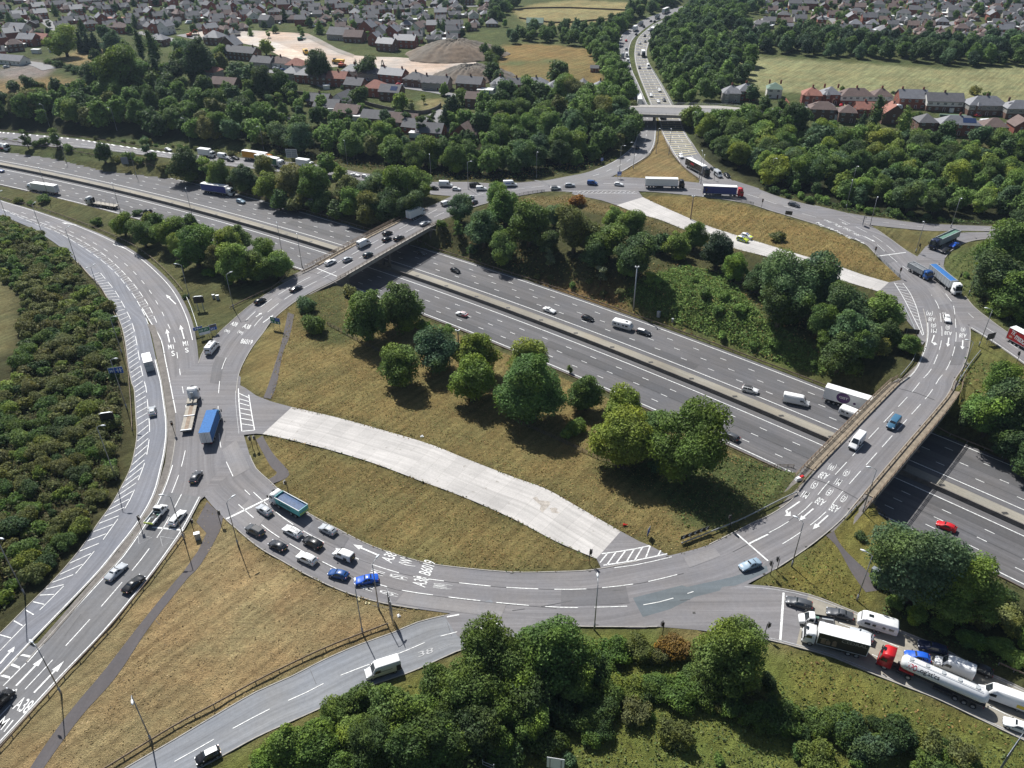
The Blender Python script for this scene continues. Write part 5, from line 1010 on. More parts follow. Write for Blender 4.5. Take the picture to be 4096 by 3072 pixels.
wood('on the verge below the wood', '1640,392,1700,418,1850,446,2000,470,2090,476,2060,482,1850,458,1680,424', 4.0, 2.0, 'gdl', 'bush', 25, jit=.4)
wood('on the slope above the off slip', '250,303,480,330,620,342,640,348,470,336,330,318,200,300', 5, 2.0, 'ngn', 'bush', 27, jit=.4)
wood('in the curved hedge at the foot', '1240,1590,1260,1545,1330,1500,1420,1465,1500,1462,1590,1490,1680,1525,1790,1555,1900,1570,2010,1600,2120,1660,2060,1680,1950,1630,1850,1600,1740,1590,1640,1565,1560,1530,1490,1510,1420,1520,1340,1560,1290,1610', 1.9, 2.2, 'ggggdgn', 'bush', 31, jit=.3)
wood('in rough ground at the foot', '1050,1600,1300,1545,1500,1545,1700,1580,1850,1620,2000,1640,2000,1700,1000,1700', 8, 1.1, 'gnlgb', 'bush', 29, jit=.5)
KEEP = {'round': 290, 'bush': 280, 'loose': 120, 'conifer': 60, 'poplar': 20}; GROUP = {'round': 'broadleaf trees', 'loose': 'slender trees', 'bush': 'bushes', 'conifer': 'conifers', 'poplar': 'poplars'}
NAME = {'round': 'broadleaf_tree', 'loose': 'slender_tree', 'bush': 'bush', 'conifer': 'conifer', 'poplar': 'poplar_tree'}
KIND_ = {'round': 'broad', 'loose': 'slender', 'bush': 'low', 'conifer': 'pointed', 'poplar': 'tall narrow'}
NOUN = {'round': 'tree', 'loose': 'tree', 'bush': 'bush', 'conifer': 'conifer', 'poplar': 'poplar'}
def ordinal(n):
    w = 'first second third fourth fifth sixth seventh eighth ninth tenth eleventh twelfth'.split()
    return w[n-1] if n <= 12 else f"{n}{'th' if 10 < n % 100 < 14 else {1: 'st', 2: 'nd', 3: 'rd'}.get(n % 10, 'th')}"
def plant_all():
    rest = {}; own = []
    for sh in KEEP:
        L = sorted((p for p in PLANTS if p[4] == sh), key=lambda p: (-p[8], -p[7])); own += L[:KEEP[sh]]
        for p in L[KEEP[sh]:]: rest.setdefault('bush' if sh == 'bush' else 'tree', []).append(p)
    seen = {}
    for p in own: seen.setdefault((p[4], p[5], p[6]), []).append(p)
    i = 0
    for (sh, ti, wh), L in seen.items():
        L.sort(key=lambda p: p[0])
        for n, (x, y, pos, rm, sh, ti, wh, rp, _) in enumerate(L):
            i += 1; r = random.Random(i*7); cm, tm = proto(sh, 0 if rp < 24 else 1 if rp < 60 else 2, r.randrange(3))
            lb = f"{KIND_[sh]} {WORD[ti]} {NOUN[sh]} {wh}" + (f", {ordinal(n+1)} from the left" if len(L) > 1 else '')
            t = thing(NAME[sh], lb, NOUN[sh], tuple(pos), r.uniform(0, 6.28), GROUP[sh]); t.scale = (rm*r.uniform(.86, 1.14), rm*r.uniform(.86, 1.14), rm*r.uniform(.84, 1.02))
            c = link('crown', cm, t); v = r.uniform(1.2, 1.7)*(.86 if 'left bank' in wh else .80 if 'foot' in wh else 1); b = TINT[ti]; c.color = (b[0]*v*r.uniform(.92, 1.1), b[1]*v, b[2]*v*r.uniform(.85, 1.2), 1)
            if sh != 'bush' or rp > 30: link('trunk', tm, t)
    for k, L in rest.items():
        r = np.random.default_rng(5); VV, FF, CC = [], [], []; o = 0
        for p in L:
            cm, _ = proto(p[4], 0, int(r.integers(3))); V = np.empty(len(cm.vertices)*3); cm.vertices.foreach_get('co', V); V = V.reshape(-1, 3)*p[3]*r.uniform(.92, 1.08, 3); a = r.uniform(0, 6.28); ca, sa = math.cos(a), math.sin(a)
            V = np.stack((V[:, 0]*ca-V[:, 1]*sa, V[:, 0]*sa+V[:, 1]*ca, V[:, 2]), 1)+p[2]; nf = len(cm.polygons); VV.append(V); FF.append(np.arange(nf*4).reshape(-1, 4) if False else None)
            I = np.empty(nf*4, int); cm.loops.foreach_get('vertex_index', I); FF[-1] = I+o; o += len(V)
            b = np.array(TINT[p[5]])*r.uniform(1.15, 1.6); CC.append(np.tile(np.append(b, 1), (len(V), 1)))
        V = np.concatenate(VV); I = np.concatenate(FF); C = np.concatenate(CC); me = bpy.data.meshes.new('woodland'); me.vertices.add(len(V)); me.vertices.foreach_set('co', V.ravel())
        me.loops.add(len(I)); me.loops.foreach_set('vertex_index', I); me.polygons.add(len(I)//4); me.polygons.foreach_set('loop_start', np.arange(0, len(I), 4))
        at_ = me.attributes.new('cover', 'FLOAT_COLOR', 'POINT'); at_.data.foreach_set('color', C.ravel()); me.materials.append(MATS['foliage_mass']); me.update(); me.validate()
        link({'tree': 'distant_woodland', 'bush': 'scrub'}[k], me, kind='stuff')
def foliage_mass():
    m, n, l, b = nodemat('foliage_mass'); a = n.new('ShaderNodeAttribute'); a.attribute_name = 'cover'; ge = n.new('ShaderNodeNewGeometry'); tc = n.new('ShaderNodeTexCoord')
    c = gain(n, l, a.outputs['Color'], [(ge.outputs['Random Per Island'], .38), (noise(n, l, tc.outputs['Object'], .35, 3), .25)])
    l.new(c, b.inputs['Base Color']); b.inputs['Roughness'].default_value = .65; b.inputs['Specular IOR Level'].default_value = .2
    tr = n.new('ShaderNodeBsdfTranslucent'); l.new(c, tr.inputs[0]); mx = n.new('ShaderNodeMixShader'); mx.inputs[0].default_value = .32
    l.new(b.outputs[0], mx.inputs[1]); l.new(tr.outputs[0], mx.inputs[2]); l.new(mx.outputs[0], n['Material Output'].inputs[0])
foliage_mass(); plant_all()
def growth(name, P, dens, size, h, cols, seed, up=.3, clump=0.0, holes=()):
    """ground cover: many small leaf clumps or grass tufts over the area P"""
    r = np.random.default_rng(seed); P = [hit(x, y) for x, y in pts(P)]; A = np.array(P)[:, :2]
    lo, hi = A.min(0), A.max(0); lo = np.maximum(lo, (-330, 55)); hi = np.minimum(hi, (330, 700)); n = int(np.prod(hi-lo)*dens)
    X = r.uniform(lo, hi, (n, 2)); k = inside(P, X[:, 0], X[:, 1])
    for q in holes: k &= ~inside([at(x, y) for x, y in pts(q)], X[:, 0], X[:, 1])
    X = X[k]
    if clump:
        f = np.sin(X[:, 0]*.31+2*np.sin(X[:, 1]*.17))*np.sin(X[:, 1]*.27+2*np.sin(X[:, 0]*.13)); X = X[r.uniform(-1, 1, len(X)) < f+1-clump]
    m = len(X); z = hf(X[:, 0], X[:, 1]); bump_ = (np.sin(X[:, 0]*.9+X[:, 1]*.5)*np.sin(X[:, 1]*.8-X[:, 0]*.3)+1)*.5
    Pz = np.stack((X[:, 0], X[:, 1], z+h*(.15+.85*bump_)*r.uniform(.1, 1, m)), 1)
    nn = r.normal(size=(m, 3)); nn[:, 2] = np.abs(nn[:, 2])+up; nn /= np.linalg.norm(nn, axis=1)[:, None]; t = np.cross(nn, r.normal(size=(m, 3))); t /= np.linalg.norm(t, axis=1)[:, None]; b = np.cross(nn, t)
    s = size*r.uniform(.5, 1.5, m)[:, None]; V = np.stack((Pz-t*s*.5, Pz-b*s*.35, Pz+t*s*.5, Pz+b*s*.35), 1).reshape(-1, 3); V[:, 2] = np.maximum(V[:, 2], np.repeat(z, 4)-.05)
    C = np.array(cols)[r.integers(len(cols), size=m)]*r.uniform(.75, 1.25, m)[:, None]; C = np.repeat(np.concatenate((C, np.ones((m, 1))), 1), 4, 0)
    me = bpy.data.meshes.new(name); me.vertices.add(len(V)); me.vertices.foreach_set('co', V.ravel()); me.loops.add(len(V)); me.loops.foreach_set('vertex_index', np.arange(len(V))); me.polygons.add(m); me.polygons.foreach_set('loop_start', np.arange(0, len(V), 4))
    a = me.attributes.new('cover', 'FLOAT_COLOR', 'POINT'); a.data.foreach_set('color', C.ravel()); me.materials.append(MATS['foliage_mass']); me.update(); me.validate(); link(name, me, kind='stuff')
G1 = [(.10, .155, .042), (.14, .19, .05), (.075, .125, .042)]; DRY = [(.34, .25, .10), (.27, .20, .072), (.20, .185, .06), (.29, .18, .07), (.16, .17, .05)]; STR = [(.40, .30, .16), (.34, .255, .13), (.28, .215, .11)]
growth('undergrowth', '-60,475,10,480,75,508,165,578,235,662,258,740,258,830,270,930,240,1045,182,1155,92,1240,0,1328,-60,1370,-60,880,28,830,58,760,45,650,0,590,-60,570', 7.0, .45, 2.4, [(.11, .125, .045), (.085, .105, .04), (.13, .115, .05), (.08, .11, .035)], 2, up=.3)
growth('undergrowth', '1335,645,1400,600,1480,575,1570,600,1650,690,1820,790,1810,815,1740,805,1600,752,1440,690', 15, .5, 1.5, [(.16, .26, .06), (.20, .28, .065), (.12, .20, .05)], 3, up=.6)
growth('undergrowth', '1420,1040,1500,1010,1590,985,1700,1015,1715,1040,1640,1108,1560,1150,1480,1140', 3.5, .45, .6, G1, 4, clump=.2)
growth('undergrowth', '1130,1420,1300,1410,1560,1440,1660,1460,1760,1520,1900,1560,2100,1600,2260,1640,2260,1720,420,1720,560,1640,760,1530,985,1440', 5.5, .38, .5, [(.15, .19, .06), (.12, .165, .05), (.18, .185, .07), (.10, .15, .045)], 5, clump=.15, up=.7)
growth('undergrowth', '1920,1270,2020,1320,2110,1370,2260,1440,2260,1480,2100,1425,2000,1375,1900,1325', 3.5, .5, 1.2, G1, 6)
growth('undergrowth', '1640,395,1700,420,1850,450,2000,475,2190,480,2190,486,1984,480,1834,458,1659,416', 2.4, .8, 1.3, G1, 7)
growth('undergrowth', '300,305,480,332,640,350,700,352,930,388,1100,392,1250,372,1330,345,1320,330,1100,372,930,372,700,335,480,320', 1.6, .8, 1.0, G1+DRY[:2], 8, clump=.5)
growth('undergrowth', '950,490,1106,520,1300,570,1500,570,1640,620,1850,790,1659,780,1400,690,1106,590,945,540', 1.6, .7, .9, G1+DRY, 9, clump=.4)
growth('undergrowth', '2045,562,2125,520,2230,520,2230,735,2134,684,2060,610', 2.4, .5, .5, G1, 10, clump=.2); growth('undergrowth', '2060,880,2085,770,2230,830,2260,1010', 2.0, .6, .8, G1+DRY[:1], 11, clump=.3)
growth('dry_grass', '590,690,640,650,713,614,750,640,900,690,1106,770,1311,860,1581,975,1690,1020,1640,1110,1531,1174,1440,1192,1341,1146,1181,1055,1003,987,828,927,640,880,585,862,600,760,625,690', 5.5, .30, .24, DRY, 12, clump=.3, up=.9)
growth('dry_grass', '580,950,700,975,900,1045,1100,1128,1285,1215,1106,1230,903,1206,766,1158,690,1118,640,1075,610,1010', 5.5, .30, .24, DRY, 13, clump=.3, up=.9)
growth('dry_grass', '1395,428,1500,428,1659,457,1839,518,1950,605,1920,606,1859,588,1659,525,1521,482,1456,452', 3, .42, .3, DRY, 14, clump=.3, up=.8)
growth('dry_grass', '1106,428,1240,420,1340,450,1476,500,1620,555,1500,540,1380,490,1240,450', 1.6, .6, .5, DRY, 15, clump=.3)
growth('dry_grass', '440,1082,478,1122,553,1185,665,1250,778,1296,903,1318,703,1420,553,1490,375,1595,250,1670,60,1720,20,1660,200,1500,330,1352,430,1210', 3.2, .30, .10, STR, 16, clump=.4, up=.9, holes=('75,1644,150,1539,225,1449,300,1352,383,1250,428,1190,452,1190,410,1244,325,1352,249,1464,175,1549,95,1659',))
growth('dry_grass', '1645,1262,1720,1210,1790,1165,1830,1240,1870,1310,1834,1312,1700,1270', 3.5, .4, .35, DRY[1:3]+G1[1:2], 17, clump=.2); growth('dry_grass', '1700,1405,1894,1465,2134,1568,2260,1640,2100,1590,1900,1560,1760,1520,1690,1455', 3.5, .4, .4, DRY[1:]+G1[:2], 18, clump=.2)

def fringe(s, dy, seed, cols, dens=7, h=.45): P = pts(s); growth('weeds', ','.join(f'{x},{y}' for x, y in P)+','+','.join(f'{x},{y+dy}' for x, y in P[::-1]), dens, .32, h, cols, seed, clump=.55, up=.4)
fringe('567,936,608,944,703,967,803,997,903,1034.5,1003,1072,1106,1117,1206,1169,1288,1205', 7, 41, G1+DRY); fringe('630,877,728,899,828,926,928,956,1003,986,1106,1026,1181,1053,1256,1096,1341,1145', 6, 42, DRY+G1[:1])
fringe('1332,443,1381,461,1426,474,1476,494,1526,511,1581,534,1659,554,1799,599,1898,629', 4, 43, G1+DRY, 4, .6); fringe('1388,425,1456,456,1521,484,1581,504,1659,528,1789,566,1920,609', 3, 44, DRY, 4, .6)
fringe('580,1035,600,1058,670,1110,728,1141,803,1178,903,1210,1106,1233,1206,1233', 4, 45, DRY+G1[:1], 6); fringe('1468,1194,1531,1174,1581,1149,1631,1124', 5, 46, G1+DRY, 6); fringe('482,1118,553,1179,628,1223,728,1273,828,1304,953,1324', 5, 47, DRY, 5)
fringe('363,1004,340,1066,306,1130,256,1194,212,1246', 4, 48, G1+DRY, 1.6, .3); fringe('80,1400,212,1248,305,1131,352,1040', 3, 49, G1, 1.2, .3)
# ------------------------------------------------------------------ the village: streets, fields, houses
def drape(name, s, mat, col=None, up=.12, grid=7.0, kind='structure'):
    P = [hit(x, y) for x, y in pts(s)]; B = []
    for i in range(len(P)):
        a, b = P[i], P[(i+1) % len(P)]; n = max(1, int(np.linalg.norm((b-a)[:2])/grid)); B += [a+(b-a)*k/n for k in range(n)]
    B = [Vector((p[0], p[1])) for p in B]; A = np.array(B); n = len(B)
    X, Y = np.meshgrid(np.arange(A[:, 0].min(), A[:, 0].max(), grid), np.arange(A[:, 1].min(), A[:, 1].max(), grid)); k = inside(np.array(B), X, Y)
    v, e, f, *_ = delaunay_2d_cdt(B+[Vector((float(x), float(y))) for x, y in zip(X[k], Y[k])], [(i, (i+1) % n) for i in range(n)], [], 1, 1e-4)
    m = MB(); m.faces([(q.x, q.y, float(hf(q.x, q.y))+up) for q in v], [tuple(q) for q in f], mat); m.uv = [(p[0], p[1]) for p in m.v]; me = m.mesh(name, True)
    if col:
        a = me.attributes.new('cover', 'FLOAT_COLOR', 'POINT'); a.data.foreach_set('color', np.tile((*col, 1), (len(me.vertices), 1)).astype('f').ravel())
    return link(name, me, kind=kind)
def D(c, r, s): return ','.join(f'{a:.1f},{b:.1f}' for a, b in tpts(c, r, s))
drape('building_site_earth', D(1, 0, '-450,240,-250,255,-60,262,150,275,330,285,450,300,560,350,700,430,850,480,1000,492,1200,495,1450,512,1640,470,1900,500,1905,560,1990,670,1690,700,1300,690,1060,650,1040,560,840,560,640,585,560,520,300,535,140,450,0,400,-250,350,-480,330,-560,290'), 'bare_earth', (.40, .352, .305), .15)
drape('pale_earth', D(1, 0, '-300,300,0,320,200,380,420,470,560,520,300,530,140,450,0,400,-250,350'), 'bare_earth', (.50, .462, .415), .22)
drape('site_edge_earth', D(1, 0, '330,285,450,292,560,345,700,420,850,475,840,500,700,455,560,390,440,330'), 'bare_earth', (.26, .235, .20), .24)
def street(s, w, mat='asphalt_town', up=.2, name='village_street'):
    P = cr([hit(x, y) for x, y in pts(s)], 3); S = []
    for i in range(len(P)):
        d = P[min(i+1, len(P)-1)]-P[max(i-1, 0)]; d = d[:2]/(np.linalg.norm(d[:2])+1e-9); n = np.array((-d[1], d[0], 0)); S.append(np.concatenate((P[i]+n*w/2, P[i]-n*w/2)))
    return ribbon(name, np.array(S), mat, up, 3, True, step=4)
for s, w in ((D(3, 0, '-40,985,100,955,430,930,700,965,1000,1000,1450,1040,1800,1062,2250,1100'), 8), (D(1, 0, '-60,590,130,620,280,640,420,690,620,755'), 6), (D(1, 0, '1040,720,1330,760,1560,795,1750,835,1900,850'), 6.5), (D(1, 0, '840,905,950,960,1250,1005,1450,1030,1560,990,1610,950'), 7), (D(1, 0, '1450,1030,1560,1050,1640,1100,1740,1140'), 7),
             (D(0, 0, '330,150,400,190,460,230,530,280'), 9), (D(0, 0, '1180,280,1300,300,1420,330,1560,385,1640,420'), 9), (D(0, 0, '1560,300,1700,330,1850,345,2000,340'), 8), (D(3, 0, '480,130,560,170,620,230,680,300'), 8), (D(3, 0, '1380,310,1480,240,1640,190,1760,180'), 8), (D(2, 0, '1990,300,2080,220,2180,170,2250,160'), 8), (D(1, 0, '-200,90,100,95,400,100,700,100,900,90'), 7), (D(1, 0, '900,110,1300,70,1700,60,2000,50'), 7), (D(0, 0, '1400,60,1800,110,2212,120'), 7), (D(1, 0, '1330,10,1120,0,1080,30'), 7), (D(0, 0, '0,500,120,510,200,540,330,560,430,600'), 9)):
    street(s, w)
for s in (D(1, 0, '700,160,780,150,800,190,690,200'), D(1, 0, '450,140,540,125,560,150,470,165'), D(0, 0, '300,300,400,290,420,320,310,330'), D(1, 0, '-20,0,240,-5,250,12,0,14')): drape('lawn', s, 'land', (.14, .17, .055), .1, 10)
plain('brick_red', (.25, .085, .055), .9, var=.15, scale=2); plain('brick_brown', (.15, .085, .06), .9, var=.15, scale=2); plain('render_white', (.68, .66, .61), .8, var=.06); plain('render_grey', (.30, .28, .25), .9, var=.1)
plain('roof_dark', (.112, .110, .116), .8, var=.16, scale=.7); plain('roof_brown', (.140, .098, .085), .85, var=.18, scale=.7); plain('roof_red', (.29, .125, .09), .85, var=.15, scale=.7); plain('roof_slate', (.17, .172, .185), .6, var=.14, scale=.7); plain('roof_green', (.12, .19, .14), .7, var=.1)
plain('upvc', (.74, .74, .72), .4); plain('pane', (.02, .026, .032), .06, spec=.8); plain('door_paint', (.12, .05, .04), .5); plain('solar', (.03, .05, .12), .15, spec=.8)
def roof_geo(b, w, d, e, rh, kind, m, ov=.4):
    x, y = w/2+ov, d/2+ov; z = e-.08
    if kind == 'hip':
        t = max(.02, (w-d)/2) if w > d else .02; u = .02 if w > d else (d-w)/2
        V = [(-x, -y, z), (x, -y, z), (x, y, z), (-x, y, z), (-t, -u, e+rh), (t, -u, e+rh), (t, u, e+rh), (-t, u, e+rh)]
        b.faces(V, [(0, 1, 5, 4), (1, 2, 6, 5), (2, 3, 7, 6), (3, 0, 4, 7), (4, 5, 6, 7), (3, 2, 1, 0)], m)
    else:
        V = [(-x, -y, z), (x, -y, z), (x, 0, e+rh), (-x, 0, e+rh), (-x, y, z), (x, y, z)]; V += [(p[0], p[1], p[2]-.18) for p in V]
        b.faces(V, [(0, 1, 2, 3), (3, 2, 5, 4), (7, 6, 9, 8), (8, 9, 10, 11), (0, 3, 9, 6), (3, 4, 10, 9), (2, 1, 7, 8), (5, 2, 8, 11), (1, 0, 6, 7), (4, 5, 11, 10)], m)
def walls_geo(b, w, d, e, rh, kind, m, upper=None):
    x, y = w/2, d/2; h = e*.52 if upper else e
    b.box((0, 0, h/2-.3), (w, d, h+.6), m)
    if upper: b.box((0, 0, (h+e)/2), (w+.02, d+.02, e-h), upper)
    if kind == 'gable':
        mm = upper or m; b.faces([(-x, -y, e), (-x, y, e), (-x, 0, e+rh-.1), (x, -y, e), (x, y, e), (x, 0, e+rh-.1)], [(0, 2, 1), (3, 4, 5)], mm)
def win_geo(b, x, y, z, w, h, face=-1, side=0):
    """window frame and glass, on the front (face -1), back (1) or side walls"""
    n = 2 if w < 1.5 else 3
    def pn(u0, u1, v0, v1, o, m):
        if side: q = [(side*(abs(x)+o), y+u0*side, z+v0), (side*(abs(x)+o), y+u1*side, z+v0), (side*(abs(x)+o), y+u1*side, z+v1), (side*(abs(x)+o), y+u0*side, z+v1)]
        else: q = [(x-face*u0, y+face*o, z+v0), (x-face*u1, y+face*o, z+v0), (x-face*u1, y+face*o, z+v1), (x-face*u0, y+face*o, z+v1)]
        b.face(q, m)
    pn(-w/2, w/2, -h/2, h/2, .03, 'upvc')
    for k in range(n): u0 = -w/2+w*k/n; pn(u0+.08, u0+w/n-.08, -h/2+.09, h/2-.09, .05, 'pane')
HN = [0]
def house(px, py, w, d, e, kind, wall, roof, label, rz=0.0, upper=None, chim=1, rh=None, bay=False, porch=False, solar=False, front_gable=False, name='house'):
    p = hit(px, py); rh = rh or d*.36; t = thing(name, label, 'house', (p[0], p[1]+d/2, float(hf(p[0], p[1]+d/2))-.1), math.radians(rz)+(math.pi/2 if front_gable else 0))
    if front_gable: w, d = d, w; rh = d*.42
    b = MB(); walls_geo(b, w, d, e, rh, kind, wall, upper); b.build('wall', t)
    b = MB(); roof_geo(b, w, d, e, rh, kind, roof); r_ = b.build('roof', t)
    rr = random.Random(px*3+py)
    for i in range(chim):
        b = MB(); x = (0 if chim == 1 else (-w*.38 if i == 0 else w*.38)); b.box((x, .3, e+rh+.1), (.9, .65, 1.9), 'brick_red' if wall != 'brick_brown' else 'brick_brown')
        for q in (-.22, .22): b.tube([(x+q, .3, e+rh+1.0), (x+q, .3, e+rh+1.4)], .13, 'roof_red', 6)
        b.build('chimney', r_)
    if solar: b = MB(); b.face([(w*.05, -d*.40, e+rh*.16), (w*.38, -d*.40, e+rh*.16), (w*.38, -d*.14, e+rh*.70), (w*.05, -d*.14, e+rh*.70)], 'solar'); b.v = [(q[0], q[1]-.1, q[2]+.28) for q in b.v]; b.build('solar_panel', r_)
    fl = 2 if e > 4 else 1; nb = max(2, int(w/3.4))
    for f in range(fl):
        for k in range(nb):
            x = -w/2+w*(k+.5)/nb; z = 1.45+f*2.65
            if f == 0 and k == nb//2:
                b = MB(); b.box((x, -d/2-.04, 1.05), (1.1, .1, 2.1), 'upvc'); b.box((x, -d/2-.08, 1.05), (.85, .1, 1.95), 'door_paint'); b.build('door', t); continue
            b = MB(); win_geo(b, x, -d/2-.02, z, 1.7 if (k+f) % 2 else 1.25, 1.25); b.build('window', t)
        for s in (-1, 1): b = MB(); win_geo(b, w/2+.02, rr.uniform(-1, 1), 1.45+f*2.65, 1.0, 1.1, side=s); b.build('window', t)
    if bay:
        b = MB(); x = -w*.25; b.loft([[(x-1.4, -d/2, z), (x-.9, -d/2-.8, z), (x+.9, -d/2-.8, z), (x+1.4, -d/2, z)] for z in (0, e*.95)], wall); b.loft([[(x-1.5, -d/2+.1, e*.95), (x-1, -d/2-.95, e*.95), (x+1, -d/2-.95, e*.95), (x+1.5, -d/2+.1, e*.95)], [(x-.4, -d/2+1, e*.95+1.6), (x-.3, -d/2+.8, e*.95+1.6), (x+.3, -d/2+.8, e*.95+1.6), (x+.4, -d/2+1, e*.95+1.6)]], roof); b.build('bay', t)
        for f in range(fl): b = MB(); win_geo(b, x, -d/2-.82, 1.45+f*2.65, 1.7, 1.3); b.build('window', t)
    if porch: b = MB(); b.box((w*.2, -d/2-.7, 1.2), (1.9, 1.4, 2.4), 'upvc'); b.box((w*.2, -d/2-.7, 2.45), (2.2, 1.7, .14), roof); b.build('porch', t)
    return t
H3 = lambda x, y: tl(3, 0, x, y); H2 = lambda x, y: tl(2, 0, x, y); H1 = lambda x, y: tl(1, 0, x, y); H0 = lambda x, y: tl(0, 0, x, y)
RS = -8
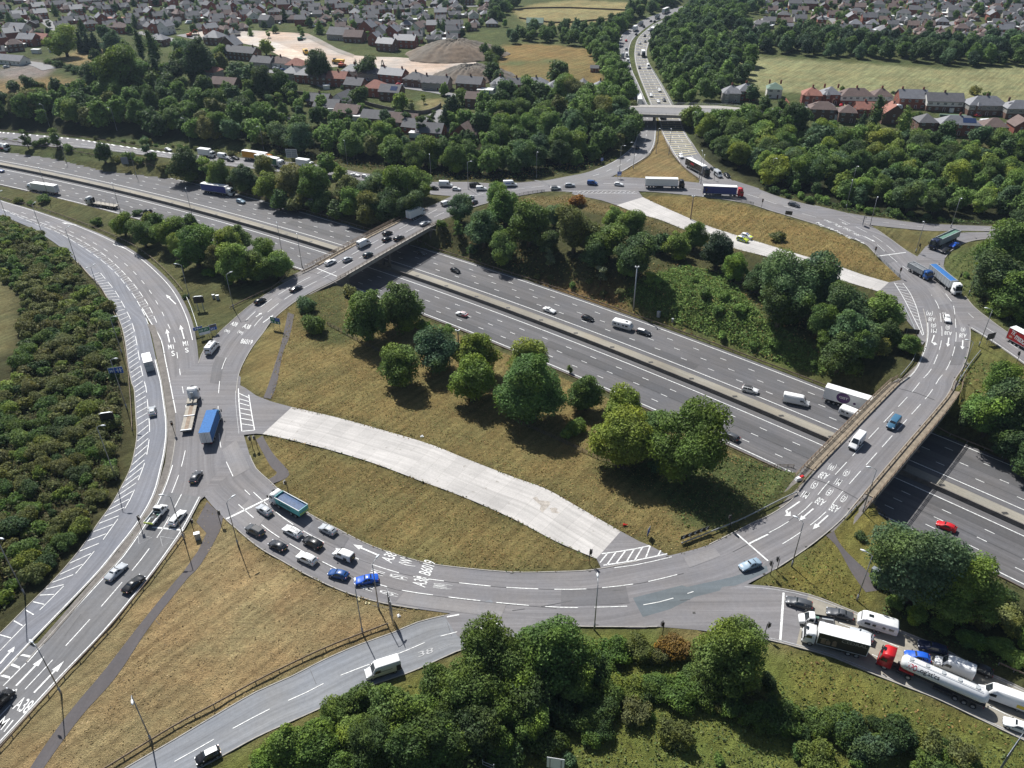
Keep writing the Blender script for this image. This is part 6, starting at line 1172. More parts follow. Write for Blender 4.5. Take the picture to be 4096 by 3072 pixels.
for f, x, y, w, d, e, k, wl, rf, lb, kw in (
 (H3, 385, 912, 10, 9, 5.4, 'hip', 'brick_red', 'roof_red', 'detached red brick house with salmon red hipped roof and bay on the right street', dict(bay=True, chim=1)),
 (H3, 545, 905, 9.5, 9, 5.4, 'hip', 'brick_red', 'roof_slate', 'red brick house with steep slate roof and twin chimneys beside the salmon roofed one', dict(bay=True, chim=2)),
 (H3, 765, 915, 17, 9, 5.2, 'hip', 'brick_red', 'roof_brown', 'wide brown roofed pair of houses with white upper walls', dict(upper='render_white')),
 (H3, 985, 915, 10.5, 9, 5.0, 'hip', 'brick_red', 'roof_brown', 'smaller brown roofed house with white upper wall behind the poplar', dict(upper='render_white')),
 (H3, 1250, 940, 14, 10, 5.4, 'gable', 'brick_red', 'roof_slate', 'orange brick house with broad grey gabled roof right of the poplar', dict(chim=2)),
 (H3, 1525, 965, 18, 9.5, 5.3, 'gable', 'brick_brown', 'roof_dark', 'wide dark roofed pair of houses with white upper walls and central chimney', dict(upper='render_white', porch=True)),
 (H3, 1890, 1000, 19, 10, 5.3, 'hip', 'brick_brown', 'roof_slate', 'wide slate hipped pair of houses with grey rendered upper walls', dict(upper='render_grey', bay=True)),
 (H3, 2165, 1030, 13, 9, 5.3, 'hip', 'brick_brown', 'roof_slate', 'grey rendered house with two red chimneys cut by the right edge', dict(upper='render_grey', chim=2)),
 (H3, 60, 850, 8, 8, 5.0, 'hip', 'render_white', 'roof_green', 'white house with green hipped roof left of the right street', dict(chim=2)),
 (H2, 1900, 890, 9.5, 9, 5.2, 'hip', 'render_grey', 'roof_slate', 'slate roofed grey house nearest the local bridge, right side', dict(bay=True)),
 (H2, 2025, 870, 9.5, 9, 5.2, 'hip', 'brick_red', 'roof_slate', 'slate roofed red house second from the local bridge, right side', dict()),
 (H3, 475, 1035, 13, 8.5, 5.0, 'hip', 'brick_brown', 'roof_brown', 'brown hipped house with two chimneys backing onto the wood', dict(chim=2)),
 (H3, 690, 1065, 8.5, 8.5, 5.0, 'hip', 'brick_brown', 'roof_brown', 'small brown pyramid roofed house backing onto the wood', dict(chim=0)),
 (H3, 840, 1020, 9, 8, 4.4, 'gable', 'brick_red', 'roof_red', 'red roofed gabled house left of the tall poplar', dict(chim=1)),
 (H3, 1085, 1075, 11, 9, 4.6, 'gable', 'brick_brown', 'roof_red', 'reddish gabled house between the two poplars', dict(chim=1, front_gable=True)),
 (H3, 1370, 1155, 9, 9, 5.0, 'hip', 'brick_brown', 'roof_dark', 'dark pyramid roofed brick house beside the curved drive', dict(chim=0)),
 (H3, 1655, 1175, 18, 9, 5.0, 'hip', 'brick_red', 'roof_slate', 'wide slate house with solar panel backing onto the wood', dict(solar=True)),
 (H3, 1960, 1195, 11, 9, 5.0, 'hip', 'brick_brown', 'roof_brown', 'brown hipped house under the white van, backing onto the wood', dict(chim=0)),
 (H3, 2190, 1190, 8, 9, 5.0, 'gable', 'brick_red', 'roof_brown', 'red brick gable end house at the right edge above the wood', dict(front_gable=True, chim=0)),
 (H2, 210, 815, 14, 9, 5.2, 'hip', 'brick_brown', 'roof_slate', 'wide slate hipped pair of brick houses before the golden field', dict(bay=True)),
 (H2, 375, 840, 9.5, 9, 5.2, 'hip', 'brick_brown', 'roof_slate', 'slate hipped brick house below the lone field tree', dict(bay=True, chim=0)),
 (H2, 615, 860, 13, 10, 4.0, 'gable', 'brick_red', 'roof_dark', 'red brick house with tall front gable and dark roof', dict(front_gable=True, chim=0)),
 (H2, 765, 840, 8.5, 8.5, 5.2, 'hip', 'brick_brown', 'roof_slate', 'small slate house with red chimney nearest the main road belt', dict(bay=True)),
 (H2, 40, 800, 10, 8, 4.6, 'gable', 'brick_red', 'roof_dark', 'dark roofed brick house left of the wide slate pair', dict()),
 (H1, 60, 585, 15, 9, 3.2, 'gable', 'render_grey', 'roof_dark', 'dark roofed bungalow row end beside the yellow tree', dict(chim=2)),
 (H1, 210, 590, 15, 9, 3.2, 'hip', 'render_white', 'roof_brown', 'brown hipped bungalow with white walls facing the pale earth', dict()),
 (H1, 345, 610, 12, 10, 3.2, 'hip', 'render_white', 'roof_red', 'bungalow with bright salmon hipped roof beside the big round tree', dict(chim=0)),
 (H1, 315, 700, 10, 9, 4.6, 'hip', 'render_grey', 'roof_slate', 'grey rendered house with slate roof, leftmost of the facing row', dict()),
 (H1, 430, 720, 11, 9, 4.8, 'hip', 'brick_red', 'roof_slate', 'red brick house with grey hipped roof, second of the facing row', dict(chim=0)),
 (H1, 560, 740, 12, 9.5, 4.8, 'hip', 'brick_brown', 'roof_brown', 'pale brown hipped house, third of the facing row', dict()),
 (H1, 710, 750, 12, 9, 4.8, 'gable', 'brick_red', 'roof_red', 'red tiled gabled house, fourth of the facing row', dict()),
 (H1, 850, 680, 14, 9, 4.4, 'hip', 'render_white', 'roof_slate', 'slate hipped house with white walls under the two dark trees', dict()),
 (H1, 985, 700, 13, 9, 4.4, 'hip', 'render_grey', 'roof_dark', 'dark slate house right of the white walled one', dict()),
 (H1, 1185, 720, 16, 9, 4.8, 'gable', 'brick_red', 'roof_slate', 'wide slate gabled brick house before the brown earth', dict(chim=2)),
 (H1, 1380, 755, 13, 9.5, 4.4, 'hip', 'brick_brown', 'roof_dark', 'dark pyramid roofed house with small dormer above the street', dict()),
 (H1, 1560, 785, 16, 9, 4.4, 'gable', 'render_grey', 'roof_dark', 'wide dark gabled house above the thin street', dict(chim=2)),
 (H1, 1855, 800, 15, 9, 5.0, 'gable', 'brick_brown', 'roof_dark', 'dark brick house beside the blue and white garages', dict()),
 (H1, 2110, 800, 9.5, 9, 4.8, 'hip', 'render_white', 'roof_slate', 'slate house with white walls right of the garages', dict(bay=True)),
 (H1, 1035, 840, 12, 10, 5.0, 'hip', 'brick_red', 'roof_red', 'house with orange red hipped roof above the grey wall', dict(chim=0)),
 (H1, 1170, 875, 12, 9, 5.0, 'gable', 'brick_brown', 'roof_dark', 'dark house with blue solar panels by the grey wall', dict(solar=True, chim=0)),
 (H1, 860, 805, 11, 9, 4.6, 'gable', 'brick_brown', 'roof_dark', 'dark gabled house with dormer left of the orange red roof', dict()),
 (H1, 545, 920, 12, 9, 2.8, 'gable', 'brick_brown', 'roof_dark', 'dark roofed bungalow left of the white gable', dict(chim=1)),
 (H1, 745, 925, 10, 12, 2.8, 'gable', 'render_white', 'roof_dark', 'bungalow with white front gable at the street end', dict(front_gable=True, chim=0)),
 (H1, 620, 975, 14, 9, 2.8, 'gable', 'brick_brown', 'roof_dark', 'low dark bungalow at the wood edge, leftmost', dict(chim=0)),
 (H1, 800, 1025, 14, 9, 2.8, 'gable', 'brick_brown', 'roof_brown', 'low brown bungalow at the wood edge, second from left', dict(chim=0)),
 (H1, 1060, 1080, 17, 9, 2.8, 'gable', 'brick_brown', 'roof_dark', 'long dark bungalow at the wood edge below the street', dict(chim=0)),
 (H1, 1280, 1115, 15, 10, 2.8, 'gable', 'brick_brown', 'roof_brown', 'bungalow with skylight at the wood edge below the parked car', dict(chim=0)),
 (H1, 1380, 1160, 12, 9, 2.8, 'gable', 'brick_red', 'roof_dark', 'dark bungalow with chimney beside the red car', dict()),
 (H1, 1510, 1205, 13, 10, 2.8, 'gable', 'brick_red', 'roof_dark', 'dark bungalow with white gable trim below the red car', dict(chim=0)),
 (H1, 1815, 1235, 12, 12, 2.9, 'gable', 'brick_red', 'roof_brown', 'bungalow with steep front gable at the street head', dict(front_gable=True, chim=0)),
 (H1, 1890, 935, 8.5, 8, 5.0, 'gable', 'brick_brown', 'roof_brown', 'tall narrow brown house among the dark trees', dict(chim=0)),
 (H1, 720, 350, 16, 12, 4.0, 'gable', 'render_grey', 'roof_dark', 'long grey roofed shed like house above the earthworks', dict(chim=0)),
 (H1, 850, 370, 14, 11, 4.0, 'gable', 'brick_brown', 'roof_brown', 'long brown roofed house above the earthworks', dict(chim=0)),
 (H1, 965, 300, 11, 9, 5.4, 'gable', 'brick_red', 'roof_slate', 'tall red brick gabled house with pale roof, upper left of the cluster', dict(front_gable=True)),
 (H1, 1030, 395, 8, 9, 5.4, 'gable', 'brick_red', 'roof_slate', 'red brick house with bright slate roof in the cluster', dict(front_gable=True)),
 (H1, 1085, 340, 9, 8, 5.6, 'gable', 'render_white', 'roof_slate', 'tall white gabled house in the middle of the cluster', dict(front_gable=True, chim=2)),
 (H1, 1130, 445, 13, 9, 5.2, 'gable', 'brick_brown', 'roof_slate', 'brick house with pale slate roof at the cluster front', dict(chim=2)),
 (H1, 1180, 340, 10, 9, 5.4, 'gable', 'brick_red', 'roof_slate', 'red gable end house right of the white one', dict(front_gable=True)),
 (H1, 1290, 415, 16, 9, 5.2, 'gable', 'brick_red', 'roof_slate', 'long red brick house with grey roof right of the cluster', dict(chim=2)),
 (H1, 1390, 310, 9, 9, 5.6, 'gable', 'render_white', 'roof_brown', 'white house with steep brown front gable', dict(front_gable=True, chim=0)),
 (H1, 85, 235, 9, 9, 5.4, 'gable', 'render_grey', 'roof_dark', 'grey house with white windows at the earthworks corner', dict(chim=0)),
 (H0, 1805, 700, 12, 10, 5.2, 'hip', 'render_grey', 'roof_red', 'grey house with dusky red hipped roof alone among trees', dict(porch=True)),
 (H0, 1430, 300, 9, 9, 6.0, 'gable', 'render_white', 'roof_slate', 'tall white gabled house beside the pale road', dict(front_gable=True)),
 (H0, 1850, 390, 13, 11, 5.2, 'hip', 'brick_brown', 'roof_slate', 'large slate roofed house above the terrace', dict(chim=2, bay=True)),
 (H0, 1990, 455, 13, 9, 5.0, 'gable', 'brick_brown', 'roof_slate', 'slate gabled house, upper of the terrace', dict(front_gable=True)),
 (H0, 2090, 520, 24, 9, 5.0, 'gable', 'brick_brown', 'roof_dark', 'long dark roofed terrace running down to the pale earth', dict(chim=2)),
 (H0, 1940, 770, 16, 9, 2.8, 'gable', 'brick_brown', 'roof_brown', 'brown roofed bungalow sunk among the trees', dict(chim=0)),
 (H0, 1370, 400, 12, 9, 4.6, 'hip', 'brick_brown', 'roof_slate', 'slate hipped house below the pale road', dict()),
 (H0, 1010, 290, 16, 9, 4.6, 'hip', 'brick_red', 'roof_brown', 'brown hipped house above the dark conifers', dict()),
 (H0, 240, 400, 14, 9, 5.0, 'gable', 'brick_red', 'roof_slate', 'red gable end house beside the yellow tree', dict(chim=1)),
 (H0, 360, 390, 12, 9, 4.2, 'gable', 'brick_red', 'roof_red', 'low red roofed house left of the yellow tree', dict(chim=0)),
 (H0, 160, 310, 13, 10, 5.0, 'gable', 'render_white', 'roof_slate', 'pale grey walled house at the left, below the long road', dict(chim=0)),
 (H0, 90, 560, 22, 8, 2.8, 'gable', 'render_white', 'roof_slate', 'long pale shed at the left edge beside the gravel yard', dict(chim=0)),
 (H2, 200, 235, 13, 9, 3.2, 'gable', 'render_grey', 'roof_green', 'pale green roofed barn beside the striped field', dict(chim=0)),
 (H2, 715, 625, 5, 4, 2.6, 'gable', 'brick_red', 'roof_dark', 'tiny red hut in the fenced paddock', dict(chim=0))):
    house(*f(x, y), w, d, e, k, wl, rf, lb, (RS if f in (H3,) else -4 if f is H2 else -18)+((x*7) % 11-5), **kw)
def far_house_mesh(i):
    r = random.Random(i*13+1); w, d = r.uniform(7.5, 11.5), r.uniform(6.5, 8.2); e = r.choice((2.7, 2.8, 5.0, 5.0)); k = r.choice(('hip', 'gable', 'gable')); wl = ('brick_brown', 'brick_red', 'brick_brown', 'render_grey', 'brick_red', 'render_white')[i % 6]; rf = ('roof_dark', 'roof_dark', 'roof_brown', 'roof_dark', 'roof_slate', 'roof_dark', 'roof_brown', 'roof_dark')[i % 8]
    b = MB(); rh = d*.38; walls_geo(b, w, d, e, rh, k, wl, 'render_white' if i % 5 == 3 else None); roof_geo(b, w, d, e, rh, k, rf)
    if i % 3 == 0:                                                # a front wing with its own gable
        x = w*.22; b.box((x, -d/2-1.2, e/2), (4.2, 2.6, e), wl); b.faces([(x-2.4, -d/2-2.9, e), (x+2.4, -d/2-2.9, e), (x, -d/2-2.9, e+2), (x-2.4, 0, e), (x+2.4, 0, e), (x, 0, e+2)], [(0, 2, 5, 3), (2, 1, 4, 5)], rf); b.face([(x-2.1, -d/2-2.52, e), (x+2.1, -d/2-2.52, e), (x, -d/2-2.52, e+1.8)], 'upvc')
    b.box((-w*.3, .4, e+rh), (.9, .7, 1.7), 'brick_red')
    for f in range(2 if e > 4 else 1):
        for x in (-.32, 0, .32): win_geo(b, x*w, -d/2-.02, 1.4+2.6*f, 1.6, 1.25)
        for s in (-1, 1): win_geo(b, w/2+.01, 0, 1.4+2.6*f, 1.1, 1.1, side=s)
    if i % 4 == 1: b.box((w/2+1.8, -.5, 1.2), (3.4, 5.5, 2.4), wl); b.box((w/2+1.8, -.5, 2.5), (3.7, 5.8, .2), 'upvc')     # flat roofed garage
    return b.mesh('house'), wl, rf, e, k
FARM = [far_house_mesh(i) for i in range(24)]
WW = {'brick_red': 'red brick', 'brick_brown': 'brown brick', 'render_grey': 'grey rendered', 'render_white': 'white', 'roof_dark': 'charcoal', 'roof_brown': 'brown', 'roof_slate': 'slate grey'}
def project(p):
    v = Vector(p)-Vector((0, 0, CAMH)); w = v.dot(FWD); return (2048+FPX*v.dot(RGT)/w)/K, (1536-FPX*v.dot(UPV)/w)/K
NEARH = [o.location.copy() for o in COL.objects if o.get('category') == 'house']
def estate(where, P, ang, gx, gy, seed, skip=.1, bend=0.0):
    P = [hit(x, y) for x, y in pts(P)]; A = np.array(P)[:, :2]; r = random.Random(seed); c = A.mean(0); R_ = max(np.ptp(A[:, 0]), np.ptp(A[:, 1])); out = []
    ca, sa = math.cos(math.radians(ang)), math.sin(math.radians(ang)); v = -R_
    row = 0
    while v < R_:
        u = -R_+r.uniform(0, gx); row += 1
        while u < R_:
            vv = v+bend*math.sin(u/60)+r.uniform(-1.5, 1.5); x, y = c[0]+u*ca-vv*sa, c[1]+u*sa+vv*ca; u += gx*r.uniform(.9, 1.25)
            if r.random() < skip or not inside(P, np.array([x]), np.array([y]))[0]: continue
            if any((x-h.x)**2+(y-h.y)**2 < 190 for h in NEARH): continue
            p = (x, y, float(hf(x, y))-.1); q = project(p)
            if -30 < q[0] < 2245 and -25 < q[1] < 330: out.append((q, p, math.radians(ang+r.choice((0, 0, 0, 90, 180))+r.uniform(-7, 7)), r.randrange(24)))
        v += gy*(1 if row % 2 else 1.35)
    return [(where, *o) for o in out]
FAR = estate('left', '-40,-20,440,-20,560,20,560,90,440,78,400,70,320,75,230,68,100,62,60,100,-40,120', 38, 13, 18, 1, .16, 6)
FAR += estate('middle', '560,-20,1100,-20,1106,30,1060,62,960,95,880,98,800,110,700,62,620,55,560,55', 4, 12.5, 18, 2, .10, 5)
FAR += estate('upper middle', '440,-20,560,-20,560,60,470,60', 20, 13, 18, 5, .1); FAR += estate('right', '1645,10,1700,-20,2260,-20,2260,88,2060,92,1900,84,1740,70,1660,66', -14, 13, 18, 3, .10, 8)
FAR += estate('main road', '1590,58,1640,50,1665,70,1590,78', -30, 15, 20, 4); FAR += estate('left edge', '-40,100,60,105,90,120,40,135,-40,140', 30, 17, 22, 6, .2)
FAR.sort(key=lambda o: -o[1][1]); cnt = {}
for where, q, p, a, i in FAR[:225]: cnt.setdefault((where, *FARM[i][1:]), []).append((q, p, a, i))
for (where, wl, rf, e, k), L in cnt.items():
    L.sort(key=lambda o: o[0][0])
    for n, (q, p, a, i) in enumerate(L):
        o = link('house', FARM[i][0]); o.location = p; o.rotation_euler = (0, 0, a); o['category'] = 'house'; o['group'] = 'houses of the far village'
        o['label'] = f"{WW[wl]} {'two storey house' if e > 4 else 'bungalow'} with {WW[rf]} {'hipped' if k == 'hip' else 'gabled'} roof, {where} estate" + (f", {ordinal(n+1)} from left" if len(L) > 1 else '')
b = MB()
for where, q, p, a, i in FAR[225:]:
    me = FARM[i][0]; M = Matrix.Translation(p) @ Matrix.Rotation(a, 4, 'Z'); k0 = len(b.v); b.v += [tuple(M @ v.co) for v in me.vertices]
    for f in me.polygons: b.f.append(tuple(k0+j for j in f.vertices)); b.m.append(b.mi(me.materials[f.material_index].name))
if b.v: b.build('distant_housing', kind='stuff')
# drives, sheds, conservatories and hedges between the far houses
def mound(name, c, rx, ry, h, label, col):
    p = hit(*c); r = np.random.default_rng(int(c[0])); b = MB(); rings = []; n = 90
    for t in np.linspace(0, 1, 26):
        rr = 1-t; z = h*(1-max(0, rr-.25)**1.25/.75**1.25); rings.append([(rx*rr*math.cos(a)*(1+.07*math.sin(3*a+1)+.04*math.sin(7*a))+rx*.06*t, ry*rr*math.sin(a)*(1+.06*math.sin(2*a)), z*(1+.05*math.sin(5*a+3*t))-.3+float(r.normal())*.22*min(1, z)+.35*min(1, z)*math.sin(23*a+9*t)) for a in np.linspace(0, 2*math.pi, n, endpoint=False)])
    b.loft(rings, 'bare_earth'); me = b.mesh(name, True); a = me.attributes.new('cover', 'FLOAT_COLOR', 'POINT'); a.data.foreach_set('color', np.tile((*col, 1), (len(me.vertices), 1)).astype('f').ravel())
    o = link(name, me); o.location = p; o['label'] = label; o['category'] = 'spoil heap'
mound('spoil_heap', tl(1, 0, 1715, 478), 36, 27, 9.5, 'large grey brown spoil heap on the building site, farther one', (.155, .135, .108)); mound('spoil_heap', tl(1, 0, 1860, 665), 26, 20, 7, 'smaller grey spoil heap behind the slate roofed houses', (.135, .123, .105))
def wall_run(P, label, mat, h, th=.25, name='garden_wall', cat='wall'):
    P = cr([hit(*p) for p in P], 2.5); b = MB(); b.sweep(P-P[0], [(-th/2, -.3), (-th/2, h), (th/2, h), (th/2, -.3)], mat); o = b.build(name, label=label, category=cat); o.location = P[0]
wall_run(tpts(1, 0, '900,890,1000,920,1150,955,1300,980,1450,985,1560,950,1600,915'), 'long grey garden wall curving along the cul de sac', 'concrete_dark', 1.9); wall_run(tpts(1, 0, '300,810,420,820,560,830,650,835'), 'grey garden wall at the edge of the gardens above the wood', 'concrete_dark', 1.8)
wall_run(tpts(0, 0, '1700,715,1850,705,2005,690'), 'brown brick garden wall below the dusky red roof', 'brick_brown', 1.6); wall_run(tpts(3, 0, '150,870,180,910,215,945'), 'red brick garden wall at the green roofed house', 'brick_red', 1.4); wall_run(tpts(3, 0, '1480,1005,1600,1012,1710,1015'), 'trimmed dark hedge before the wide dark roofed pair', 'foliage_mass' if False else 'roof_green', 1.2, 1.4, 'hedge', 'hedge')
wall_run(tpts(2, 0, '-60,100,100,80,300,72,500,72,700,80,980,92'), 'thin dark fence across the striped field', 'wood', 1.2, .06, 'field_fence', 'fence'); wall_run(tpts(2, 0, '60,160,250,190,450,200,700,180,930,165'), 'thin dark fence along the foot of the striped field', 'wood', 1.2, .06, 'field_fence', 'fence')
wall_run(tpts(3, 0, '640,890,660,930,690,965'), 'orange timber fence beside the wide brown roofed pair', 'paint_yellow', 1.5, .1, 'garden_fence', 'fence')
def shed(px, py, w, d, h, label, wall='render_white', roof='upvc', rz=-10):
    p = hit(px, py); t = thing('garage', label, 'garage', tuple(p), math.radians(rz)); b = MB(); b.box((0, 0, h/2), (w, d, h), wall); b.build('wall', t); b = MB(); b.box((0, 0, h+.08), (w+.3, d+.3, .16), roof); b.build('roof', t); b = MB(); b.box((0, -d/2-.03, h*.45), (w*.7, .06, h*.8), 'sign_blue' if 'blue' in label else 'upvc'); b.build('door', t)
shed(*H1(1985, 810), 9, 6, 2.6, 'blue and white garages beside the red car', 'render_white', 'upvc'); shed(*H1(690, 970), 6, 6, 2.4, 'white flat roofed garage between two dark bungalows'); shed(*H1(880, 1035), 6, 5, 2.3, 'white flat roofed garage right of the brown bungalow'); shed(*H1(1385, 1180), 6, 5, 2.3, 'pale flat roofed garage by the bungalow with chimney'); shed(*H1(610, 770), 3.5, 3, 2.2, 'white garden shed between facing houses', rz=20)
shed(*H0(1800, 690), 8, 3, 2.4, 'white conservatory before the dusky red roofed house', 'upvc', 'upvc'); shed(*H3(610, 1030), 5, 5, 2.4, 'white conservatory between brown roofs above the wood', 'upvc', 'upvc'); shed(*H0(1000, 190), 14, 8, 3.2, 'white walled low building among the far houses, left', 'render_white', 'roof_red')
shed(*H0(95, 440), 7, 5, 2.6, 'white cabin in the yard at the left edge', 'render_white'); shed(*H0(320, 460), 6, 3, 2.6, 'white caravan like cabin beside the straw paddock', 'render_white'); shed(*H0(470, 450), 6, 3, 2.4, 'pale cabin above the straw paddock', 'render_white'); shed(*H0(160, 410), 10, 6, 2.4, 'white roofed lean to at the left houses', 'render_grey')
# ------------------------------------------------------------------ vehicles (local +x is forward, origin on the road)
def paint_mat():
    m, n, l, b = nodemat('car_paint'); oi = n.new('ShaderNodeObjectInfo'); l.new(oi.outputs['Color'], b.inputs['Base Color'])
    b.inputs['Roughness'].default_value = .36; b.inputs['Specular IOR Level'].default_value = .3; b.inputs['Coat Weight'].default_value = .28; b.inputs['Coat Roughness'].default_value = .05
paint_mat(); plain('car_glass', (.018, .024, .028), .05, spec=.9); plain('car_trim', (.022, .022, .024), .6); plain('alloy', (.42, .43, .44), .4, .6); plain('lamp_clear', (.75, .77, .8), .15); plain('lamp_red', (.45, .02, .02), .25); plain('plate_yellow', (.7, .52, .05), .5); plain('plate_white', (.75, .75, .72), .5)
plain('chassis', (.035, .034, .034), .8, var=.2); plain('trailer_white', (.78, .78, .77), .45, var=.04); plain('trailer_grey', (.38, .40, .41), .5); plain('curtain_blue', (.028, .045, .24), .5, var=.08); plain('curtain_black', (.018, .017, .016), .5, var=.15); plain('curtain_green', (.03, .13, .075), .5); plain('curtain_red', (.50, .015, .02), .45); plain('curtain_orange', (.62, .27, .02), .5)
plain('sheet_blue', (.035, .14, .36), .7, spec=.2, var=.2, scale=2); plain('tipper_teal', (.10, .42, .42), .5); plain('tarp_blue', (.045, .085, .17), .6, spec=.3, var=.3, scale=2.5); plain('bed_wood', (.32, .29, .24), .8, var=.2); plain('hi_vis', (.62, .75, .05), .5); plain('logo_purple', (.075, .02, .12), .4); plain('letter_red', (.50, .02, .05), .5); plain('letter_dark', (.03, .03, .035), .5); plain('letter_grey', (.30, .29, .28), .5); plain('machine_yellow', (.60, .36, .03), .5, var=.15); plain('machine_red', (.55, .08, .03), .5); plain('load_grey', (.16, .17, .18), .9, var=.3); plain('box_green', (.10, .20, .15), .8, var=.3)
def wheel(t, x, y, r=.33, w=.22, name='wheel'):
    s = 1 if y > 0 else -1; b = MB(); b.tube([(x, y-w/2, r), (x, y+w/2, r)], r, 'rubber', 14); k = b.build(name, t)
    b = MB(); b.tube([(x, y+s*(w/2-.02), r), (x, y+s*(w/2+.015), r)], r*.62, 'alloy', 10); b.build('rim', k); return k
def quad(t, name, P, m, ex=None): b = MB(); b.face(P, m); return b.build(name, t)
# stations: x, bottom z, half width, belt z, top half width, top z
CARS = {
 'hatchback': (4.05, [(2.03, .38, .66, .60, .50, .64), (1.93, .25, .80, .68, .66, .74), (1.35, .2, .87, .82, .72, .93), (.95, .2, .88, .89, .74, .98), (.20, .2, .88, .92, .60, 1.42), (-.65, .2, .88, .94, .60, 1.48), (-1.45, .2, .87, .96, .56, 1.40), (-1.92, .27, .84, .96, .66, 1.0), (-2.03, .42, .76, .80, .62, .86)], 3, 6, 1.28),
 'estate_car': (4.65, [(2.33, .38, .68, .60, .52, .64), (2.22, .25, .84, .68, .70, .74), (1.5, .2, .90, .82, .76, .92), (1.0, .2, .91, .88, .77, .97), (.25, .2, .91, .92, .62, 1.42), (-.9, .2, .91, .94, .62, 1.46), (-1.95, .2, .90, .96, .58, 1.38), (-2.22, .27, .88, .96, .68, 1.0), (-2.33, .42, .80, .80, .64, .86)], 3, 6, 1.40),
 'saloon_car': (4.6, [(2.3, .36, .68, .58, .52, .62), (2.2, .25, .84, .66, .70, .72), (1.45, .2, .90, .80, .76, .90), (.85, .2, .91, .87, .77, .95), (.10, .2, .91, .90, .60, 1.38), (-.75, .2, .91, .92, .60, 1.40), (-1.55, .2, .90, .93, .70, 1.0), (-2.18, .27, .87, .90, .72, .96), (-2.3, .42, .78, .76, .64, .82)], 3, 5, 1.38),
 'suv_car': (4.45, [(2.22, .45, .70, .78, .56, .82), (2.12, .30, .86, .86, .74, .95), (1.45, .25, .92, .98, .78, 1.08), (1.05, .25, .93, 1.04, .80, 1.14), (.40, .25, .93, 1.08, .66, 1.60), (-.8, .25, .93, 1.10, .66, 1.66), (-1.85, .25, .92, 1.12, .62, 1.58), (-2.12, .32, .90, 1.12, .72, 1.15), (-2.22, .48, .82, .95, .68, 1.0)], 3, 6, 1.33),
 'small_car': (3.65, [(1.83, .38, .62, .62, .48, .68), (1.74, .25, .76, .70, .62, .78), (1.25, .2, .82, .84, .68, .96), (.95, .2, .83, .90, .70, 1.0), (.30, .2, .83, .92, .56, 1.46), (-.6, .2, .83, .94, .56, 1.50), (-1.45, .2, .82, .96, .52, 1.42), (-1.74, .27, .80, .96, .62, 1.0), (-1.83, .42, .72, .80, .58, .86)], 3, 6, 1.18),
}
def ring_at(s):
    x, zb, hw, zl, tw, zt = s
    h = [(hw*.90, zb), (hw, zb+.18), (hw*1.0, (zb+zl)/2+.05), (hw*.975, zl), (tw, zt-.045), (tw*.82, zt)]
    return [(x, -y, z) for y, z in h]+[(x, y, z) for y, z in reversed(h)]
def make_car(kind):
    Ln, S, ia, ib, wb = CARS[kind]; t = thing(kind, kind, 'car'); b = MB(); R = [ring_at(s) for s in S]; b.loft(R, 'car_paint'); b.build('body', t, True)
    def panel(name, A, B, C, D_, m='car_glass', lift=.015, ins=.06):
        P = [np.array(q, float) for q in (A, B, C, D_)]; c = sum(P)/4; P = [p+(c-p)*ins for p in P]; n = np.cross(P[1]-P[0], P[2]-P[0]); n /= np.linalg.norm(n)
        if n@(c-np.array((0, 0, .7))) < 0: n = -n; P = P[::-1]
        quad(t, name, [p+n*lift for p in P], m)
    a, z = R[ia], R[ia+1]; panel('windscreen', a[4], a[7], z[6], z[5], ins=.05)
    a, z = R[ib], R[ib+1]
    if kind == 'saloon_car': a, z = R[5], R[6]
    panel('rear_window', a[5], a[6], z[7], z[4], ins=.08)
    lo = ia+1; hi = ib if kind != 'saloon_car' else 5
    xs = [R[ia][0][0]-.22]+[S[lo][0]-.55, S[hi][0]-(.25 if kind == 'saloon_car' else .15)]
    x0, x1, x2 = S[lo][0]+.18, (S[lo][0]+S[hi][0])/2+.05, S[hi][0]+.05
    for sd in (-1, 1):
        def sp(x, top):
            X = [s[0] for s in S][::-1]; f = lambda k: np.interp(x, X, [s[k] for s in S][::-1]); zl, zt, hw, tw = f(3), f(5), f(2)*.975, f(4)
            u = .90 if top else .06; return (x, sd*(hw+(tw-hw)*u), zl+(zt-.045-zl)*u)
        panel('side_window', sp(x0+.42, 0), sp(x1+.03, 0), sp(x1+.03, 1), sp(x0-.16, 1), ins=.02); panel('side_window', sp(x1-.05, 0), sp(x2-.12, 0), sp(x2+.05, 1), sp(x1-.05, 1), ins=.02)
        hw = S[2][2]; b = MB(); b.box((S[3][0]-.18, sd*(hw+.09), S[3][3]+.06), (.14, .18, .12), 'car_trim'); b.build('mirror', t)
        s0 = S[1]; b = MB(); b.box((s0[0]+.0, sd*s0[2]*.78, s0[3]+.0), (.16, s0[2]*.32, .11), 'lamp_clear'); b.build('headlight', t)
        s1 = S[-2]; b = MB(); b.box((s1[0]-.01, sd*s1[2]*.84, s1[3]-.1), (.13, s1[2]*.24, .2), 'lamp_red'); b.build('tail_light', t)
        for x in (wb, -wb*.98): wheel(t, x, sd*(hw-.10), .36 if kind == 'suv_car' else .32)
    b = MB(); b.box((S[0][0]+.01, 0, S[0][1]+.12), (.03, .52, .12), 'plate_white'); b.build('number_plate', t); b = MB(); b.box((S[-1][0]-.01, 0, S[-1][1]+.22), (.03, .52, .12), 'plate_yellow'); b.build('number_plate', t)
    b = MB(); b.box((S[0][0]-.06, 0, S[0][1]+.05), (.2, S[0][2]*1.5, .22), 'car_trim'); b.build('grille', t)
    return t
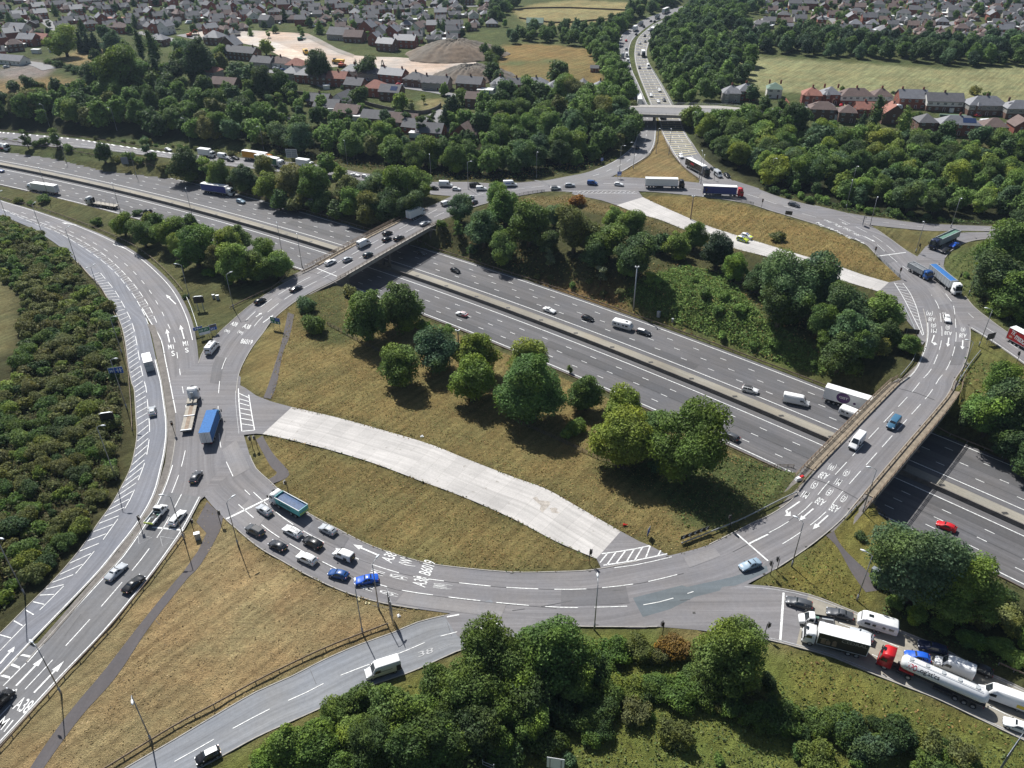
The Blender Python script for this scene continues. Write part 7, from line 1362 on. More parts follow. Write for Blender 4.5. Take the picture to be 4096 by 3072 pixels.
def make_van(kind):
    L, W, H = {'panel_van': (5.9, 2.0, 2.6), 'long_van': (6.9, 2.0, 2.75), 'small_van': (4.4, 1.8, 1.85), 'minibus': (5.9, 2.0, 2.6), 'people_carrier_van': (5.1, 1.95, 1.98)}[kind]
    t = thing(kind, kind, 'van'); h = W/2; f = L/2; nose = .95 if H > 2.2 else .85; zb = .3; hb = 1.05 if H > 2.2 else .95
    S = [(f, .4, h*.82, hb*.72, h*.70, hb*.78), (f-.14, zb, h*.94, hb*.82, h*.84, hb*.92), (f-nose, zb, h, hb+.12, h*.88, hb+.22), (f-nose-.75, zb, h, hb+.2, h*.82, H-.12), (f-nose-1.3, zb, h, hb+.25, h*.84, H), (-f+.25, zb, h, hb+.25, h*.84, H), (-f+.02, zb, h*.98, hb+.25, h*.82, H-.08), (-f, zb+.12, h*.95, hb+.2, h*.8, H-.2)]
    b = MB(); R = [ring_at(s) for s in S]; b.loft(R, 'car_paint'); b.build('body', t, True)
    def pan(name, P, m='car_glass'):
        P = [np.array(q, float) for q in P]; c = sum(P)/len(P); n = np.cross(P[1]-P[0], P[2]-P[0]); n /= np.linalg.norm(n)
        if n@(c-np.array((0, 0, H/2))) < 0: n = -n; P = P[::-1]
        quad(t, name, [p+(c-p)*.06+n*.02 for p in P], m)
    pan('windscreen', (R[2][4], R[2][7], R[3][6], R[3][5]))
    for sd in (-1, 1):
        x0, x1 = f-nose-.35, f-nose-1.55; yy = lambda z: sd*(h*.975+(h*.83-h*.975)*max(0, (z-hb-.25))/(H-hb-.25)+.015)
        pan('side_window', ((x0, yy(hb+.28), hb+.24), (x1, yy(hb+.28), hb+.24), (x1, yy(hb+.85), hb+.85), (x0-.35, yy(hb+.85), hb+.85)))
        if kind in ('minibus', 'people_carrier_van'):
            for k in range(2): xa = x1-.2-k*1.25; pan('side_window', ((xa, yy(hb+.28), hb+.26), (xa-1.1, yy(hb+.28), hb+.26), (xa-1.1, yy(hb+.85), hb+.8), (xa, yy(hb+.85), hb+.8)))
        b = MB(); b.box((x0+.1, sd*(h+.16), hb+.35), (.16, .26, .3), 'car_trim'); b.build('mirror', t); b = MB(); b.box((f-.12, sd*h*.72, hb*.84), (.16, .34, .2), 'lamp_clear'); b.build('headlight', t)
        b = MB(); b.box((-f-.0, sd*h*.86, 1.1), (.06, .14, .5 if H > 2.2 else .35), 'lamp_red'); b.build('tail_light', t); b = MB(); b.box((-.1, sd*(h+.005), .42), (L*.62, .04, .16), 'car_trim'); b.build('sill', t)
        for x in (f-1.0, -f+1.15): wheel(t, x, sd*(h-.12), .35)
    b = MB(); b.box((f-.02, 0, .5), (.14, W*.8, .3), 'car_trim'); b.build('bumper', t); b = MB(); b.box((-f-.03, 0, .5), (.12, W*.9, .2), 'car_trim'); b.build('bumper', t)
    for y in (-.34, .34): b = MB(); b.box((-f-.005, y*W/2, H*.66), (.03, W*.30, .5), 'car_glass'); b.build('rear_window', t)
    b = MB(); b.box((-f-.02, -.2, .78), (.03, .5, .12), 'plate_yellow'); b.build('number_plate', t)
    return t
def cab(t, fx, H=3.55, W=2.48, L=2.25, deflect=True):
    """lorry cab with its front at x = fx"""
    h = W/2; b = MB(); S = [(fx, .55, h*.93, 1.0, h*.92, 1.55), (fx-.10, .4, h, 1.5, h*.97, 1.75), (fx-.42, .4, h, 1.8, h*.93, H-.35), (fx-.75, .4, h, 1.9, h*.92, H), (fx-L, .55, h, 1.9, h*.92, H+(.15 if deflect else 0))]
    R = [ring_at(s) for s in S]; b.loft(R, 'car_paint'); c = b.build('cab', t, True); b = MB(); P = [np.array(q) for q in (R[1][4], R[1][7], R[2][7], R[2][4])]; m = sum(P)/4; P = [p+(m-p)*.06+np.array((.03, 0, .01)) for p in P]; b.face(P, 'car_glass'); b.build('windscreen', c)
    b = MB(); b.box((fx+.02, 0, .95), (.08, W*.6, .7), 'car_trim'); b.build('grille', c); b = MB(); b.box((fx-.55, 0, H+.02), (.45, .7, .06), 'car_glass'); b.build('roof_hatch', c)
    for sd in (-1, 1):
        b = MB(); b.face([(fx-.38, sd*(h+.012), 1.9), (fx-1.4, sd*(h+.012), 1.9), (fx-1.4, sd*(h*.965+.01), 2.55), (fx-.62, sd*(h*.965+.01), 2.55)][::sd], 'car_glass'); b.build('side_window', c)
        b = MB(); b.box((fx-.15, sd*(h+.22), 2.2), (.16, .22, .75), 'car_trim'); b.build('mirror', c); b = MB(); b.box((fx+.0, sd*h*.75, .75), (.12, .4, .2), 'lamp_clear'); b.build('headlight', c)
    b = MB(); b.box((fx-.1, 0, .48), (.3, W*.98, .3), 'car_trim'); b.build('bumper', c); return c
def chassis(t, x0, x1): b = MB(); b.box(((x0+x1)/2, 0, .85), (x1-x0, .9, .28), 'chassis'); b.box(((x0+x1)/2+.5, 0, .7), ((x1-x0)*.25, 2.2, .5), 'chassis'); b.build('chassis', t)
def axle(t, xs, W=2.46, r=.5):
    for x in xs:
        for sd in (-1, 1): wheel(t, x, sd*(W/2-.17), r, .32)
def cargo_box(t, x0, x1, z0, z1, side, roof, rear='trailer_white', W=2.52, ribs=True):
    b = MB(); h = W/2; b.faces([(x, y, z) for x in (x0, x1) for y in (-h, h) for z in (z0, z1)], [(0, 4, 5, 1), (2, 3, 7, 6)], side); b.face([(x0, -h, z1), (x1, -h, z1), (x1, h, z1), (x0, h, z1)], roof); b.face([(x0, -h, z0), (x0, h, z0), (x1, h, z0), (x1, -h, z0)], 'chassis'); b.face([(x0, -h, z0), (x0, -h, z1), (x0, h, z1), (x0, h, z0)], rear); b.face([(x1, -h, z0), (x1, h, z0), (x1, h, z1), (x1, -h, z1)], roof)
    o = b.build('load_body', t)
    b = MB()
    for sd in (-1, 1):
        b.box(((x0+x1)/2, sd*(h+.005), z1-.06), (x1-x0, .04, .12), roof); b.box(((x0+x1)/2, sd*(h+.005), z0+.05), (x1-x0, .05, .14), 'trailer_grey' if side != 'trailer_white' else 'chassis')
        for x in (x0+.05, x1-.05): b.box((x, sd*(h+.004), (z0+z1)/2), (.1, .04, z1-z0-.2), roof)
    b.build('frame', o); b = MB(); b.box((x0-.02, 0, (z0+z1)/2), (.03, .05, z1-z0), 'chassis')
    for y in (-.7, -.35, .35, .7): b.tube([(x0-.04, y, z0+.1), (x0-.04, y, z1-.1)], .025, 'trailer_grey', 5)
    b.build('rear_door', o)
    for sd in (-1, 1): b = MB(); b.box((x0-.03, sd*h*.8, z0-.15), (.08, .4, .16), 'lamp_red'); b.build('tail_light', t)
    return o
def open_body(t, x0, x1, z0, z1, m, load, W=2.5, lz=.35, rim='trailer_grey', loadname='load'):
    h = W/2; b = MB(); b.box(((x0+x1)/2, 0, z0+.1), (x1-x0, W, .2), m)
    for sd in (-1, 1):
        b.box(((x0+x1)/2, sd*(h-.05), (z0+z1)/2+.05), (x1-x0, .1, z1-z0-.1), m)
        for k in range(9): b.box((x0+(x1-x0)*(k+.5)/9, sd*(h+.03), (z0+z1)/2), (.1, .06, z1-z0-.2), m)
        b.box(((x0+x1)/2, sd*(h-.02), z1+.02), (x1-x0+.1, .16, .1), rim)
    b.box((x0+.05, 0, (z0+z1)/2), (.1, W-.2, z1-z0), m); b.box((x1-.05, 0, (z0+z1)/2+.15), (.1, W-.2, z1-z0+.3), m); o = b.build('load_body', t)
    b = MB(); n = 12; r = random.Random(int(x0*10)); b.strip([[(x0+.12+(x1-x0-.24)*i/n, y*(h-.12), z1-lz+.16*math.cos(y*1.5)+r.uniform(-.06, .06)) for y in (-1, -.5, 0, .5, 1)] for i in range(n+1)], load); b.build(loadname, o, True); return o
def make_artic(side='trailer_white', roof='trailer_white', style='box', nm='articulated_lorry', zt=4.25):
    t = thing(nm, nm, 'lorry'); cab(t, 8.25); chassis(t, 2.2, 6.2); chassis(t, -8.1, 3.2)
    if style == 'box': cargo_box(t, -8.25, 5.35, 1.15, zt, side, roof)
    elif style == 'tipper': open_body(t, -8.2, 4.9, 1.2, 3.5, side, roof, lz=.08 if roof == 'sheet_blue' else .5)
    elif style == 'tank':
        b = MB(); n = 20; R = [[(x, r*math.cos(k*2*math.pi/n), 2.5+dz+r*math.sin(k*2*math.pi/n)) for k in range(n)] for x, r, dz in ((-8.1, .55, -.25), (-7.75, .98, -.1), (-7.2, 1.2, 0), (4.2, 1.2, .05), (4.7, 1.05, .05), (4.95, .6, .05))]; b.loft(R, 'trailer_white'); o = b.build('tank', t, True)
        b = MB(); b.box((-1.5, .45, 3.78), (11, .06, .06), 'trailer_grey'); b.box((-1.5, -.45, 3.78), (11, .06, .06), 'trailer_grey'); b.build('walkway_rail', o)
        for x in (3.6, 1.2, -1.2, -3.6, -6.2): b = MB(); b.tube([(x, 0, 3.6), (x, 0, 3.84)], .36, 'trailer_grey', 12); b.build('hatch', o)
        b = MB(); b.box((-2.6, 0, 1.2), (10.6, 1.5, .22), 'chassis'); b.box((3.7, 0, 1.2), (2.2, 1.8, .3), 'curtain_red'); b.build('trailer_frame', t)
        for sd in (-1, 1): b = MB(); b.box((-7.9, sd*.95, 1.0), (.08, .4, .16), 'lamp_red'); b.build('tail_light', t)
    elif style == 'flat':
        b = MB(); b.box((-1.5, 0, 1.35), (13.4, 2.5, .18), 'bed_wood'); o = b.build('flat_bed', t); b = MB(); b.box((5.1, 0, 2.3), (.12, 2.4, 1.9), 'chassis'); b.build('headboard', o)
        for i in range(6):
            for sd in (-1, 1): b = MB(); b.box((-7.6+2.3*i, sd*1.2, 2.15), (.08, .08, 1.5), 'galvanised'); b.build('stanchion', o)
    elif style == 'low':
        b = MB(); b.box((-2.6, 0, 1.0), (11.2, 2.5, .22), 'bed_wood'); b.box((-2.6, 0, 1.13), (11.0, .9, .05), 'steel_rust'); o = b.build('flat_bed', t); b = MB(); b.box((4.1, 0, 1.55), (2.4, 2.4, .25), 'bed_wood'); b.build('neck', o)
        for x in (-8.0, -2, 3): b = MB(); b.box((x, 0, 1.2), (.25, 2.5, .2), 'trailer_white'); b.build('crossbar', o)
        b = MB(); b.tube([(5.4, 0, 1.5), (5.4, 0, 3.1)], .3, 'trailer_grey', 8); b.tube([(5.4, 0, 3.1), (4.4, .2, 3.6), (3.0, .2, 2.1)], .16, 'trailer_grey', 6); b.build('crane', t)
    axle(t, (6.9, 3.2)); axle(t, (-3.9, -5.2, -6.5), r=.48); return t
def make_rigid(side, roof, L=10.4, nm='box_lorry', zt=3.95, style='box', load='tarp_blue'):
    t = thing(nm, nm, 'lorry'); f = L/2; cab(t, f, 3.0 if style != 'luton' else 2.5, 2.44, 2.0, False); chassis(t, -f+.2, f-1.8)
    if style == 'box': cargo_box(t, -f, f-2.25, 1.05, zt, side, roof)
    else: open_body(t, -f, f-2.3, 1.15, 2.75, side, load, lz=.25)
    axle(t, (f-1.35,)+((f-3.0,) if style == 'tipper' else ())); axle(t, (-f+1.5, -f+2.85) if L > 8.5 else (-f+1.7,)); return t
def make_luton():
    t = thing('luton_van', 'luton', 'van'); f = 3.3; b = MB(); S = [(f, .4, .8, .8, .7, .85), (f-.14, .3, .92, .9, .82, 1.0), (f-.95, .3, 1.0, 1.15, .88, 1.25), (f-1.6, .3, 1.0, 1.25, .82, 2.1), (f-2.2, .3, 1.0, 1.25, .84, 2.15)]; R = [ring_at(s) for s in S]; b.loft(R, 'car_paint'); c = b.build('cab', t, True)
    b = MB(); b.face([np.array(q)+np.array((.02, 0, .02)) for q in (R[2][4], R[2][7], R[3][6], R[3][5])], 'car_glass'); b.build('windscreen', c)
    for sd in (-1, 1): b = MB(); b.box((f-1.2, sd*1.14, 1.5), (.15, .25, .3), 'car_trim'); b.build('mirror', c)
    cargo_box(t, -f, f-2.1, .75, 3.1, 'trailer_white', 'trailer_white', 'trailer_grey', 2.2); b = MB(); b.box((f-1.75, 0, 2.7), (.9, 2.15, .8), 'trailer_white'); b.build('luton_head', t); b = MB(); b.box((-f-.12, 0, 1.0), (.1, 2.0, 1.5), 'trailer_grey'); b.build('tail_lift', t)
    axle(t, (f-1.0, -f+1.5), 2.1, .36); chassis(t, -f+.2, f-2); return t
def make_pickup(long=False):
    t = thing('dropside_truck', 'dropside', 'van'); f = 3.0; b = MB(); S = [(f, .4, .8, .8, .7, .85), (f-.14, .3, .92, .9, .82, 1.0), (f-.95, .3, 1.0, 1.15, .88, 1.25), (f-1.55, .3, 1.0, 1.25, .80, 2.1), (f-2.5, .3, 1.0, 1.25, .82, 2.2), (f-2.55, .3, 1.0, 1.25, .82, 2.15)]; R = [ring_at(s) for s in S]; b.loft(R, 'car_paint'); c = b.build('cab', t, True)
    b = MB(); b.face([np.array(q)+np.array((.02, 0, .02)) for q in (R[2][4], R[2][7], R[3][6], R[3][5])], 'car_glass'); b.build('windscreen', c); b = MB(); b.box((f-2.57, 0, 1.65), (.04, 1.6, .75), 'car_glass'); b.build('rear_window', c)
    for sd in (-1, 1): b = MB(); b.box((f-1.2, sd*1.12, 1.5), (.15, .25, .3), 'car_trim'); b.build('mirror', c); b = MB(); b.face([(f-1.35, sd*1.0, 1.35), (f-2.3, sd*1.0, 1.35), (f-2.3, sd*.86, 2.0), (f-1.65, sd*.86, 2.0)][::sd], 'car_glass'); b.build('side_window', c)
    b = MB(); b.box((-1.25, 0, .85), (3.5, 2.1, .12), 'trailer_grey')
    for sd in (-1, 1): b.box((-1.25, sd*1.04, 1.08), (3.5, .06, .4), 'car_paint' if not long else 'car_trim')
    b.box((-3.0, 0, 1.08), (.06, 2.1, .4), 'hi_vis' if not long else 'car_trim'); b.build('tray', t); b = MB(); b.box((-.1, -.5, 1.02), (.7, .5, .25), 'box_green'); b.box((-1.1, .3, .96), (.6, .6, .12), 'load_grey'); b.build('load', t)
    axle(t, (f-1.0, -f+1.3), 2.0, .35); chassis(t, -2.9, f-2.2); return t
def make_caravan(L=6.6):
    t = thing('caravan', 'caravan', 'caravan'); f = L/2; h = 1.13; b = MB(); S = [(f, .75, h*.92, 1.2, h*.88, 1.35), (f-.25, .5, h, 1.5, h*.97, 1.75), (f-.75, .45, h, 1.7, h*.97, 2.4), (f-1.3, .45, h, 1.7, h*.96, 2.58), (-f+.35, .45, h, 1.7, h*.96, 2.58), (-f+.05, .5, h*.98, 1.6, h*.94, 2.3), (-f, .6, h*.95, 1.4, h*.92, 1.6)]; b.loft([ring_at(s) for s in S], 'trailer_white'); b.build('body', t, True)
    for sd in (-1, 1):
        for x, w, z in ((f-1.6, .9, 1.6), (f-2.7, .55, 1.6), (-f+2.3, .5, 1.6), (-f+1.1, .8, 1.6)): b = MB(); b.box((x, sd*(h+.005), z), (w, .04, .5), 'car_glass'); b.build('side_window', t)
        b = MB(); b.box((-.2, sd*(h+.01), 1.15), (L*.86, .02, .05), 'trailer_grey'); b.build('trim', t)
        for x in (-.35, .35): wheel(t, x, sd*(h-.1), .33)
    b = MB(); b.box((f-.48, 0, 2.05), (.12, 1.7, .5), 'car_glass'); b.build('front_window', t); b = MB(); b.box((f-2.0, 0, 2.62), (.8, .6, .08), 'car_glass'); b.build('roof_light', t); b = MB(); b.tube([(f, .5, .5), (f+1.2, 0, .5)], .05, 'chassis', 6); b.tube([(f, -.5, .5), (f+1.2, 0, .5)], .05, 'chassis', 6); b.build('hitch', t)
    for sd in (-1, 1): b = MB(); b.box((-f-.01, sd*.85, .95), (.06, .2, .5), 'lamp_red'); b.build('tail_light', t)
    return t
def make_motorhome():
    t = make_van('panel_van'); t.name = 'motorhome'; t['category'] = 'motorhome'
    for x in (.6, -1.4): b = MB(); b.box((x, 0, 2.64), (.6, .6, .08), 'car_trim'); b.build('roof_light', t)
    for sd in (-1, 1):
        for x in (-.4, -1.8): b = MB(); b.box((x, sd*.965, 1.75), (.9, .06, .5), 'car_glass'); b.build('side_window', t)
    return t
BUILD = {**{k: (lambda k=k: make_car(k)) for k in CARS}, **{k: (lambda k=k: make_van(k)) for k in ('panel_van', 'long_van', 'small_van', 'minibus', 'people_carrier_van')}, 'luton_van': make_luton, 'dropside_truck': make_pickup, 'black_dropside': lambda: make_pickup(True), 'caravan': make_caravan, 'motorhome': make_motorhome,
 'white_artic': make_artic, 'blue_artic': lambda: make_artic('curtain_blue'), 'black_artic': lambda: make_artic('curtain_black'), 'green_artic': lambda: make_artic('curtain_green'), 'orange_artic': lambda: make_artic('curtain_orange'), 'red_artic': lambda: make_artic('curtain_red', 'trailer_white', zt=4.6), 'logo_artic': lambda: make_artic(zt=4.7),
 'bulk_lorry': lambda: make_artic('trailer_grey', 'box_green', 'tipper', 'bulk_lorry'), 'sheeted_bulk_lorry': lambda: make_artic('trailer_grey', 'sheet_blue', 'tipper', 'bulk_lorry'), 'tank_lorry': lambda: make_artic(style='tank', nm='tank_lorry'), 'flatbed_lorry': lambda: make_artic(style='flat', nm='flatbed_lorry'), 'low_loader_lorry': lambda: make_artic(style='low', nm='low_loader_lorry'),
 'box_lorry': lambda: make_rigid('trailer_white', 'trailer_white', 8.6), 'dark_box_lorry': lambda: make_rigid('curtain_black', 'trailer_white'), 'blue_sheeted_lorry': lambda: make_rigid('sheet_blue', 'sheet_blue', 11.5, 'sheeted_lorry', 4.0), 'tipper_lorry': lambda: make_rigid('tipper_teal', 'tarp_blue', 9.6, 'tipper_lorry', style='tipper'), 'dark_tipper_lorry': lambda: make_rigid('trailer_grey', 'load_grey', 9.2, 'tipper_lorry', style='tipper', load='load_grey'), 'orange_tipper_lorry': lambda: make_rigid('machine_red', 'load_grey', 9.0, 'tipper_lorry', style='tipper', load='load_grey')}
TONE = {'w': (.78, .78, .77), 'k': (.012, .012, .014), 's': (.42, .44, .46), 'g': (.07, .075, .083), 'd': (.03, .034, .042), 'n': (.012, .020, .060), 'b': (.02, .075, .24), 'B': (.015, .10, .52), 'r': (.50, .015, .02), 't': (.018, .035, .042), 'l': (.27, .36, .44), 'm': (.05, .14, .23), 'o': (.55, .2, .02), 'y': (.55, .66, .04)}
FIRST = {}; OWN = {}
def veh(kind, tone, rx, ry, fx, fy, label, z=None, lite=False):
    if z is None: a, b_ = hit(rx, ry), hit(fx, fy)
    else: a, b_ = at(rx, ry, z), at(fx, fy, z)
    p = (a+b_)/2; rz = math.atan2(b_[1]-a[1], b_[0]-a[0]); loc = (p[0], p[1], p[2]+.045)
    if kind not in FIRST: t = FIRST[kind] = BUILD[kind](); OWN[kind] = [c.name for c in t.children]
    elif lite:
        s = FIRST[kind]; t = s.copy(); COL.objects.link(t)
        for ch in s.children:
            if ch.name.split('.')[0] in ('body', 'windscreen', 'side_window', 'rear_window', 'cab', 'load_body', 'tank', 'wheel'): c = ch.copy(); COL.objects.link(c); c.parent = t
    else: t = dup(FIRST[kind], loc, rz, label, None, None, OWN[kind])
    t.location = loc; dz = (hf(b_[0], b_[1])-hf(a[0], a[1])) if z is None else 0.0
    t.rotation_euler = (0, 0, rz); t['label'] = label; t['group'] = 'traffic at the junction'
    for ch in t.children:
        if ch.name.split('.')[0] in ('body', 'cab', 'tray'): ch.color = (*TONE[tone], 1)
    return t
N_ = None; Z0 = 0.05; MZ = ZM
for q in """tipper_lorry,w,657,1117,594,1082,teal tipper lorry with white cab and blue sheeted load at the stop line
hatchback,s,585,1115,560,1098,silver hatchback at the stop line beside the teal tipper
suv_car,g,568,1159.5,537,1143,silver grey off roader with black roof in the outer lane of the queue
estate_car,w,645.5,1159.5,620.5,1146,white estate car with dark lettering on its roof
hatchback,s,723,1155.75,695.5,1142,silver grey hatchback alone at the inner kerb behind the tipper
suv_car,k,693,1186,660.5,1169.5,black off roader between the white cars in the queue
hatchback,d,617,1191,585.5,1176,dark hatchback at the outer kerb of the queue
suv_car,w,680.5,1219.5,648,1204.5,white off roader at the middle of the queue's outer lane
small_van,w,760.5,1212,725.5,1198,small white van with black patches at the lane arrow
hatchback,b,753,1250.6,711,1240,dark blue hatchback in the queue's outer lane
saloon_car,B,816.6,1253,767,1261,bright blue saloon at the tail of the queue
motorhome,w,447,773,472,742,white motorhome entering the bend below the farther bridge
luton_van,w,327,807,318,775,white box van with tail lift on the filter lane
hatchback,s,331,902,330,883,silver hatchback on the filter lane below the white box van
low_loader_lorry,w,402,947,424,850,white lorry with crane and long empty low trailer
blue_sheeted_lorry,m,449,964,469,903,blue sheeted lorry beside the long empty trailer
hatchback,g,418,1046,431,1024,dark grey hatchback crossing the junction mouth alone
dropside_truck,w,326,1136,355,1100,white dropside truck with open tray over the stop line
estate_car,w,374,1136,395,1111,white estate car over the stop line beside the dropside truck
saloon_car,s,237,1254.5,268,1226,silver white saloon in the approach road's left lane
saloon_car,k,274,1281,306,1252,black saloon near the barrier on the approach road
panel_van,k,-28,1552,18,1506,black and white van entering at the left edge
panel_van,w,865,1440,790,1464,white panel van with dark rear corner on the exit road
small_car,k,478,1624,424,1651,small black car with white roof at the foot of the exit road
hatchback,w,1085,1360,1038,1370,white hatchback half hidden behind the round tree
saloon_car,l,1640,1217,1598,1232.5,pale blue silver saloon alone past the nearer bridge
estate_car,g,1752,1315,1697,1300,blue grey estate first at the right stop line
saloon_car,g,1840,1338,1785,1324,grey saloon towing the white caravan in the queue
caravan,w,1929,1368,1855,1346,white caravan with dark windows in the queue by the hedge
black_dropside,w,1803,1354,1720,1341,white dropside truck with black tray hidden behind the dark box lorry
dark_box_lorry,w,1876,1417,1723,1377,white cabbed box lorry with black lettered sides
hatchback,s,1884,1387,1834,1366,silver car squeezed behind the black sided lorry
estate_car,n,2046,1414,1979,1394,navy blue estate beside the bright blue car
tank_lorry,r,2120,1527,1900,1430,white tanker with red cab in the nearest lane
hatchback,B,2011,1430.5,1948,1417,bright blue hatchback behind the red cab
panel_van,w,2083,1459,2032,1438,white van with plain roof beyond the tanker
hatchback,k,2141.5,1462,2085,1439,black hatchback at the hedge beyond the plain white van
long_van,w,2206,1530,2115,1497,long white van with yellow patch behind the tanker
hatchback,w,2225,1585,2166,1562,white hatchback cut by the right edge
panel_van,w,1860,948,1838,974,white panel van on the nearer bridge,B
people_carrier_van,m,1938,908,1919,931,blue people carrier on the nearer bridge,B
hatchback,w,2041,683,2048,702,white hatchback among the lane letters before the nearer bridge,B
dark_tipper_lorry,b,1964,583,2006,606,dark tipper lorry with blue cab on the upper right bend,B
sheeted_bulk_lorry,w,2012,594,2064,637,silver bulk lorry with blue top and white cab,B
bulk_lorry,n,2067,514,2006,542,grey bulk lorry with dark blue cab waiting at the branch road,B
hatchback,k,2048,539,2032,551,black hatchback waiting beside the grey bulk lorry,B
saloon_car,B,2069,527,2050,538,bright blue sports car behind the black hatchback,B
estate_car,g,1703,442,1726,448,grey estate alone on the upper right of the roundabout,B
red_artic,r,2168,728,2300,805,lorry with tall red lettered trailer at the right edge
suv_car,y,1590,517,1617,525,yellow and blue checked patrol car on the upper concrete road,B
suv_car,w,1600,510,1625.5,518.5,white patrol car with yellow bonnet parked behind the checked one,B
blue_artic,r,1516,421,1605,425,blue curtain sided lorry with red cab,B
white_artic,k,1390,405,1480,407,white lorry with black cab across the top of the roundabout,B
hatchback,w,1327,400,1346,402,white hatchback behind the white lorry,B
small_van,b,1267,398,1292,400,dark blue van alone between the white hatchbacks,B
suv_car,s,1219,404,1242,403,silver off roader behind the dark blue van,B
suv_car,w,1189,410,1211,409,white off roader with black roof left of the silver one,B
panel_van,w,1088,403,1116,402,white panel van with blue lettering on the far side,B
panel_van,w,949,403,978,404,white panel van leaving the off slip
hatchback,k,926,409,948,410,black hatchback below the white panel van
small_car,w,976,411,996,412,small white car between two vans on the off slip
people_carrier_van,k,1017,404,1037,404,black people carrier at the off slip lights
small_van,w,1030,411,1050,411,small white van at the off slip lights
small_van,w,954,446,974,440,small white van approaching the off slip junction,B
hatchback,w,1010,432,1022,426,white car half hidden by trees at the island corner,B
hatchback,d,1018,443,1030,436,dark car half hidden by trees at the island corner,B
box_lorry,w,882,478,916,463,white box lorry on the farther bridge,B
saloon_car,s,908,489,928,482,silver saloon beside the white box lorry,B
hatchback,k,826,511,848,503,black hatchback in the left lane of the farther bridge,B
hatchback,k,825,525,847,515,black car with red tail lights behind the other black hatchback,B
estate_car,k,851,522,873,513,black estate nearest the rail on the farther bridge,B
panel_van,w,771,539,802,524,white panel van on the farther bridge,B
hatchback,t,784,559,806,548,dark teal hatchback on the farther bridge,B
estate_car,w,702,576,726,564,white estate at the near end of the farther bridge,B
small_car,s,741,568,760,560,small silver car at the near end of the farther bridge,B
saloon_car,d,627,633,652,620,dark saloon on the bend below the farther bridge,B
hatchback,k,551,660,574,648,black hatchback on the bend nearest the lettering,B
hatchback,g,900,546,922,554,grey hatchback in the shade under the farther bridge,M
hatchback,k,971,582,997,593,black hatchback just out of the bridge shade,M
hatchback,w,1011,686,984,678,red and white car with striped roof on the near carriageway,M
saloon_car,w,1172,668,1202,679,white saloon in the outer lane of the motorway,M
hatchback,k,1257,687,1282,695,black hatchback in the middle of the motorway,M
caravan,w,1322,703,1367,715,white caravan being towed along the motorway,M
estate_car,d,1375,717,1405,726,dark estate with pale roof towing the motorway caravan,M
suv_car,w,1601,842,1638,851,white off roader with dark roof on the motorway,M
estate_car,g,1595,955,1560,938,grey estate emerging from behind the big double tree,M
long_van,w,1690,866,1747,878,long white van on the motorway before the nearer bridge,M
logo_artic,w,1797,869,1895,899,tall white lorry with purple disc passing under the nearer bridge,M
caravan,w,1816,894,1862,912,white caravan going under the nearer bridge,M
hatchback,r,2066,1151,2019,1132,red hatchback beyond the great round tree,M
flatbed_lorry,w,257,452,189,441,empty flatbed lorry with white cab and upright stakes,M
suv_car,k,331,462,307,458,dark off roader partly hidden by the slip road trees,M
suv_car,l,511,436,531,441,pale blue off roader on the far carriageway,M
blue_artic,w,439,414,507,424,blue curtain sided lorry with white cab on the far carriageway,M
white_artic,w,130,421,62,411,white artic on the near carriageway at the left,M
saloon_car,b,8,373,-5,370,dark blue car at the left edge of the motorway,M
tank_lorry,w,-42,318,33,328,white tanker entering at the left edge,M
hatchback,w,359,325,369,327,white hatchback last in the off slip queue
box_lorry,w,428,337,469,341,white box lorry in the off slip queue
panel_van,w,471,341,496,344,white van behind the box lorry in the off slip queue
hatchback,k,498,343,520,346,black hatchback before the orange lorry
hatchback,d,489,347,507,350,dark car below the black hatchback in the off slip queue
orange_artic,o,528,344,590,351,orange sided lorry in the off slip queue
green_artic,w,548,352,622,364,green sided lorry with white cab in the off slip queue
box_lorry,w,640,360,682,365,white lorry roof seen above the trees on the off slip
hatchback,r,715,367,730,370,red car glimpsed between trees on the off slip
saloon_car,w,757,379,778,382,white car glimpsed between trees on the off slip
small_car,w,782,383,798,386,second white car glimpsed between trees on the off slip
suv_car,w,1466,336,1475,345,white off roader below the yellow bars
black_artic,k,1484,360,1528,384,black curtain sided lorry with red lettering
minibus,s,1541,374,1560,388,silver grey minibus beside the black lorry
hatchback,d,1535,366,1548,372,dark hatchback behind the silver minibus
estate_car,k,1565,378,1575,386,black estate right of the silver minibus
suv_car,d,1377,325,1375,316,dark off roader leaving along the woods
orange_tipper_lorry,k,1424,240,1434,268,dark lorry with orange body under the local bridge""".split('\n'):
    v = q.split(','); z = {'B': Z0, 'M': MZ}.get(v[7] if len(v) > 7 else '', None)
    o = veh(v[0], v[1], *map(float, v[2:6]), v[6], z); lb = v[6]
    def side_text(txt, x0, x1, y, z0, z1, m, vis=-1):
        b = MB(); xs = (x0, x1) if vis < 0 else (x1, x0); letters(b, txt, np.array((xs[0], y, z0)), np.array((xs[1], y, z0)), np.array((xs[0], y, z1)), m, bold=.012); b.build('lettering', o)
    if 'purple disc' in lb:
        b = MB(); b.face([(-3.2+1.75*math.cos(a), -1.30, 3.0+1.55*math.sin(a)) for a in np.linspace(0, 6.2832, 33)[:-1]], 'logo_purple'); b.face([(-.2+.35*math.cos(a), -1.30, 2.3+.33*math.sin(a)) for a in np.linspace(0, 6.2832, 17)[:-1]], 'logo_purple'); b.build('logo', o)
        side_text('GIST', -4.3, -2.0, -1.315, 2.75, 3.4, 'trailer_white')
    elif 'black lettered' in lb:
        side_text('CEDRAL', -4.9, -.8, 1.30, 2.95, 3.6, 'letter_grey', 1); side_text('ROOFING', 1.2, 2.6, 1.30, 2.6, 2.85, 'letter_grey', 1)
        b = MB()
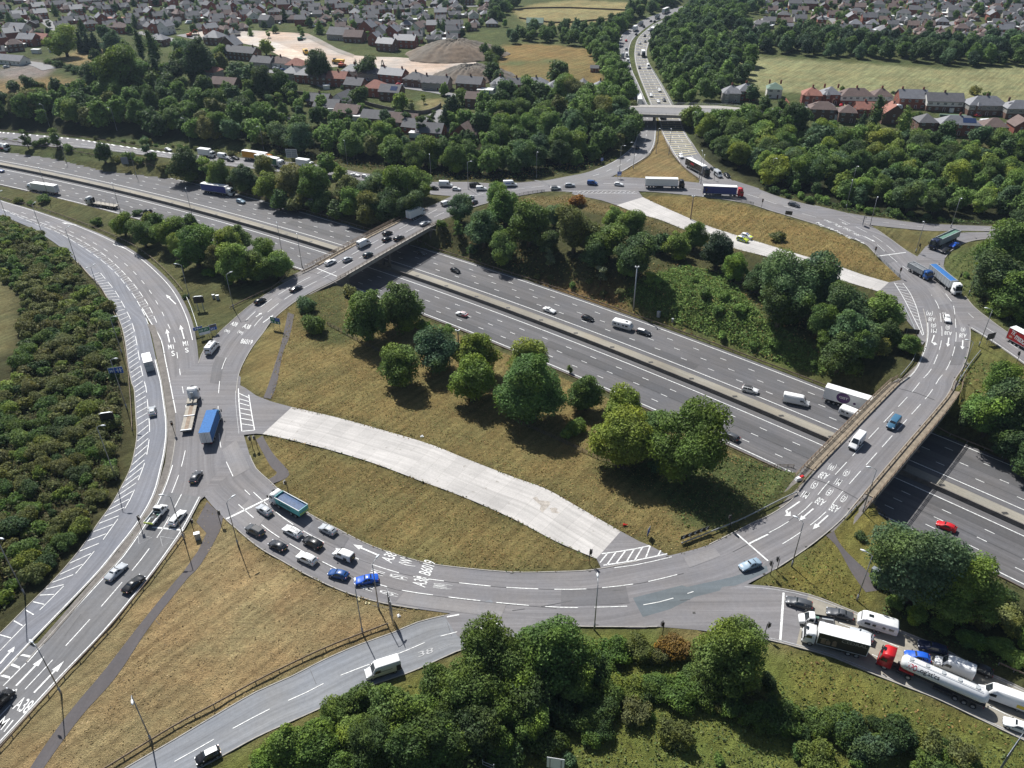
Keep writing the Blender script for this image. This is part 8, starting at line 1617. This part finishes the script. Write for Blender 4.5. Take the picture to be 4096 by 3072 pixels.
        for x, s in ((-.2, 1.1), (.8, .8), (1.6, 1.2)): b.face([(x, 1.295, 1.5), (x+.7, 1.295, 1.5), (x+.7, 1.295, 1.5+s), (x+.35, 1.295, 1.8+s), (x, 1.295, 1.5+s)][::-1], 'steel_rust')
        b.build('picture', o)
    elif 'with red cab in the nearest' in lb:
        for tx, x0, x1, m in (('XPO', 2.5, 4.0, 'letter_red'), ('Logistics', -.9, 2.45, 'letter_dark')):
            b = MB(); letters(b, tx, np.array((x1, 0, 0.)), np.array((x0, 0, 0.)), np.array((x1, 0, .95)), m, bold=.02); b.v = [(p[0], 1.215*math.cos(.02+p[2]*.95), 2.53+1.215*math.sin(.02+p[2]*.95)) for p in b.v]; b.build('lettering', o)
    elif 'tall red' in lb:
        a = MB(); letters(a, 'TK', np.array((-7.4, -1.30, 3.1)), np.array((-6.0, -1.30, 2.9)), np.array((-7.1, -1.30, 4.3)), 'trailer_white', bold=.03); letters(a, 'maxx', np.array((-5.9, -1.30, 2.2)), np.array((-2.2, -1.30, 1.6)), np.array((-5.6, -1.30, 3.5)), 'trailer_white', bold=.03); a.build('lettering', o)
        b = MB(); b.face([(-7.0+.75*math.cos(t), -1.295, 2.2+.6*math.sin(t)) for t in np.linspace(0, 6.2832, 25)[:-1]], 'machine_red'); b.build('badge', o); side_text('60%', -7.4, -6.6, -1.31, 1.95, 2.45, 'trailer_white')
    elif 'black curtain' in lb:
        side_text('eddie', -4.5, -2.6, -1.30, 2.3, 3.1, 'letter_red') if False else None
        b = MB()
        for i in range(9):
            x = -7.5+i*1.35
            for j in range(3):
                if (i*3+j*5) % 4: b.face([(x, -1.295, 1.5+j*.85), (x+1.05, -1.295, 1.5+j*.85), (x+1.05, -1.295, 1.62+j*.85), (x, -1.295, 1.62+j*.85)], 'letter_grey'); b.face([(x, -1.295, 1.5+j*.85), (x+.12, -1.295, 1.5+j*.85), (x+.12, -1.295, 2.1+j*.85), (x, -1.295, 2.1+j*.85)], 'letter_grey')
        b.box((-2.6, -1.30, 3.0), (2.6, .01, .75), 'letter_red'); b.build('lettering', o)
    elif lb.startswith('teal tipper'):
        side_text('Lomas', -2.2, 1.2, 1.31, 1.7, 2.35, 'letter_dark', 1); b = MB()
        for i in range(6): b.face([(-4.86, -1.2+i*.4, 1.35), (-4.86, -1.0+i*.4, 1.35), (-4.86, -.8+i*.4, 1.85), (-4.86, -1.0+i*.4, 1.85)][::-1], 'hi_vis')
        b.build('warning_stripes', o)
    elif 'yellow patch' in lb:
        b = MB(); b.box((-2.6, 1.0, 1.15), (1.2, .03, .7), 'plate_yellow'); b.build('patch', o); side_text('Brandt', -1.2, 1.0, 1.0, 1.5, 1.85, 'letter_dark', 1) if False else None
    elif 'dark rear corner' in lb:
        b = MB(); b.box((-2.55, 1.0, 1.2), (.75, .03, 1.3), 'letter_dark'); b.box((-2.97, 0, 1.4), (.04, 1.7, 1.9), 'letter_dark'); b.box((-.5, .985, 1.45), (2.0, .03, .12), 'letter_grey'); b.build('dark_panel', o)
    elif 'black patches' in lb: b = MB(); b.box((-1.0, .905, .8), (.8, .03, .7), 'letter_dark'); b.box((-2.21, 0, 1.1), (.04, 1.5, 1.2), 'letter_dark'); b.build('dark_panel', o)
    elif 'black roof' in lb or 'dark roof' in lb: b = MB(); b.face([(.36, -.56, 1.625), (.36, .56, 1.625), (-.8, .56, 1.68), (-.8, -.56, 1.68)][::-1], 'car_trim'); b.face([(-.8, -.56, 1.68), (-.8, .56, 1.68), (-1.8, .54, 1.605), (-1.8, -.54, 1.605)][::-1], 'car_trim'); b.build('roof_panel', o)
    elif 'white roof' in lb or 'pale roof' in lb: b = MB(); q_ = CARS[v[0]][1]; b.faces([(s[0], y*s[4]*.86, s[5]+.016) for s in q_[4:7] for y in (-1, 1)], [(0, 2, 3, 1), (2, 4, 5, 3)], 'trailer_white'); b.build('roof_panel', o)
    elif 'checked' in lb or 'yellow bonnet' in lb:
        if 'behind' not in lb:
            b = MB()
            for i in range(5):
                for j in range(2):
                    if (i+j) % 2: b.face([(1.6-i*.72, -.945, .5+j*.28), (.88-i*.72, -.945, .5+j*.28), (.88-i*.72, -.945, .78+j*.28), (1.6-i*.72, -.945, .78+j*.28)][::-1], 'sign_blue')
            b.face([(.36, -.54, 1.625), (.36, .54, 1.625), (-1.8, .52, 1.70), (-1.8, -.52, 1.70)][::-1], 'trailer_white'); b.build('checks', o)
        else: b = MB(); b.face([(2.1, -.6, .97), (2.1, .6, .97), (1.1, .62, 1.16), (1.1, -.62, 1.16)][::-1], 'hi_vis'); b.build('bonnet_panel', o)
        b = MB(); b.box((-.1, 0, 1.74), (.3, 1.1, .12), 'sign_blue'); b.build('light_bar', o)
    elif 'striped roof' in lb:
        b = MB(); q_ = CARS['hatchback'][1]
        for y in (-.42, -.15, .12, .39): b.faces([(s[0], y+k, s[5]+.03) for s in q_[4:7] for k in (-.06, .06)], [(0, 2, 3, 1), (2, 4, 5, 3)], 'lamp_red' if y in (-.15, .39) else 'trailer_white')
        b.build('roof_stripes', o); b = MB(); b.box((-1.2, .88, .66), (1.5, .03, .42), 'curtain_red'); b.box((-2.0, 0, .72), (.12, 1.6, .4), 'curtain_red'); b.build('red_panel', o)
    elif 'dark lettering on its roof' in lb: b = MB(); letters(b, 'HIGHWAYS', np.array((-1.7, -.3, 1.475)), np.array((.2, -.3, 1.475)), np.array((-1.7, .3, 1.475)), 'letter_dark'); b.build('lettering', o)
    elif 'black and white van' in lb:
        b = MB()
        for i in range(7): b.face([(2.0-i*.7, 1.0, .6), (1.7-i*.7, 1.0, .6), (1.4-i*.7, .99, 1.5), (1.7-i*.7, .99, 1.5)], 'trailer_white')
        b.build('stripes', o)
    elif 'blue lettering' in lb: b = MB(); b.box((-1.0, -1.0, 1.6), (2.2, .03, .35), 'sign_blue'); b.build('lettering', o)
# the main road beyond the local bridge, and cars parked in the village
FARV = """suv_car,w,1421,193,1428,202;suv_car,w,1403,204,1409,213;hatchback,w,1419,217,1425,226;hatchback,g,1432,214,1437,223;white_artic,k,1382,232,1378,214;dark_box_lorry,w,1371,203,1364,187;panel_van,w,1398,142,1402,152;small_car,g,1380,145,1382,151;box_lorry,k,1387,117,1391,127;small_car,g,1379,116,1380,122;hatchback,g,1394,88,1393,94;small_car,s,1383,92,1381,98;small_car,k,1394,76,1391,82;hatchback,s,1404,64,1400,69;dark_box_lorry,k,1413,66,1405,76;hatchback,r,1352,92,1353,87;hatchback,d,1372,78,1376,73;small_car,d,1388,62,1394,57;box_lorry,w,1368,70,1376,63;dark_tipper_lorry,k,1378,60,1390,50;hatchback,k,1403,49,1409,45;small_car,k,1411,50,1417,46;dark_tipper_lorry,k,1415,44,1424,37;green_artic,w,1430,32,1446,24;suv_car,s,1353,110,1353,105;panel_van,w,1354,126,1353,117;panel_van,w,1357,139,1355,130;flatbed_lorry,s,1347,141,1344,120;hatchback,k,1362,153,1359,147;box_lorry,w,1343,154,1339,144;small_car,w,1353,156,1350,150"""
for n, q in enumerate(sorted(FARV.split(';'), key=lambda q: -float(q.split(',')[3]))):
    v = q.split(','); k = v[0].replace('_', ' '); veh(v[0], v[1], *map(float, v[2:]), f"small {dict(w='white', k='black', g='grey', s='silver', r='red', d='dark')[v[1]]} {k} on the far main road, {ordinal(n+1)} from the local bridge", None, True)
TOWN = """1,0,1330,1030,1390,1020,hatchback,k,black car at the kerb of the cul de sac;1,0,1490,1115,1560,1095,hatchback,r,red car with pale roof on a bungalow drive;1,0,740,940,800,935,panel_van,w,white van on the drive of the white gabled bungalow;1,0,700,925,725,915,hatchback,k,black car beside the white van on the drive;3,0,1810,1080,1945,1070,long_van,w,white lettered van parked on the right street;3,0,1780,1010,1840,1005,hatchback,r,red car on the slate pair's drive;3,0,2140,1090,2040,1080,suv_car,k,black off roader parked on the right street;3,0,800,935,845,938,suv_car,w,white car before the wide brown roofed pair;3,0,620,935,640,905,hatchback,r,dark red car between two red brick houses;3,0,1070,950,1135,945,caravan,w,white caravan before the orange brick house;3,0,1085,985,1140,990,panel_van,w,white van at the kerb before the orange brick house;3,0,1020,955,1060,950,hatchback,s,silver car beside the parked caravan;3,0,530,915,560,925,hatchback,s,silver car before the twin chimneyed house;1,0,1920,825,1945,815,hatchback,r,bright red car beside the garages;1,0,65,605,110,610,hatchback,k,black car before the dark bungalow row;1,0,150,600,190,598,hatchback,s,silver car before the brown hipped bungalow;1,0,215,615,250,612,small_car,b,blue car before the brown hipped bungalow;1,0,925,700,960,705,hatchback,w,white car between slate houses;1,0,1040,725,1075,720,suv_car,b,blue car beside the slate gabled pair;1,0,1220,740,1255,738,hatchback,r,red car before the wide slate brick house;1,0,1255,745,1310,745,estate_car,s,silver estate on the street below the slate houses;0,0,35,590,80,580,hatchback,s,silver car on the gravel yard at the left;2,0,1900,900,1930,895,hatchback,g,grey car beside the house nearest the local bridge;1,0,250,1040,330,1045,hatchback,d,dark car hidden below the wood edge bungalows"""
for q in TOWN.split(';'):
    v = q.split(','); a, b_ = tl(int(v[0]), int(v[1]), float(v[2]), float(v[3])), tl(int(v[0]), int(v[1]), float(v[4]), float(v[5])); veh(v[6], v[7], *a, *b_, v[8])
# small white things between the far houses: parked cars and vans
r = random.Random(77); k_ = 0
for where, q, p, a, i in FAR:
    if r.random() < .42 and 0 < q[0] < 2212 and q[1] > 2 and k_ < 110:
        k_ += 1; kd = r.choice(('hatchback', 'hatchback', 'suv_car', 'panel_van', 'estate_car', 'small_car')); tn = r.choice('wwwwssgkbr'); u = r.uniform(-9, 9); x, y = p[0]+math.cos(a)*u+math.sin(a)*8.5, p[1]+math.sin(a)*u-math.cos(a)*8.5
        s = FIRST[kd]; body = next(c for c in s.children if c.name.split('.')[0] == 'body'); o = link('parked_van' if 'van' in kd else 'parked_car', body.data); o.location = (x, y, float(hf(x, y))+.05); o.rotation_euler = (0, 0, a+r.choice((0, 1.57))); o.color = (*TONE[tn], 1); o['category'] = 'van' if 'van' in kd else 'car'; o['group'] = 'cars parked in the far village'; o['label'] = f"tiny parked {dict(w='white', s='silver', g='grey', k='black', b='blue', r='red')[tn]} {kd.replace('_', ' ')} in the {where} estate, {ordinal(k_)} in depth"
# machines on the building site
def machine(px, py, rz, label, m, kind):
    t = thing({'dump': 'dump_truck', 'dig': 'excavator', 'doz': 'bulldozer'}[kind], label, 'site machine', tuple(hit(px, py)), rz)
    if kind == 'dump':
        b = MB(); b.box((-1.2, 0, 2.3), (5.2, 3.0, 1.6), m, 0, 1.12); b.build('dump_body', t); b = MB(); b.box((3.0, 0, 1.9), (2.4, 2.4, 1.4), m); b.box((2.6, 0, 3.0), (1.5, 1.8, 1.2), 'car_glass'); b.build('cab', t)
        for x in (3.0, -.6, -2.4):
            for sd in (-1, 1): wheel(t, x, sd*1.35, .85, .6)
    else:
        for sd in (-1, 1): b = MB(); b.loft([[(x, sd*1.2+dy, z) for dy, z in ((-.3, 0), (.3, 0), (.3, .9), (-.3, .9))] for x in (-2, 2)], 'chassis'); b.build('track', t)
        b = MB(); b.box((-.4, 0, 1.7), (3.2, 2.5, 1.3), m); b.build('engine_cover', t); b = MB(); b.box((.9, .6, 2.3), (1.4, 1.2, 1.7), m); b.box((.95, .6, 2.5), (1.5, 1.25, .9), 'car_glass'); b.build('cab', t)
        if kind == 'dig':
            b = MB(); b.tube([(1.2, -.4, 1.8), (4.2, -.4, 5.2), (6.6, -.4, 4.2)], [.35, .3, .25], m, 6); b.tube([(6.6, -.4, 4.2), (7.0, -.4, 1.8)], .22, m, 6); b.build('boom', t); b = MB(); b.box((7.0, -.4, 1.2), (1.1, 1.2, 1.0), 'chassis', 0, .8); b.build('bucket', t)
        else: b = MB(); b.box((2.9, 0, .8), (.25, 3.6, 1.3), m); b.build('blade', t)
machine(*H1(715, 555), 2.8, 'yellow dump truck on the building site behind the round tree', 'machine_yellow', 'dump'); machine(*H1(740, 580), 1.2, 'red and white digger in front of the yellow dump truck', 'machine_red', 'doz'); machine(*H1(432, 470), -1.2, 'orange dump truck on pale earth, farther left', 'machine_yellow', 'dump'); machine(*H1(385, 350), .4, 'green bulldozer far out on the pale earth', 'curtain_green', 'doz'); machine(*H1(1695, 500), -1.4, 'yellow bulldozer at the foot of the large spoil heap', 'machine_yellow', 'doz'); machine(*H1(1110, 605), 2.0, 'dark excavator behind the slate houses', 'chassis', 'dig'); machine(*H0(1640, 320), .2, 'red excavator with raised boom beside the pale road', 'machine_red', 'dig')
# ------------------------------------------------------------------ the summer air
def haze():
    m = bpy.data.materials.new('haze'); m.use_nodes = True; n = m.node_tree.nodes; n.remove(n['Principled BSDF']); v = n.new('ShaderNodeVolumePrincipled')
    v.inputs['Color'].default_value = (.62, .78, 1, 1); v.inputs['Density'].default_value = .00006; v.inputs['Anisotropy'].default_value = .2; m.node_tree.links.new(v.outputs[0], n['Material Output'].inputs['Volume'])
    MATS['haze'] = m; b = MB(); b.box((0, 1600, 52), (5400, 4000, 132), 'haze'); b.build('haze', kind='stuff')
haze(); SC.cycles.volume_bounces = 0
